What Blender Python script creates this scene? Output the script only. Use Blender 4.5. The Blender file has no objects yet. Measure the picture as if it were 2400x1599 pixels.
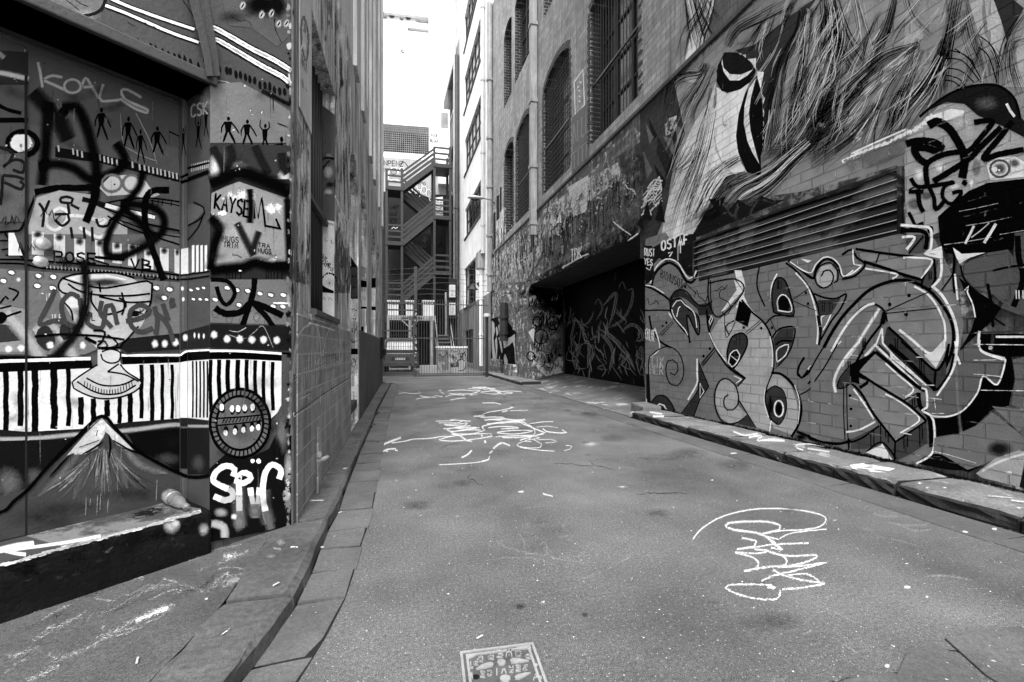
SUN_E, EXPO = 1.2, 2.28
import bpy, bmesh, math, random
from mathutils import Vector, geometry
random.seed(7)
SC = bpy.context.scene
COL = SC.collection
# ---------------------------------------------------------------- view of the photograph
FOC, PX0, PY0 = 1050.0, 1200.0, 818.0
TH = math.atan(265 / FOC)
CAM = Vector((0, 0, 1.25))
FX = Vector((math.sin(TH), math.cos(TH), 0))
RX = Vector((math.cos(TH), -math.sin(TH), 0))

def ray(x, y):
    return FX + RX * ((x - PX0) / FOC) + Vector((0, 0, (PY0 - y) / FOC))

def ground(x, y, z=0.0):
    d = ray(x, y)
    return CAM + d * ((z - CAM.z) / d.z)

def atY(x, y, Y):
    d = ray(x, y)
    return CAM + d * (Y / d.y)

def atX(x, y, X):
    d = ray(x, y)
    return CAM + d * (X / d.x)

class Surf:
    """a flat surface: point o, in-plane axis u, up axis v, normal n"""
    def __init__(s, o, u, v, n):
        s.o, s.u, s.v, s.n = Vector(o), Vector(u).normalized(), Vector(v).normalized(), Vector(n).normalized()
        s.cells = {}
    def hit(s, x, y, off=0.0):
        d = ray(x, y)
        return CAM + d * (((s.o + s.n * off - CAM).dot(s.n)) / d.dot(s.n))
    def uv(s, x, y):
        p = s.hit(x, y) - s.o
        return (p.dot(s.u), p.dot(s.v))
    def pt(s, a, b, off=0.0):
        return s.o + s.u * a + s.v * b + s.n * off

def wallsurf(P, Q, flip=1):
    u = Vector((Q[0] - P[0], Q[1] - P[1], 0)).normalized()
    n = Vector((u.y, -u.x, 0)) * flip
    return Surf((P[0], P[1], 0), u, (0, 0, 1), n)

# ---------------------------------------------------------------- materials
MATS = {}
def _n(nt, t, **kw):
    n = nt.nodes.new(t)
    for k, v in kw.items():
        if k in n.inputs: n.inputs[k].default_value = v
        else: setattr(n, k, v)
    return n

def math_(nt, op, a, b=None, c=None, clamp=False):
    n = nt.nodes.new('ShaderNodeMath'); n.operation = op; n.use_clamp = clamp
    for i, v in enumerate((a, b, c)):
        if v is None: continue
        if isinstance(v, (int, float)): n.inputs[i].default_value = v
        else: nt.links.new(v, n.inputs[i])
    return n.outputs[0]

def maprange(nt, val, a, b, c=0.0, d=1.0):
    n = nt.nodes.new('ShaderNodeMapRange'); n.clamp = True
    nt.links.new(val, n.inputs['Value'])
    for k, v in (('From Min', a), ('From Max', b), ('To Min', c), ('To Max', d)): n.inputs[k].default_value = v
    return n.outputs[0]

def world_pos(nt, sc=(1, 1, 1), swap=None):
    g = nt.nodes.new('ShaderNodeTexCoord').outputs['Object']
    if swap:
        s = nt.nodes.new('ShaderNodeSeparateXYZ'); nt.links.new(g, s.inputs[0])
        c = nt.nodes.new('ShaderNodeCombineXYZ')
        for i, a in enumerate(swap):
            if a is not None: nt.links.new(s.outputs['XYZ'.index(a)], c.inputs[i])
        g = c.outputs[0]
    m = nt.nodes.new('ShaderNodeMapping'); m.inputs['Scale'].default_value = sc
    nt.links.new(g, m.inputs['Vector'])
    return m.outputs[0]

def noise(nt, vec, scale, detail=4.0, rough=0.55, dist=0.0):
    n = nt.nodes.new('ShaderNodeTexNoise')
    nt.links.new(vec, n.inputs['Vector'])
    n.inputs['Scale'].default_value = scale; n.inputs['Detail'].default_value = detail
    n.inputs['Roughness'].default_value = rough; n.inputs['Distortion'].default_value = dist
    return n.outputs['Fac']

BRICK = {  # kind: (axes, width, row height, mortar)
    'right': (('Y', 'Z', None), .30, .126, .008),
    'left': (('Y', 'Z', None), .32, .135, .008),
    'front': (('X', 'Z', None), .30, .12, .012),
}
def brick_fac(nt, kind):
    ax, w, h, mo = BRICK[kind]
    v = world_pos(nt, swap=ax)
    b = nt.nodes.new('ShaderNodeTexBrick')
    nt.links.new(v, b.inputs['Vector'])
    b.inputs['Scale'].default_value = 1.0
    b.inputs['Brick Width'].default_value = w; b.inputs['Row Height'].default_value = h
    b.inputs['Mortar Size'].default_value = mo; b.inputs['Mortar Smooth'].default_value = .35
    b.inputs['Color1'].default_value = (0, 0, 0, 1); b.inputs['Color2'].default_value = (1, 1, 1, 1)
    b.inputs['Mortar'].default_value = (.5, .5, .5, 1)
    return b.outputs['Fac'], b.outputs['Color']

def finish(nt, val, rough, height, bump, alpha=None, metal=0.0, spec=.35):
    bs = nt.nodes.new('ShaderNodeBsdfPrincipled'); out = nt.nodes.new('ShaderNodeOutputMaterial')
    c = nt.nodes.new('ShaderNodeCombineColor')
    for i in range(3): nt.links.new(val, c.inputs[i])
    nt.links.new(c.outputs[0], bs.inputs['Base Color'])
    bs.inputs['Roughness'].default_value = rough; bs.inputs['Metallic'].default_value = metal
    bs.inputs['Specular IOR Level'].default_value = spec
    if height is not None:
        bp = nt.nodes.new('ShaderNodeBump'); bp.inputs['Distance'].default_value = bump; bp.inputs['Strength'].default_value = 1.0
        nt.links.new(height, bp.inputs['Height']); nt.links.new(bp.outputs[0], bs.inputs['Normal'])
    if alpha is not None: nt.links.new(alpha, bs.inputs['Alpha'])
    nt.links.new(bs.outputs[0], out.inputs['Surface'])

def tone(g):
    """reflectance from a grey read off the print"""
    return min(.86, 1.6 * g ** 1.5)

def newmat(key):
    m = bpy.data.materials.new(key); m.use_nodes = True; m.node_tree.nodes.clear(); MATS[key] = m
    return m, m.node_tree

def surf(key, g, rough=.85, var=.3, scale=3.0, fine=.25, fscale=60.0, bump=.004, streak=0.0, brick=None, mortar=None,
         bvar=0.0, spots=None, grain=0.0, metal=0.0, spec=.3, patch=None, patchg=.3, pscale=2.0):
    """a plain material: base grey g with large blotches (var), fine grain, rain streaks, optional brickwork, stains and peeling patches"""
    if key in MATS: return MATS[key]
    m, nt = newmat(key)
    g = tone(g); patchg = tone(patchg); mortar = None if mortar is None else tone(mortar)
    P = world_pos(nt)
    n1 = noise(nt, P, scale, 5, .6); n2 = noise(nt, P, fscale, 3, .6)
    val = math_(nt, 'MULTIPLY', maprange(nt, n1, .3, .7, 1 - var, 1 + var), g)
    val = math_(nt, 'MULTIPLY', val, maprange(nt, n2, .25, .75, 1 - fine, 1 + fine))
    if patch:
        pn = noise(nt, P, pscale, 8, .68, .4)
        f = maprange(nt, pn, patch, patch + .03)
        mx = nt.nodes.new('ShaderNodeMix'); nt.links.new(f, mx.inputs[0]); nt.links.new(val, mx.inputs[2])
        pv = math_(nt, 'MULTIPLY', maprange(nt, n2, .25, .75, .7, 1.3), patchg); nt.links.new(pv, mx.inputs[3])
        val = mx.outputs[0]
    if streak:
        S = world_pos(nt, (9, 9, .7)); n3 = noise(nt, S, 1.0, 6, .62, .3)
        val = math_(nt, 'MULTIPLY', val, maprange(nt, n3, .32, .68, 1 - streak, 1 + streak * .8))
        n6 = noise(nt, world_pos(nt, (40, 40, 1.6)), 1.0, 5, .7, .2); val = math_(nt, 'MULTIPLY', val, maprange(nt, n6, .35, .65, 1 - streak * .6, 1 + streak * .45))
    h = math_(nt, 'MULTIPLY', n2, .35)
    if brick:
        f, bc = brick_fac(nt, brick)
        sep = nt.nodes.new('ShaderNodeSeparateColor'); nt.links.new(bc, sep.inputs[0])
        if bvar: val = math_(nt, 'MULTIPLY', val, maprange(nt, sep.outputs[0], 0, 1, 1 - bvar, 1 + bvar))
        if mortar is not None:
            mx = nt.nodes.new('ShaderNodeMix'); mx.data_type = 'FLOAT'
            fm = math_(nt, 'MULTIPLY', f, maprange(nt, n1, .35, .6, .35, 1.0))
            nt.links.new(fm, mx.inputs[0]); nt.links.new(val, mx.inputs[2]); mx.inputs[3].default_value = mortar
            val = mx.outputs[0]
        h = math_(nt, 'SUBTRACT', h, math_(nt, 'MULTIPLY', f, 1.2))
    if grain:
        n5 = noise(nt, P, 230, 2, .7); val = math_(nt, 'MULTIPLY', val, maprange(nt, n5, .3, .7, 1 - grain, 1 + grain))
        h = math_(nt, 'ADD', math_(nt, 'MULTIPLY', h, .5), math_(nt, 'MULTIPLY', n5, .25))
    if spots:
        th, sg, ss = spots
        n4 = noise(nt, P, ss, 2, .5)
        mx = nt.nodes.new('ShaderNodeMix'); nt.links.new(maprange(nt, n4, th, th + .02), mx.inputs[0])
        nt.links.new(val, mx.inputs[2]); mx.inputs[3].default_value = sg
        val = mx.outputs[0]
    finish(nt, val, rough, h, bump, metal=metal, spec=spec)
    return m

def paint(g, style='hard', under=None):
    """paint lying on a surface: style gives its edge; UV v runs across a stroke (0..1), .5 in the middle"""
    key = 'paint_%s_%03d_%s' % (style, round(g * 1000), under)
    if key in MATS: return MATS[key]
    m, nt = newmat(key)
    if under == 'right' and .03 < g < .6: g = min(.62, g * 1.4)
    g = tone(g)
    P = world_pos(nt)
    n1 = noise(nt, P, 5.0, 5, .6); n2 = noise(nt, P, 70.0, 3, .6)
    val = math_(nt, 'MULTIPLY', maprange(nt, n1, .3, .7, .82, 1.15), g)
    val = math_(nt, 'MULTIPLY', val, maprange(nt, n2, .25, .75, .9, 1.1))
    h = math_(nt, 'MULTIPLY', n2, .35)
    if under in BRICK:
        f, bc = brick_fac(nt, under)
        h = math_(nt, 'SUBTRACT', h, math_(nt, 'MULTIPLY', f, 1.2))
        val = math_(nt, 'MULTIPLY', val, maprange(nt, math_(nt, 'MULTIPLY', f, maprange(nt, noise(nt, P, 2.5, 4, .7), .38, .6)), 0, 1, 1, .55))
        # bare mortar showing through here and there
        fm = math_(nt, 'MULTIPLY', maprange(nt, f, .55, .9), maprange(nt, noise(nt, world_pos(nt, (1, 1, 2.2)), 3.2, 5, .75), .575, .65))
        mx = nt.nodes.new('ShaderNodeMix'); nt.links.new(fm, mx.inputs[0]); nt.links.new(val, mx.inputs[2]); mx.inputs[3].default_value = .5 if g > .1 else .2
        val = mx.outputs[0]
    uv = nt.nodes.new('ShaderNodeUVMap').outputs[0]
    s = nt.nodes.new('ShaderNodeSeparateXYZ'); nt.links.new(uv, s.inputs[0])
    d = math_(nt, 'SUBTRACT', 1.0, math_(nt, 'MULTIPLY', math_(nt, 'ABSOLUTE', math_(nt, 'SUBTRACT', s.outputs[1], .5)), 2.0))
    if style == 'hard':
        a = maprange(nt, math_(nt, 'ADD', d, math_(nt, 'MULTIPLY', math_(nt, 'SUBTRACT', noise(nt, P, 45, 3, .6), .5), .5)), .06, .16)
    elif style == 'soft':
        a = maprange(nt, math_(nt, 'ADD', d, math_(nt, 'MULTIPLY', math_(nt, 'SUBTRACT', noise(nt, P, 160, 2, .6), .5), .35)), .08, .75)
    elif style == 'faint':
        a = math_(nt, 'MULTIPLY', maprange(nt, d, .0, .8), maprange(nt, noise(nt, P, 14, 5, .7), .3, .75, .05, .6))
    elif style == 'wash':
        a = math_(nt, 'MULTIPLY', maprange(nt, d, .0, .9), .55)
    elif style == 'chalk':
        a = maprange(nt, math_(nt, 'ADD', math_(nt, 'MULTIPLY', d, .9), math_(nt, 'MULTIPLY', math_(nt, 'SUBTRACT', noise(nt, P, 130, 3, .8), .5), 4.2)), .5, .95)
    elif style == 'chalkfaint':
        a = maprange(nt, math_(nt, 'ADD', math_(nt, 'MULTIPLY', d, .7), math_(nt, 'MULTIPLY', math_(nt, 'SUBTRACT', noise(nt, P, 110, 4, .85), .5), 3.6)), .62, 1.2, 0, .75)
    elif style == 'patchy':
        a = math_(nt, 'MULTIPLY', maprange(nt, noise(nt, P, 4.5, 9, .74, .3), .44, .54), .9)
    elif style == 'worn':
        a = math_(nt, 'MULTIPLY', maprange(nt, math_(nt, 'ADD', d, math_(nt, 'MULTIPLY', math_(nt, 'SUBTRACT', noise(nt, P, 24, 6, .75), .5), 4.2)), .3, .6), .95)
    finish(nt, val, .6, h, .016 if under == 'right' else .008, alpha=a, spec=.02 if g < .05 else .2)
    return m

# ---------------------------------------------------------------- mesh building
ORG = {}
class MB:
    def __init__(s): s.v, s.f, s.m, s.uv = [], [], [], []
    def vert(s, p): s.v.append(Vector(p)); return len(s.v) - 1
    def face(s, pts, mi=0, uv=None):
        s.f.append([s.vert(p) for p in pts]); s.m.append(mi); s.uv.append(uv)
    def hexa(s, b, t, mi=0):
        """b, t: four corners each (bottom and top loops, same order)"""
        i = [s.vert(p) for p in b] + [s.vert(p) for p in t]
        n = len(b)
        for q in ([tuple(reversed(range(n))), tuple(range(n, 2 * n))] + [(k, (k + 1) % n, (k + 1) % n + n, k + n) for k in range(n)]):
            s.f.append([i[k] for k in q]); s.m.append(mi); s.uv.append(None)
    def box(s, a, b, mi=0):
        (x0, y0, z0), (x1, y1, z1) = a, b
        x0, x1 = sorted((x0, x1)); y0, y1 = sorted((y0, y1)); z0, z1 = sorted((z0, z1))
        s.hexa([(x0, y0, z0), (x1, y0, z0), (x1, y1, z0), (x0, y1, z0)], [(x0, y0, z1), (x1, y0, z1), (x1, y1, z1), (x0, y1, z1)], mi)
    def sbox(s, sf, a0, a1, b0, b1, d0, d1, mi=0):
        """box on a Surf: a along u, b along v, d along the normal"""
        q = [sf.pt(a, b) for a, b in ((a0, b0), (a1, b0), (a1, b1), (a0, b1))]
        s.hexa([p + sf.n * d0 for p in q], [p + sf.n * d1 for p in q], mi)
    def bar(s, p, q, w, d=None, up=(0, 0, 1), mi=0):
        """square bar from p to q"""
        p, q = Vector(p), Vector(q); d = d or w
        t = (q - p).normalized(); up = Vector(up)
        if abs(t.dot(up)) > .98: up = Vector((0, 1, 0))
        a = t.cross(up).normalized() * (w / 2); b = a.cross(t).normalized() * (d / 2)
        s.hexa([p - a - b, p + a - b, p + a + b, p - a + b], [q - a - b, q + a - b, q + a + b, q - a + b], mi)
    def tube(s, pts, r, seg=10, mi=0, cap=True):
        pts = [Vector(p) for p in pts]; rs = r if isinstance(r, (list, tuple)) else [r] * len(pts)
        rings = []
        prev = None
        for k, p in enumerate(pts):
            t = (pts[min(k + 1, len(pts) - 1)] - pts[max(k - 1, 0)]).normalized()
            if prev is None:
                ref = Vector((0, 0, 1)) if abs(t.z) < .9 else Vector((0, 1, 0))
                a = t.cross(ref).normalized()
            else:
                a = (prev - t * prev.dot(t)).normalized()
            prev = a; b = t.cross(a)
            rings.append([s.vert(p + (a * math.cos(2 * math.pi * j / seg) + b * math.sin(2 * math.pi * j / seg)) * rs[k]) for j in range(seg)])
        for k in range(len(rings) - 1):
            for j in range(seg):
                s.f.append([rings[k][j], rings[k][(j + 1) % seg], rings[k + 1][(j + 1) % seg], rings[k + 1][j]]); s.m.append(mi); s.uv.append(None)
        if cap:
            for rg in (rings[0][::-1], rings[-1]): s.f.append(rg); s.m.append(mi); s.uv.append(None)
    def build(s, name, mats, parent=None, smooth=False, bevel=0.0, loc=None):
        me = bpy.data.meshes.new(name)
        root = parent
        while root is not None and root.parent is not None: root = root.parent
        o = Vector(loc) if loc is not None else (ORG.get(root.name, Vector((0, 0, 0))) if root else Vector((0, 0, 0)))
        me.from_pydata([tuple(p - o) for p in s.v], [], s.f)
        mats = mats if isinstance(mats, (list, tuple)) else [mats]
        for m in mats: me.materials.append(m)
        me.polygons.foreach_set('material_index', s.m)
        if any(u is not None for u in s.uv):
            l = me.uv_layers.new(name='UVMap'); k = 0
            for poly, u in zip(s.f, s.uv):
                for j in range(len(poly)):
                    l.data[k].uv = u[j] if u is not None else (0, .5); k += 1
        if smooth: me.polygons.foreach_set('use_smooth', [True] * len(me.polygons))
        bm = bmesh.new(); bm.from_mesh(me)
        if not any(u is not None for u in s.uv): bmesh.ops.recalc_face_normals(bm, faces=bm.faces)
        if bevel:
            bmesh.ops.remove_doubles(bm, verts=bm.verts, dist=1e-5)
            es = [e for e in bm.edges if len(e.link_faces) == 2 and e.calc_face_angle(0) > .5]
            bmesh.ops.bevel(bm, geom=es, offset=bevel, segments=2, profile=.6, affect='EDGES', clamp_overlap=True)
        bm.to_mesh(me); bm.free(); me.update()
        ob = bpy.data.objects.new(name, me); COL.objects.link(ob)
        if loc is not None: ob.location = o; ORG[ob.name] = o
        if parent is not None: ob.parent = parent
        return ob

def roughen(o, cuts, amp, scale, zonly=False):
    """worn stone: finer mesh, pushed about by noise"""
    from mathutils import noise as mn
    bm = bmesh.new(); bm.from_mesh(o.data)
    bmesh.ops.subdivide_edges(bm, edges=[e for e in bm.edges if e.calc_length() > .03], cuts=cuts, use_grid_fill=True)
    for v in bm.verts:
        n = mn.noise_vector(v.co * scale) * amp + mn.noise_vector(v.co * scale * 3.1) * amp * .5
        if v.co.z < -.005: continue
        edge = max(0.0, 1.0 - len([f for f in v.link_faces if abs(f.normal.z) > .7]) / max(1, len(v.link_faces))) 
        v.co.z += n.z * (1.0 + edge) - (abs(n.x) * .6 if 0 < edge < 1 else 0)
        if not zonly: v.co.x += n.x; v.co.y += n.y * .6
    bm.to_mesh(o.data); bm.free(); o.data.update()
    return o

def thing(name, label, cat, loc=(0, 0, 0), group=None):
    o = bpy.data.objects.new(name, None); COL.objects.link(o); o.location = loc; o.empty_display_size = .2
    ORG[o.name] = Vector(loc); o['label'] = label; o['category'] = cat
    if group: o['group'] = group
    return o
def tag(o, label, cat, group=None):
    o['label'] = label; o['category'] = cat
    if group: o['group'] = group
    return o
def structure(o): o['kind'] = 'structure'; return o

def copy_thing(root, loc, label, group=None):
    def rec(o, par):
        c = o.copy(); COL.objects.link(c)
        if par is not None: c.parent = par
        for ch in [k for k in bpy.data.objects if k.parent == o]: rec(ch, c)
        return c
    kids = rec(root, None); kids.location = loc; kids['label'] = label; ORG[kids.name] = Vector(loc)
    if group: kids['group'] = group
    return kids

# wall sheet with openings, in the (a, b) coordinates of a Surf
def arch(a0, a1, b0, spring, rise, n=10):
    """outline of an arched opening; rise 0 gives a rectangle"""
    pts = [(a0, b0), (a1, b0), (a1, spring)]
    if rise > 0:
        w = (a1 - a0) / 2; R = (w * w + rise * rise) / (2 * rise); cz = spring + rise - R; cx = (a0 + a1) / 2
        t = math.asin(max(-1, min(1, w / R)))
        if rise > w: t = math.pi - t
        for k in range(1, n): ang = t - 2 * t * k / n; pts.append((cx + R * math.sin(ang), cz + R * math.cos(ang)))
    pts.append((a0, spring))
    return pts

def sheet(mb, sf, outer, holes, depth=.2, mi=0, rmi=None, off=0.0):
    loops = [[Vector((a, b, 0)) for a, b in outer]] + [[Vector((a, b, 0)) for a, b in h] for h in holes]
    tris = geometry.tessellate_polygon(loops)
    flat = [p for l in loops for p in l]
    base = [mb.vert(sf.pt(p.x, p.y, off)) for p in flat]
    for t in tris: mb.f.append([base[k] for k in t]); mb.m.append(mi); mb.uv.append(None)
    for h in holes:
        n = len(h)
        for k in range(n):
            (a, b), (c, d) = h[k], h[(k + 1) % n]
            mb.face([sf.pt(a, b, off), sf.pt(c, d, off), sf.pt(c, d, off - depth), sf.pt(a, b, off - depth)], mi if rmi is None else rmi)

# ---------------------------------------------------------------- paint on surfaces
def spline(pts, step=7.0, closed=False):
    if len(pts) < 3 and not closed: return list(pts)
    P = list(pts)
    out = []
    n = len(P)
    rng = range(n if closed else n - 1)
    for i in rng:
        p0 = P[i - 1] if (i > 0 or closed) else P[0]; p1 = P[i]; p2 = P[(i + 1) % n]; p3 = P[(i + 2) % n] if (i + 2 < n or closed) else P[-1]
        L = math.hypot(p2[0] - p1[0], p2[1] - p1[1]); k = max(1, min(14, int(L / step)))
        for j in range(k):
            t = j / k
            out.append(tuple(.5 * (2 * p1[d] + (p2[d] - p0[d]) * t + (2 * p0[d] - 5 * p1[d] + 4 * p2[d] - p3[d]) * t * t + (3 * p1[d] - p0[d] - 3 * p2[d] + p3[d]) * t ** 3) for d in (0, 1)))
    if not closed: out.append(P[-1])
    return out

def nums(s):
    a = [float(k) for k in s.replace(',', ' ').split()]
    return list(zip(a[0::2], a[1::2]))

class Paint:
    """one piece of painting on a Surf: strokes and fills given as points, kept as flat coats of paint a fraction of a millimetre thick"""
    GAP = .00016
    def __init__(s, sf, under=None, base=.0012):
        s.sf, s.under, s.base = sf, under, base; s.mb = MB(); s.mats = []
    flat = None
    def begin(s, pts, r):
        """a bundle of fine lines that may share a few coats"""
        cells = {(int((x + i) // 8), int((y + j) // 8)) for x, y in spline(pts, 7) for i in range(-int(r), int(r) + 1, 6) for j in range(-int(r), int(r) + 1, 6)}
        s.flat = [max([s.sf.cells.get(k, 0) for k in cells] or [0]), 0, set()]
    def end(s):
        b = s.flat[0] + 9
        for k in s.flat[2]: s.sf.cells[k] = max(b, s.sf.cells.get(k, 0))
        s.flat = None
    def mi(s, g, style):
        m = paint(g, style, s.under)
        if m not in s.mats: s.mats.append(m)
        return s.mats.index(m)
    def layer(s, cells):
        c = s.sf.cells
        if s.flat is not None: s.flat[1] += 1; l = s.flat[0] + 1 + s.flat[1] % 9; s.flat[2] |= cells
        else:
            l = 1 + max([c.get(k, 0) for k in cells] or [0])
            for k in cells: c[k] = l
        return s.base + s.GAP * l
    def fill(s, pts, g, style='hard', smooth=False):
        if isinstance(pts, str): pts = nums(pts)
        if smooth: pts = spline(pts, 9, True)
        xs = [p[0] for p in pts]; ys = [p[1] for p in pts]
        cells = {(i, j) for i in range(int(min(xs) // 8), int(max(xs) // 8) + 1) for j in range(int(min(ys) // 8), int(max(ys) // 8) + 1)}
        off = s.layer(cells); mi = s.mi(g, style)
        tr = geometry.tessellate_polygon([[Vector((x, y, 0)) for x, y in pts]])
        P = [s.sf.hit(x, y, off) for x, y in pts]
        for t in tr: s.mb.face([P[k] for k in t], mi, [(0, .5)] * 3)
    def blob(s, x, y, rx, ry, g, style='soft', rot=0.0):
        cells = {(i, j) for i in range(int((x - rx) // 8), int((x + rx) // 8) + 1) for j in range(int((y - ry) // 8), int((y + ry) // 8) + 1)}
        off = s.layer(cells); mi = s.mi(g, style); n = 14
        ca, sa = math.cos(rot), math.sin(rot)
        ring = []
        for k in range(n):
            a = 2 * math.pi * k / n; r = 1 + random.uniform(-.1, .1)
            ex, ey = rx * r * math.cos(a), ry * r * math.sin(a)
            ring.append(s.sf.hit(x + ex * ca - ey * sa, y + ex * sa + ey * ca, off))
        c = s.sf.hit(x, y, off)
        for k in range(n): s.mb.face([c, ring[k], ring[(k + 1) % n]], mi, [(0, .5), (0, 0), (0, 0)])
    def stroke(s, pts, w, g, style='hard', taper=(1, 1), closed=False, straight=False):
        if isinstance(pts, str): pts = nums(pts)
        q = list(pts) if straight else spline(pts, 7, closed)
        if straight and closed: q.append(q[0])
        if closed and not straight: q.append(q[0])
        n = len(q)
        if n < 2: return
        if style in ('soft', 'faint', 'wash', 'chalk', 'worn', 'chalkfaint'): w = w * 1.5
        L = []; R = []; cells = set()
        cum = [0.0]
        for k in range(1, n): cum.append(cum[-1] + math.hypot(q[k][0] - q[k - 1][0], q[k][1] - q[k - 1][1]))
        tot = cum[-1] or 1
        for k in range(n):
            a, b = q[max(k - 1, 0)], q[min(k + 1, n - 1)]
            if closed and k in (0, n - 1): a, b = q[-2], q[1]
            dx, dy = b[0] - a[0], b[1] - a[1]; l = math.hypot(dx, dy) or 1
            nx, ny = -dy / l, dx / l
            if straight and 0 < k < n - 1:
                d1 = (q[k][0] - a[0], q[k][1] - a[1]); d2 = (b[0] - q[k][0], b[1] - q[k][1])
                l1 = math.hypot(*d1) or 1; l2 = math.hypot(*d2) or 1
                n1 = (-d1[1] / l1, d1[0] / l1); n2 = (-d2[1] / l2, d2[0] / l2)
                mx, my = n1[0] + n2[0], n1[1] + n2[1]; ml = math.hypot(mx, my)
                if ml > .5:
                    f = min(2.0, 2 / ml); nx, ny = mx / ml * f, my / ml * f
            t = cum[k] / tot
            ww = w * .5 * (taper[0] + (1 - taper[0]) * min(1, t * 4)) * (taper[1] + (1 - taper[1]) * min(1, (1 - t) * 4))
            L.append((q[k][0] + nx * ww, q[k][1] + ny * ww)); R.append((q[k][0] - nx * ww, q[k][1] - ny * ww))
            e = max(w * .5, 2)
            if k:
                m = max(1, int((cum[k] - cum[k - 1]) / 7))
                for j in range(m + 1):
                    x = q[k - 1][0] + (q[k][0] - q[k - 1][0]) * j / m; y = q[k - 1][1] + (q[k][1] - q[k - 1][1]) * j / m
                    for ox in (-e, 0, e):
                        for oy in (-e, 0, e): cells.add((int((x + ox) // 8), int((y + oy) // 8)))
        off = s.layer(cells); mi = s.mi(g, style)
        PL = [s.sf.hit(x, y, off + s.GAP * .6 * cum[k] / tot) for k, (x, y) in enumerate(L)]
        PR = [s.sf.hit(x, y, off + s.GAP * .6 * cum[k] / tot) for k, (x, y) in enumerate(R)]
        for k in range(n - 1):
            s.mb.face([PL[k], PR[k], PR[k + 1], PL[k + 1]], mi, [(cum[k], 0), (cum[k], 1), (cum[k + 1], 1), (cum[k + 1], 0)])
    def text(s, txt, x, y, h, w, slope, g, lw, style='hard', lean=0.0, dy=1.0):
        """hand-lettered capitals along a line; slope = dy/dx of the baseline"""
        cx = x
        for ch in txt:
            for st in FONT.get(ch, []):
                s.stroke([(cx + a * w + lean * b * h, y + (cx + a * w - x) * slope - b * h) for a, b in st], lw, g, style, straight=True)
            cx += w * (1.35 if ch != ' ' else .9)
    def scribble(s, x, y, w, h, slope, g, lw, style='hard', n=9, seed=0, vs=1.0):
        """a wild tag: looping pen line"""
        rr = random.Random(seed); pts = []
        for k in range(n):
            t = k / (n - 1)
            px = x + w * (t + rr.uniform(-.12, .12)); py = y + slope * (px - x) - h * (rr.random() if k % 2 else rr.uniform(-.1, .5)) * vs
            pts.append((px, py))
        s.stroke(pts, lw, g, style)
    def cut(s, name, parent, label, *zs):
        """finish one piece and go on with the next one on the same wall"""
        s.build(name, parent, label); n = Paint(s.sf, s.under, s.base)
        for z in zs: z.P = n
        return n
    def build(s, name, parent, label=None):
        o = s.mb.build(name, s.mats, parent)
        if label: o['label'] = label
        return o

FONT = {
 'A': [[(0, 0), (.5, 1), (1, 0)], [(.2, .4), (.8, .4)]], 'B': [[(0, 0), (0, 1), (.8, .85), (.75, .6), (0, .5), (.95, .35), (.9, .1), (0, 0)]],
 'C': [[(1, .85), (.6, 1), (.1, .8), (0, .4), (.2, .05), (.7, 0), (1, .2)]], 'D': [[(0, 0), (0, 1), (.7, .9), (1, .5), (.7, .08), (0, 0)]],
 'E': [[(1, 1), (0, 1), (0, 0), (1, 0)], [(0, .5), (.8, .5)]], 'F': [[(1, 1), (0, 1), (0, 0)], [(0, .5), (.7, .5)]],
 'G': [[(1, .85), (.6, 1), (.1, .8), (0, .4), (.2, .05), (.7, 0), (1, .2), (1, .45), (.6, .45)]], 'H': [[(0, 0), (0, 1)], [(1, 0), (1, 1)], [(0, .5), (1, .5)]],
 'I': [[(.5, 0), (.5, 1)]], 'J': [[(.9, 1), (.9, .2), (.5, 0), (.1, .2)]], 'K': [[(0, 0), (0, 1)], [(.95, 1), (0, .45), (1, 0)]], 'L': [[(0, 1), (0, 0), (.9, 0)]],
 'M': [[(0, 0), (.1, 1), (.5, .35), (.9, 1), (1, 0)]], 'N': [[(0, 0), (0, 1), (1, 0), (1, 1)]], 'O': [[(.5, 1), (.1, .8), (0, .45), (.15, .1), (.5, 0), (.9, .15), (1, .5), (.85, .85), (.5, 1)]],
 'P': [[(0, 0), (0, 1), (.8, .95), (.95, .7), (.75, .48), (0, .45)]], 'R': [[(0, 0), (0, 1), (.8, .95), (.95, .7), (.75, .5), (0, .45)], [(.4, .45), (1, 0)]],
 'S': [[(1, .85), (.6, 1), (.1, .85), (.15, .6), (.85, .42), (.95, .15), (.5, 0), (0, .15)]], 'T': [[(0, 1), (1, 1)], [(.5, 1), (.5, 0)]],
 'U': [[(0, 1), (.05, .25), (.4, 0), (.85, .15), (1, 1)]], 'V': [[(0, 1), (.5, 0), (1, 1)]], 'W': [[(0, 1), (.25, 0), (.5, .7), (.75, 0), (1, 1)]],
 'X': [[(0, 0), (1, 1)], [(0, 1), (1, 0)]], 'Y': [[(0, 1), (.5, .5), (1, 1)], [(.5, .5), (.4, 0)]], 'Z': [[(0, 1), (1, 1), (0, 0), (1, 0)]], '.': [[(.4, .02), (.5, .1)]],
 '2': [[(0, .8), (.4, 1), (.9, .8), (.7, .5), (0, 0), (1, 0)]], '4': [[(.7, 0), (.7, 1), (0, .35), (1, .35)]],
}

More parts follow.
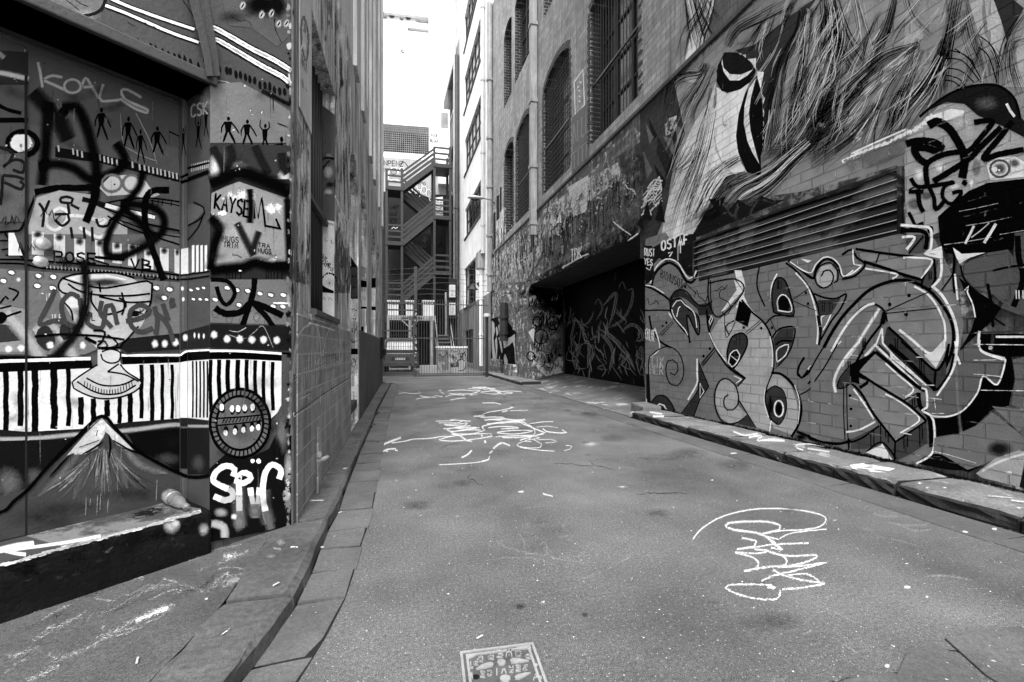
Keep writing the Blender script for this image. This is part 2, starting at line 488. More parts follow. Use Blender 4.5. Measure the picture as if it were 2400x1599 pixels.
class Zoom:
    """traces given in the pixels of an enlarged crop of the photograph: corner (x0, y0), scale s"""
    def __init__(z, P, x0, y0, s): z.P, z.x0, z.y0, z.s = P, x0, y0, s
    def q(z, pts):
        if isinstance(pts, str): pts = nums(pts)
        return [(z.x0 + x * z.s, z.y0 + y * z.s) for x, y in pts]
    def S(z, pts, w, g=.006, st='hard', taper=(1, 1), closed=False, straight=False): z.P.stroke(z.q(pts), w * z.s, g, st, taper, closed, straight)
    def L(z, pts, w, g=.006, st='hard', closed=False): z.P.stroke(z.q(pts), w * z.s, g, st, (1, 1), closed, True)
    def F(z, pts, g, st='hard', smooth=False): z.P.fill(z.q(pts), g, 'patchy' if st == 'worn' else st, smooth)
    def B(z, x, y, rx, ry, g=.006, st='soft', rot=0.0): z.P.blob(z.x0 + x * z.s, z.y0 + y * z.s, rx * z.s, ry * z.s, g, st, rot)
    def E(z, x, y, rx, ry, w, g=.006, st='hard', n=16): z.S([(x + rx * math.cos(t * 6.2832 / n), y + ry * math.sin(t * 6.2832 / n)) for t in range(n)], w, g, st, closed=True)
    def T(z, txt, x, y, h, w, slope, g, lw, st='hard', lean=0.0): z.P.text(txt, z.x0 + x * z.s, z.y0 + y * z.s, h * z.s, w * z.s, slope, g, lw * z.s, st, lean)
    def C(z, x, y, w, h, slope, g, lw, st='hard', n=9, seed=0): z.P.scribble(z.x0 + x * z.s, z.y0 + y * z.s, w * z.s, h * z.s, slope, g, lw * z.s, st, n, seed)
# ================================================================ surfaces
RW = wallsurf((4.79, 0), (4.69, 20), -1)          # right brick wall, a = distance along the lane
LW = wallsurf((-.7108, 0), (-.5402, 20), 1)       # left wall along the lane
CC, DD = (-.683, 3.26), (-1.656, 2.396)
FW = wallsurf(CC, DD, -1)                          # chamfered corner with the doorway, a = distance from the corner
DW = Surf(FW.pt(0, 0, -.34), FW.u, FW.v, FW.n)    # the door leaves
RD = Surf((0, 0, 0), (1, 0, 0), (0, 1, 0), (0, 0, 1))          # the road
BW = Surf((0, 37, 0), (1, -.085, 0), (0, 0, 1), (-.085, -1, 0))   # far white building
PW = wallsurf((4.62, 22.6), (4.5, 36), -1)        # pale building
GB = wallsurf((6.16, 6), (6.16, 18), -1)          # roller shutter at the back of the garage bay

# ================================================================ materials
M = dict(
 asphalt=surf('asphalt', .15, .75, .42, .9, .45, 60, .006, spots=(.68, .4, 90), spec=.3, grain=1.0),
 kerb_l=surf('left_kerb_stone', .125, .75, .35, 1.6, .4, 40, .012, grain=.4, patch=.66, patchg=.4, pscale=4.0, spec=.3),
 bluestone=surf('bluestone', .14, .7, .3, 2.0, .3, 60, .006, grain=.3, spots=(.74, .4, 45), spec=.4),
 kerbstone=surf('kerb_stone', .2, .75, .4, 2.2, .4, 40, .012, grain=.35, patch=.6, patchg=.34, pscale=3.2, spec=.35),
 shadestone=surf('shaded_kerb_bluestone', .05, .85, .5, 3.0, .4, 40, .02, patch=.66, patchg=.3, pscale=4.0),
 pave=surf('pavement_asphalt', .115, .85, .35, 2.0, .35, 60, .006, grain=.8, patch=.63, patchg=.24, pscale=2.4),
 concrete=surf('concrete_apron', .17, .85, .3, 1.2, .3, 60, .004, patch=.62, patchg=.3, pscale=2.0),
 driveway=surf('driveway_concrete', .17, .8, .4, 1.4, .4, 60, .005, patch=.57, patchg=.36, pscale=2.2, grain=.4),
 earth=surf('far_ground', .12, .9),
 render_l=surf('stained_render', .42, .7, .4, 1.4, .35, 45, .014, streak=.9, patch=.6, patchg=.6, pscale=1.8, spec=.3),
 render_hi=surf('upper_concrete', .48, .85, .15, 1.0, .12, 40, .003, streak=.22),
 plinth=surf('painted_block_plinth', .27, .6, .3, 2.0, .35, 60, .008, streak=.5, brick='left', mortar=.38, bvar=.15, patch=.63, patchg=.3, pscale=3, spec=.4),
 facade=surf('painted_facade', .09, .55, .2, 2.5, .18, 50, .006, spec=.4),
 door=surf('door_paint', .1, .5, .25, 2.0, .12, 60, .002, spec=.45),
 doorframe=surf('door_frame_paint', .1, .5, .25, 3.0, .15, 60, .003, spec=.45),
 step=surf('step_paint', .02, .7, .6, 3.0, .5, 60, .012, spec=.08, patch=.66, patchg=.12, pscale=5),
 hoard=surf('weathered_boards', .13, .75, .35, 1.2, .25, 50, .004, streak=.45),
 black=surf('black_interior', .006, .7, .1),
 dark=surf('dark_metal', .05, .5, .25, 4, .15, 60, .002, spec=.4),
 steel=surf('grey_painted_steel', .11, .5, .25, 3.0, .15, 60, .002, spec=.4),
 galv=surf('galvanised_pipe', .3, .5, .2, 3.0, .15, 60, .002, streak=.3, spec=.4),
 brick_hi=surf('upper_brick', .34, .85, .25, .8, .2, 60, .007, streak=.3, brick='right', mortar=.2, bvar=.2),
 brick_lo=surf('lower_brick', .2, .8, .5, 1.6, .45, 45, .012, streak=.7, brick='right', mortar=.1, bvar=.35, patch=.55, patchg=.46, pscale=3.6),
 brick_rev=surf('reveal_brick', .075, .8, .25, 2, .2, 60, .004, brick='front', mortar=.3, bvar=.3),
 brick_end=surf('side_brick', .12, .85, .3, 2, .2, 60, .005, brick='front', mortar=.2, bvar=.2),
 ledge=surf('ledge_render', .13, .8, .3, 2, .25, 60, .004, streak=.3),
 glass=surf('window_glass', .012, .12, .1, spec=.6),
 glass_gr=surf('dusty_glass', .05, .2, .3, 1.5, spec=.6),
 frame=surf('window_frame', .07, .6, .2),
 pale=surf('pale_render', .72, .85, .1, 1.0, .06, 40, .002, streak=.2),
 pale_lo=surf('pale_render_lower', .26, .85, .25, 1.2, .12, 40, .002, streak=.3),
 opening=surf('opening_back', .1, .8),
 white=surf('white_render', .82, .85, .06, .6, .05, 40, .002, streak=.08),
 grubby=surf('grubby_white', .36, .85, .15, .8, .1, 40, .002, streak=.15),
 rear=surf('rear_render', .3, .85, .3, 1.0, .2, 40, .002, streak=.3),
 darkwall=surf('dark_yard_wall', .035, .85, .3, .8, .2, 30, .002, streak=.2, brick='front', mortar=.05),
 escape=surf('fire_escape_steel', .05, .5, .3, 2, .15, 40, .002, spec=.4),
 whitemetal=surf('white_enamel', .45, .4, .1, 2, .08, 40, .001, streak=.15, spec=.4),
 timber=surf('white_timber', .27, .8, .2, 2, .15, 40, .002, streak=.25),
 tyre=surf('tyre_rubber', .02, .8), carpaint=surf('car_paint', .12, .3, .1, spec=.6), chrome=surf('bright_trim', .5, .3, .1, spec=.6, metal=.6),
 lamp_r=surf('tail_light_lens', .06, .2, .1, spec=.6), paper=surf('paper', .42, .8, .1), iron=surf('cast_iron', .12, .5, .3, 9, .25, 90, .003, spec=.4),
 iron_hi=surf('worn_cast_iron', .28, .4, .2, 9, .2, 90, .002, spec=.5), leaf=surf('dead_leaves', .03, .8, .5, 20),
 sign=surf('sign_enamel', .42, .5, .2, 3, .1, 60, .001, streak=.15, spec=.4), alu=surf('aluminium', .4, .4, .15, spec=.5, metal=.4),
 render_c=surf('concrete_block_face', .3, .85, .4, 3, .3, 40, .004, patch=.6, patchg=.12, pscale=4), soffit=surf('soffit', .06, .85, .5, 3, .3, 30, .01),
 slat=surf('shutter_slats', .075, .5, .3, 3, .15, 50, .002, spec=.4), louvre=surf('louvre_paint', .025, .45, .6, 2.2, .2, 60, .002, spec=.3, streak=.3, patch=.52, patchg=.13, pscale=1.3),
)

# ================================================================ the setting
mb = MB(); mb.face([(-300, -300, -.03), (300, -300, -.03), (300, 300, -.03), (-300, 300, -.03)])
structure(mb.build('ground', M['earth']))
mb = MB(); mb.face([(-1.6, -4, 0), (5.2, -4, 0), (5.2, 19.3, 0), (-1.6, 19.3, 0)])
ROAD = structure(mb.build('road', M['asphalt']))
mb = MB(); mb.face([(-3, 19.3, .006), (5.2, 19.3, .006), (5.2, 36.5, .02), (-6, 36.5, .02)])
structure(mb.build('yard', M['concrete']))

def poly(px, z=0.0): return [ground(x, y, z) for x, y in nums(px)]
KTOP = '917 897 881 960 853 1009 842 1061 811 1118 789.5 1170 763 1219 741 1270 700 1348 660 1422 636 1440 575 1537 520 1620 440 1720'
KBOT = '918 898 882 968 870 1002 838.6 1072 807 1156 791 1205 769.6 1239 738 1322 715 1379 684 1439 669 1454 629 1528 583 1574 520 1650 440 1760'
GEDGE = '931.6 902 919 953 905 1012 891 1086 881 1153 867 1226 852.7 1259 824 1362 798 1436 741 1534 709 1585 640 1680 560 1790'
KIN = '896 897 858 962 823 1016 775 1090 735 1150 700 1200 660 1222 621 1270 592 1310 532 1399 503 1436 426 1519 369 1574 300 1650 200 1760'
def resample(pl, n):
    L = [0]
    for k in range(1, len(pl)): L.append(L[-1] + (pl[k] - pl[k - 1]).length)
    out = []
    for i in range(n + 1):
        d = L[-1] * i / n; k = max(j for j in range(len(L)) if L[j] <= d + 1e-9); k = min(k, len(pl) - 2)
        out.append(pl[k].lerp(pl[k + 1], (d - L[k]) / max(L[k + 1] - L[k], 1e-9)))
    return out
def at_y(pl, Y):
    for k in range(len(pl) - 1):
        a, b = pl[k], pl[k + 1]
        if (a.y - Y) * (b.y - Y) <= 0 and abs(a.y - b.y) > 1e-6: return a.lerp(b, (Y - a.y) / (b.y - a.y))
    return (pl[0] if abs(pl[0].y - Y) < abs(pl[-1].y - Y) else pl[-1]).copy()
def fix(p, z): return Vector((p.x, p.y, z))

kt, kb, ge, ki = poly(KTOP, .09), poly(KBOT), poly(GEDGE), poly(KIN, .09)
rr = random.Random(3)
# stone gutter: one row of slabs
mb = MB(); ys = [16.5]
while ys[-1] > 1.2: ys.append(ys[-1] - rr.uniform(.28, .42))
for y0, y1 in zip(ys, ys[1:]):
    g = .009; z = rr.uniform(.004, .012)
    j = [rr.uniform(-.012, .012) for _ in range(2)]
    q = [at_y(kb, y1 + g), at_y(ge, y1 + g), at_y(ge, y0 - g), at_y(kb, y0 - g)]
    q[1].x += j[0]; q[2].x += j[0] + rr.uniform(-.008, .008)
    sl = rr.uniform(-.03, .03); q[1].y += sl; q[2].y += sl
    q[0].x += .008; q[3].x += .008
    mb.hexa([fix(p, -.02) for p in q], [fix(p, z + rr.uniform(-.002, .002)) for p in q])
structure(roughen(mb.build('gutter', M['bluestone'], bevel=.006), 2, .006, 5.0, True))
mb = MB(); kb2, ge2 = [p for p in kb if p.y > 1.0], [p for p in ge if p.y > 1.0]
for i in range(60):
    ya, yb = 16.4 - i * .26, 16.4 - (i + 1) * .26
    if yb > 1.1: mb.face([fix(at_y(kb, ya), .0012), fix(at_y(ge, ya), .0012), fix(at_y(ge, yb), .0012), fix(at_y(kb, yb), .0012)])
structure(mb.build('gutter_bed', M['leaf']))
# left kerb stones
mb = MB(); ys = [16.3, 15.6, 14.9, 13.6, 12.3, 11.0, 9.8, 8.7, 7.75, 6.85, 6.0, 5.2, 4.45, 3.75, 3.28, 2.33, 1.75, 1.2]
for y0, y1 in zip(ys, ys[1:]):
    g = .011; n = 5; dz = rr.uniform(-.006, .004)
    for s in range(n):
        a, b = y1 + (y0 - y1) * s / n + (g if s == 0 else -.0005), y1 + (y0 - y1) * (s + 1) / n - (g if s == n - 1 else -.0005)
        T = [at_y(kt, a), at_y(kt, b)]; B = [at_y(kb, a), at_y(kb, b)]; I = [at_y(ki, a), at_y(ki, b)]
        e = [rr.uniform(-.008, .008)] * 2
        bot = [fix(I[0], -.02), fix(B[0] + Vector((e[0], 0, 0)), -.02), fix(B[1] + Vector((e[1], 0, 0)), -.02), fix(I[1], -.02)]
        m1 = [fix(T[0].lerp(B[0], .8), .045), fix(T[1].lerp(B[1], .8), .045)]
        top = [fix(I[0], .09 + dz), fix(T[0] - Vector((.018, 0, 0)), .09 + dz), fix(T[1] - Vector((.018, 0, 0)), .09 + dz), fix(I[1], .09 + dz)]
        mid = [fix(I[0], .07 + dz), m1[0] + Vector((0, 0, .022)), m1[1] + Vector((0, 0, .022)), fix(I[1], .07 + dz)]
        mb.hexa(bot, mid); mb.hexa(mid, top)
structure(roughen(mb.build('kerb', M['kerb_l']), 2, .009, 4.0))
# left pavement: asphalt behind the kerb stones
I = [fix(p, .086) for p in ki if p.y < 4.2]
I = sorted(I, key=lambda p: -p.y)
mb = MB(); pts = [Vector((-.66, 4.6, .086))] + I + [Vector((I[-1].x, -2, .086)), Vector((-6, -2, .086)), Vector((-6, 4.6, .086))]
tr = geometry.tessellate_polygon([pts])
for t in tr: mb.face([pts[k] for k in t])
mb.face([(-1.2, 4.6, .084), (-.50, 4.6, .084), (-.45, 17, .084), (-1.2, 17, .084)])
structure(mb.build('pavement', M['pave']))

# right kerb: big rough blocks
def rough_block(mb, x0, x1, y0, y1, zt, rr):
    nx, ny, nz = 4, 7, 4
    bump = {}
    def P(i, j, k):
        key = (i, j, k)
        if key not in bump:
            x = x0 + (x1 - x0) * (i / nx) ** 1.6; y = y0 + (y1 - y0) * j / ny; z = -.02 + (zt + .02) * k / nz
            if i == 0: x += rr.uniform(0, .035) + (.028 if k == nz else 0) + (.012 if j in (0, ny) else 0)
            if k == nz: z += rr.uniform(-.008, .004) - (.02 if i == 0 else 0) - (.01 if j in (0, ny) else 0)
            bump[key] = Vector((x, y, z))
        return bump[key]
    idx = {}
    def V(i, j, k):
        if (i, j, k) not in idx: idx[(i, j, k)] = mb.vert(P(i, j, k))
        return idx[(i, j, k)]
    def F(a, m=0): mb.f.append(a); mb.m.append(m); mb.uv.append(None)
    for j in range(ny):
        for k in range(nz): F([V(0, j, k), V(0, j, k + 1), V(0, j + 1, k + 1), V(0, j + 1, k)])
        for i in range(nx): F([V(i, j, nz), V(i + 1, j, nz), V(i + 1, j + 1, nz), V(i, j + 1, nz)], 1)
    for i in range(nx):
        for k in range(nz):
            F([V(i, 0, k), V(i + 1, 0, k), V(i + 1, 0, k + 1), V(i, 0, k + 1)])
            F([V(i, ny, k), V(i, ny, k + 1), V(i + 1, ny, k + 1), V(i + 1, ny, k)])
mb = MB(); y = 7.35; rr = random.Random(11)
while y > -1:
    L = rr.uniform(.5, .95); rough_block(mb, 4.07 + rr.uniform(-.015, .015), 4.82, y - L + .008, y - .008, .125 + rr.uniform(-.006, .006), rr); y -= L
y = 21.9
while y > 15.2:
    L = rr.uniform(.6, 1.1); rough_block(mb, 4.02, 4.8, y - L + .008, y - .008, .13, rr); y -= L
o = structure(mb.build('kerb', [M['shadestone'], M['kerbstone']], smooth=False))  # front faces: dark bluestone with shade added in the colour; tops dusty
# low block where the kerb meets the driveway
mb = MB(); q = [(1465, 936), (1465, 962), (1520, 972), (1520, 940)]
mb.hexa([(4.32, 7.35, 0), (4.8, 7.35, 0), (4.8, 8.0, 0), (4.42, 8.0, 0)], [(4.33, 7.36, .19), (4.8, 7.36, .19), (4.8, 7.98, .21), (4.43, 7.97, .2)])
tag(mb.build('concrete_block', M['kerbstone'], bevel=.03), 'low rounded concrete block at the near end of the driveway, against the brick wall', 'concrete block')
# right gutter strip of slabs
mb = MB(); y = 19.0; rr = random.Random(5)
while y > .3:
    L = rr.uniform(.7, 1.3); w = rr.uniform(-.03, .03)
    q = [(3.72 + w, y - L + .008), (4.06, y - L + .008), (4.06, y - .008), (3.72 + w + rr.uniform(-.02, .02), y - .008)]
    mb.hexa([(a, b, -.02) for a, b in q], [(a, b, .004 + rr.uniform(0, .003)) for a, b in q]); y -= L
# big slabs in the near corner
for kz, px in enumerate(('2125 1530 2200 1508 2300 1590 2260 1680 2050 1700', '2215 1500 2290 1482 2420 1470 2500 1530 2400 1640 2310 1586', '1980 1599 2090 1583 2150 1605 2200 1720 1900 1720')):
    q = [ground(x, y_) for x, y_ in nums(px)]
    mb.hexa([fix(p, -.02) for p in q], [fix(p, .006 + .004 * kz) for p in q])
structure(mb.build('gutter', M['bluestone'], bevel=.004))
# driveway ramp into the garage bay
mb = MB(); mb.face([(4.1, 7.4, .012), (4.9, 7.4, .10), (4.9, 16.2, .02), (4.1, 16.2, .012)])
mb.face([(4.9, 7.4, .10), (6.2, 7.4, .24), (6.2, 16.3, .31), (4.9, 16.2, .02)])
structure(mb.build('driveway', M['driveway']))

# ================================================================ left corner building
LB = thing('corner_building', 'rendered corner building covered in graffiti, with a chamfered doorway, filling the left side', 'building', (CC[0], CC[1], 0))
mb = MB()
sheet(mb, FW, [(-.02, 0), (5.0, 0), (5.0, 15), (-.02, 15)], [arch(.502, 3.3, -.0, 2.77, 0)], depth=.36)
CHAMF = mb.build('chamfer_wall', M['facade'], LB)
# arch moulding over the doorway
mb = MB(); inner = nums('428 -60 448 20 465 80 476 130 484 178'); outer = nums('474 -60 492 20 503 80 511 130 516 178')
for k in range(len(inner) - 1):
    q = [inner[k], outer[k], outer[k + 1], inner[k + 1]]
    mid = [((inner[k][0] * .5 + outer[k][0] * .5), inner[k][1]), ((inner[k + 1][0] * .5 + outer[k + 1][0] * .5), inner[k + 1][1])]
    for (A, B, C_, D_), h in (((inner[k], mid[0], mid[1], inner[k + 1]), .06), ((mid[0], outer[k], outer[k + 1], mid[1]), .035)):
        mb.hexa([FW.hit(*p, -.005) for p in (A, B, C_, D_)], [FW.hit(*p, h) for p in (A, B, C_, D_)])
mb.build('arch_moulding', M['facade'], CHAMF)
mb = MB(); mb.sbox(FW, .47, 3.3, 2.77, 2.83, -.30, .03); mb.build('lintel', M['facade'], CHAMF, bevel=.008)
# door: two leaves, frame, locks
mb = MB(); mb.sbox(FW, .502, .532, .33, 2.77, -.38, -.29); mb.sbox(FW, .532, 3.3, 2.745, 2.77, -.38, -.335)
DF = mb.build('door_frame', M['doorframe'], LB, bevel=.006)
a_seam = DW.uv(60, 700)[0]
mb = MB(); mb.sbox(DW, .534, a_seam - .004, .335, 2.745, -.05, 0)
DOOR = mb.build('door', M['door'], LB)
mb = MB(); mb.sbox(DW, a_seam + .004, 3.3, .335, 2.745, -.05, 0)
DOOR2 = mb.build('door', M['door'], LB)
for (x, y, r, d) in ((99, 572, .034, .022), (95, 613, .03, .008)):
    p = DW.hit(x, y); mb = MB(); mb.tube([p, p + DW.n * d * .5, p + DW.n * d, p + DW.n * (d + .006)], [r, r, r * .8, r * .2], 20)
    lk = mb.build('lock', M['alu'], DOOR, smooth=False)
# step under the door
mb = MB(); mb.sbox(FW, .50, 4.8, .02, .33, -.36, .035)
STEP = mb.build('step', M['step'], LB, bevel=.02)
# wall along the lane, with its openings
o1 = arch(3.83, 5.12, 1.56, 3.97, 0)
o2 = arch(6.50, 7.74, .085, 3.75, .42); o3 = arch(8.2, 9.5, 1.57, 3.85, .42); o4 = arch(10.93, 12.4, 1.6, 3.75, .5); o5 = arch(13.03, 14.4, 1.6, 3.85, .45)
uppers = [arch(8.4, 9.9, 6.3, 9.6, 0), arch(12.0, 13.4, 6.3, 9.6, 0)]
a_c = LW.uv(683, 700)[0]
mb = MB()
sheet(mb, LW, [(a_c, 0), (16.4, 0), (16.4, 5.4), (a_c, 5.4)], [o2, o3, o4, o5, o1], depth=.34)
for k in range(4):
    (a, b), (c, d) = o1[k], o1[(k + 1) % 4]
    i = [j for j, f in enumerate(mb.f) if len(f) == 4][-4 + k]
    for vi, off in zip(mb.f[i], (0, 0, -.15, -.15)):
        if off: mb.v[vi] = mb.v[vi] + LW.n * .19
LANEW = mb.build('lane_wall', M['render_l'], LB)
mb = MB()
sheet(mb, LW, [(a_c, 5.4), (16.4, 5.4), (16.4, 15), (a_c, 15)], uppers, depth=.3, off=-.006)
e1 = [LW.pt(16.4, b, o) for b, o in ((0, 0), (0, -6), (15, -6), (15, 0))]; mb.face(e1)
for a in (7.0, 8.3, 10.2, 11.6, 13.8, 15.9): mb.sbox(LW, a, a + .45, 5.45, 15, -.01, .05)
UPW = mb.build('upper_wall', M['render_hi'], LB)
mb = MB(); mb.sbox(LW, 3.28, 6.46, .02, 1.49, -.01, .022); mb.sbox(LW, 3.72, 5.2, 1.47, 1.52, -.01, .03)
PLINTH = mb.build('plinth', M['plinth'], LB, bevel=.006)
mb = MB(); mb.sbox(LW, 7.78, 16.4, .02, 1.56, -.01, .02)
mb.build('boarded_plinth', M['hoard'], LB)
# first window: heavy bars, deep painted reveal
WN = MB(); WN.sbox(LW, 3.5, 5.4, 1.4, 4.2, -.345, -.325)
WIN = WN.build('window', M['black'], LB)
mb = MB()
for k in range(9): mb.tube([LW.pt(3.92 + .135 * k, 1.6, -.12), LW.pt(3.92 + .135 * k, 3.93, -.12)], .018, 8)
mb.build('bars', M['dark'], WIN, smooth=True)
mb = MB(); mb.sbox(LW, 3.85, 5.1, 2.55, 2.6, -.16, -.06); mb.build('transom', M['dark'], WIN)
mb = MB(); mb.hexa([LW.pt(3.8, 1.52, -.3), LW.pt(5.16, 1.52, -.3), LW.pt(5.16, 1.52, .05), LW.pt(3.8, 1.52, .05)], [LW.pt(3.8, 1.63, -.3), LW.pt(5.16, 1.63, -.3), LW.pt(5.16, 1.565, .05), LW.pt(3.8, 1.565, .05)])
mb.build('sill', M['ledge'], WIN)
for (a0, a1, b0, b1, kind) in ((6.5, 7.74, .085, 4.2, 'o2'), (8.2, 9.5, 1.57, 4.3, 'o3'), (10.93, 12.4, 1.6, 4.3, 'o4'), (13.03, 14.4, 1.6, 4.35, 'o5')):
    mb = MB(); mb.sbox(LW, a0 - .1, a1 + .1, b0, b1, -.36, -.335); w = mb.build('window', M['black'] if kind != 'o2' else M['hoard'], LB)
    mb = MB()
    for zz in (2.15, 3.1): mb = MB(); mb.sbox(LW, a0, a1, zz, zz + .09, -.33, -.2); mb.build('cross_rail', M['frame'], w)
    if kind == 'o2':
        mb = MB(); mb.sbox(LW, a0, a1, 2.3, 2.75, -.33, -.12); mb.build('cross_board', M['frame'], w); mb = MB(); mb.sbox(LW, a0, a1, .3, .42, -.33, -.02); mb.build('ledge', M['frame'], w)
for u in uppers:
    mb = MB(); mb.sbox(LW, u[0][0] - .05, u[1][0] + .05, u[0][1], u[2][1] + .05, -.33, -.28); mb.build('window', M['glass_gr'], LB)
mb = MB()   # body of the building behind its walls
mb.box((-9, 3.6, 0), (-1.3, 16.3, 15)); mb.build('roof_mass', M['render_hi'], LB)

# ================================================================ right brick building
RB = thing('brick_building', 'long brick warehouse with arched barred windows above a mural, filling the right side', 'building', (4.75, 10, 0))
A0 = -5.0; A1 = 23.2
gar = [(8.0, -.05), (16.15, -.05), (16.15, 3.45), (15.9, 3.62), (8.0, 3.62)]
mb = MB()
sheet(mb, RW, [(A0, -.05), (A1, -.05), (A1, 6.1), (A0, 6.1)], [gar], depth=.02)
LOW = mb.build('lower_wall', M['brick_lo'], RB)
mb = MB(); mb.sbox(RW, A0, A1, 6.06, 6.14, -.2, .045)
mb.build('ledge', M['ledge'], RB, bevel=.01)
SP = 9.87
wins = [(8.24, 10.62), (12.03, 14.36), (15.75, 17.9), (18.4, 19.95)]
holes = [arch(a, b, 6.43, SP if k < 3 else 10.0, .34 if k < 3 else .25) for k, (a, b) in enumerate(wins)]
ups = [(16.05, 18.12, 12.3), (18.68, 20.1, 12.28), (4.5, 6.9, 12.4), (8.24, 10.6, 12.3), (12.03, 14.36, 12.3)]
holes += [arch(a, b, z, 15.5, .3) for a, b, z in ups]
mb = MB()
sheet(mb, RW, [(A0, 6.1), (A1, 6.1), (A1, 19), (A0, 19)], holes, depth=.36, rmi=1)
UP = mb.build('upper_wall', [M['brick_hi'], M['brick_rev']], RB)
# brick-on-edge surrounds
for k, (a, b) in enumerate(wins):
    mb = MB()
    for s, e in ((b, 1),):
        z = 6.46
        j = 0
        while z < SP - .05:
            w = .16 if j % 2 else .11
            mb.sbox(RW, s - .015, s + w, z, z + .088, -.1, .008); z += .104; j += 1
    for s in (a,):
        z = 6.46; j = 0
        while z < SP - .05:
            w = .16 if j % 2 else .11
            mb.sbox(RW, s - w, s + .015, z, z + .088, -.1, .008); z += .104; j += 1
    pts = arch(a, b, 6.43, SP if k < 3 else 10.0, .34 if k < 3 else .25, 18)[2:]
    for p, q in zip(pts, pts[1:]):
        d = Vector((q[0] - p[0], q[1] - p[1])); n = Vector((d.y, -d.x)).normalized() * .2
        if n.y < 0: n = -n
        g = .04
        A, B = Vector(p).lerp(Vector(q), g), Vector(p).lerp(Vector(q), 1 - g)
        mb.hexa([RW.pt(*A, -.1), RW.pt(*B, -.1), RW.pt(*(B + n), -.1), RW.pt(*(A + n), -.1)], [RW.pt(*A, .008), RW.pt(*B, .008), RW.pt(*(B + n), .008), RW.pt(*(A + n), .008)])
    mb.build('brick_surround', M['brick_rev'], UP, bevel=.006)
for k, (a, b) in enumerate(wins + [u[:2] for u in ups]):
    z0 = 6.43 if k < 4 else ups[k - 4][2]; z1 = 10.25 if k < 4 else 15.9
    mb = MB(); mb.sbox(RW, a - .05, b + .05, z0 - .05, z1, -.40, -.35)
    w = mb.build('window', M['brick_end'] if k in (3, 5) else M['glass_gr'], RB)
    if k in (3, 5): continue
    mb = MB(); W_ = b - a
    for t in (0, .33, .66, 1): mb.sbox(RW, a + t * (W_ - .07), a + t * (W_ - .07) + .07, z0, z1, -.35, -.3)
    for t in (.25, .5, .75): mb.sbox(RW, a, b, z0 + t * 3.4, z0 + t * 3.4 + .06, -.345, -.31)
    mb.build('frame', M['frame'], w)
    if k < 3:
        mb = MB(); n = 17
        for j in range(n):
            aa = a + .05 + (W_ - .1) * j / (n - 1); t = (aa - (a + b) / 2) / (W_ / 2)
            mb.tube([RW.pt(aa, z0, -.07), RW.pt(aa, SP + .33 * (1 - t * t), -.07)], .013, 6, cap=False)
        mb.sbox(RW, a, b, 7.92, 7.97, -.09, -.05)
        if k in (1, 2):
            for j in range(22): zz = z0 + .1 + j * .155; mb.sbox(RW, a, b, zz, zz + .012, -.082, -.062)
        mb.build('bars', M['dark'], w)
# garage bay: far pier, near pier, soffit, back roller shutter
mb = MB()
mb.face([RW.pt(16.15, -.05, -.02), (6.6, 16.4, -.05), (6.6, 16.4, 3.62), RW.pt(16.15, 3.62, -.02)])
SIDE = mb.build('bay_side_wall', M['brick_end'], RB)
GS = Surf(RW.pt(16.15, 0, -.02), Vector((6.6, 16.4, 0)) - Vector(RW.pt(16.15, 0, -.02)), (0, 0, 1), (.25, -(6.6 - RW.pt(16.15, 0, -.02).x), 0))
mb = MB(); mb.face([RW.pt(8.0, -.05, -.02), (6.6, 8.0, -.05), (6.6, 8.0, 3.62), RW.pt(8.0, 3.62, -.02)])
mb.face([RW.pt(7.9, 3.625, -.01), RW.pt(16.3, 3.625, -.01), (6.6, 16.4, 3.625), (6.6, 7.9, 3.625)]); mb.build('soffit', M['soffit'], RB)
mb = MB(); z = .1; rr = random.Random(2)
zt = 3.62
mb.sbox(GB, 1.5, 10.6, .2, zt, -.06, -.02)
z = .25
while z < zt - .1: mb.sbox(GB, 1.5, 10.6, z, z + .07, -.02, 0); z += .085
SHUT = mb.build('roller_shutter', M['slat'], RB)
# louvre vent in the mural wall
lv = (3.33, 6.42, 2.40, 3.0)
mb = MB(); mb.sbox(RW, lv[0], lv[1], lv[2], lv[3], 0, .014)
for a, b, c, d in ((lv[0] - .03, lv[0], lv[2] - .03, lv[3] + .03), (lv[1], lv[1] + .03, lv[2] - .03, lv[3] + .03)): mb.sbox(RW, a, b, c, d, 0, .05)
mb.sbox(RW, lv[0], lv[1], lv[3], lv[3] + .03, 0, .05); mb.sbox(RW, lv[0], lv[1], lv[2] - .03, lv[2], 0, .04)
LV = mb.build('louvre_vent', M['louvre'], RB)
mb = MB(); n = 6; hgt = (lv[3] - lv[2]) / n
for k in range(n):
    b0 = lv[2] + k * hgt
    q0 = [(b0 + .012, .04), (b0 + .03, .046), (b0 + hgt * .98, .018), (b0 + hgt * .9, .012)]
    mb.hexa([RW.pt(lv[0], b, d) for b, d in q0], [RW.pt(lv[1], b, d) for b, d in q0])
mb.build('slats', M['louvre'], LV)
mb = MB()
for k in range(n):
    b0 = lv[2] + k * hgt; mb.sbox(RW, lv[0], lv[1], b0 + .011, b0 + .018, .038, .049)
mb.build('worn_edges', M['whitemetal'], LV)
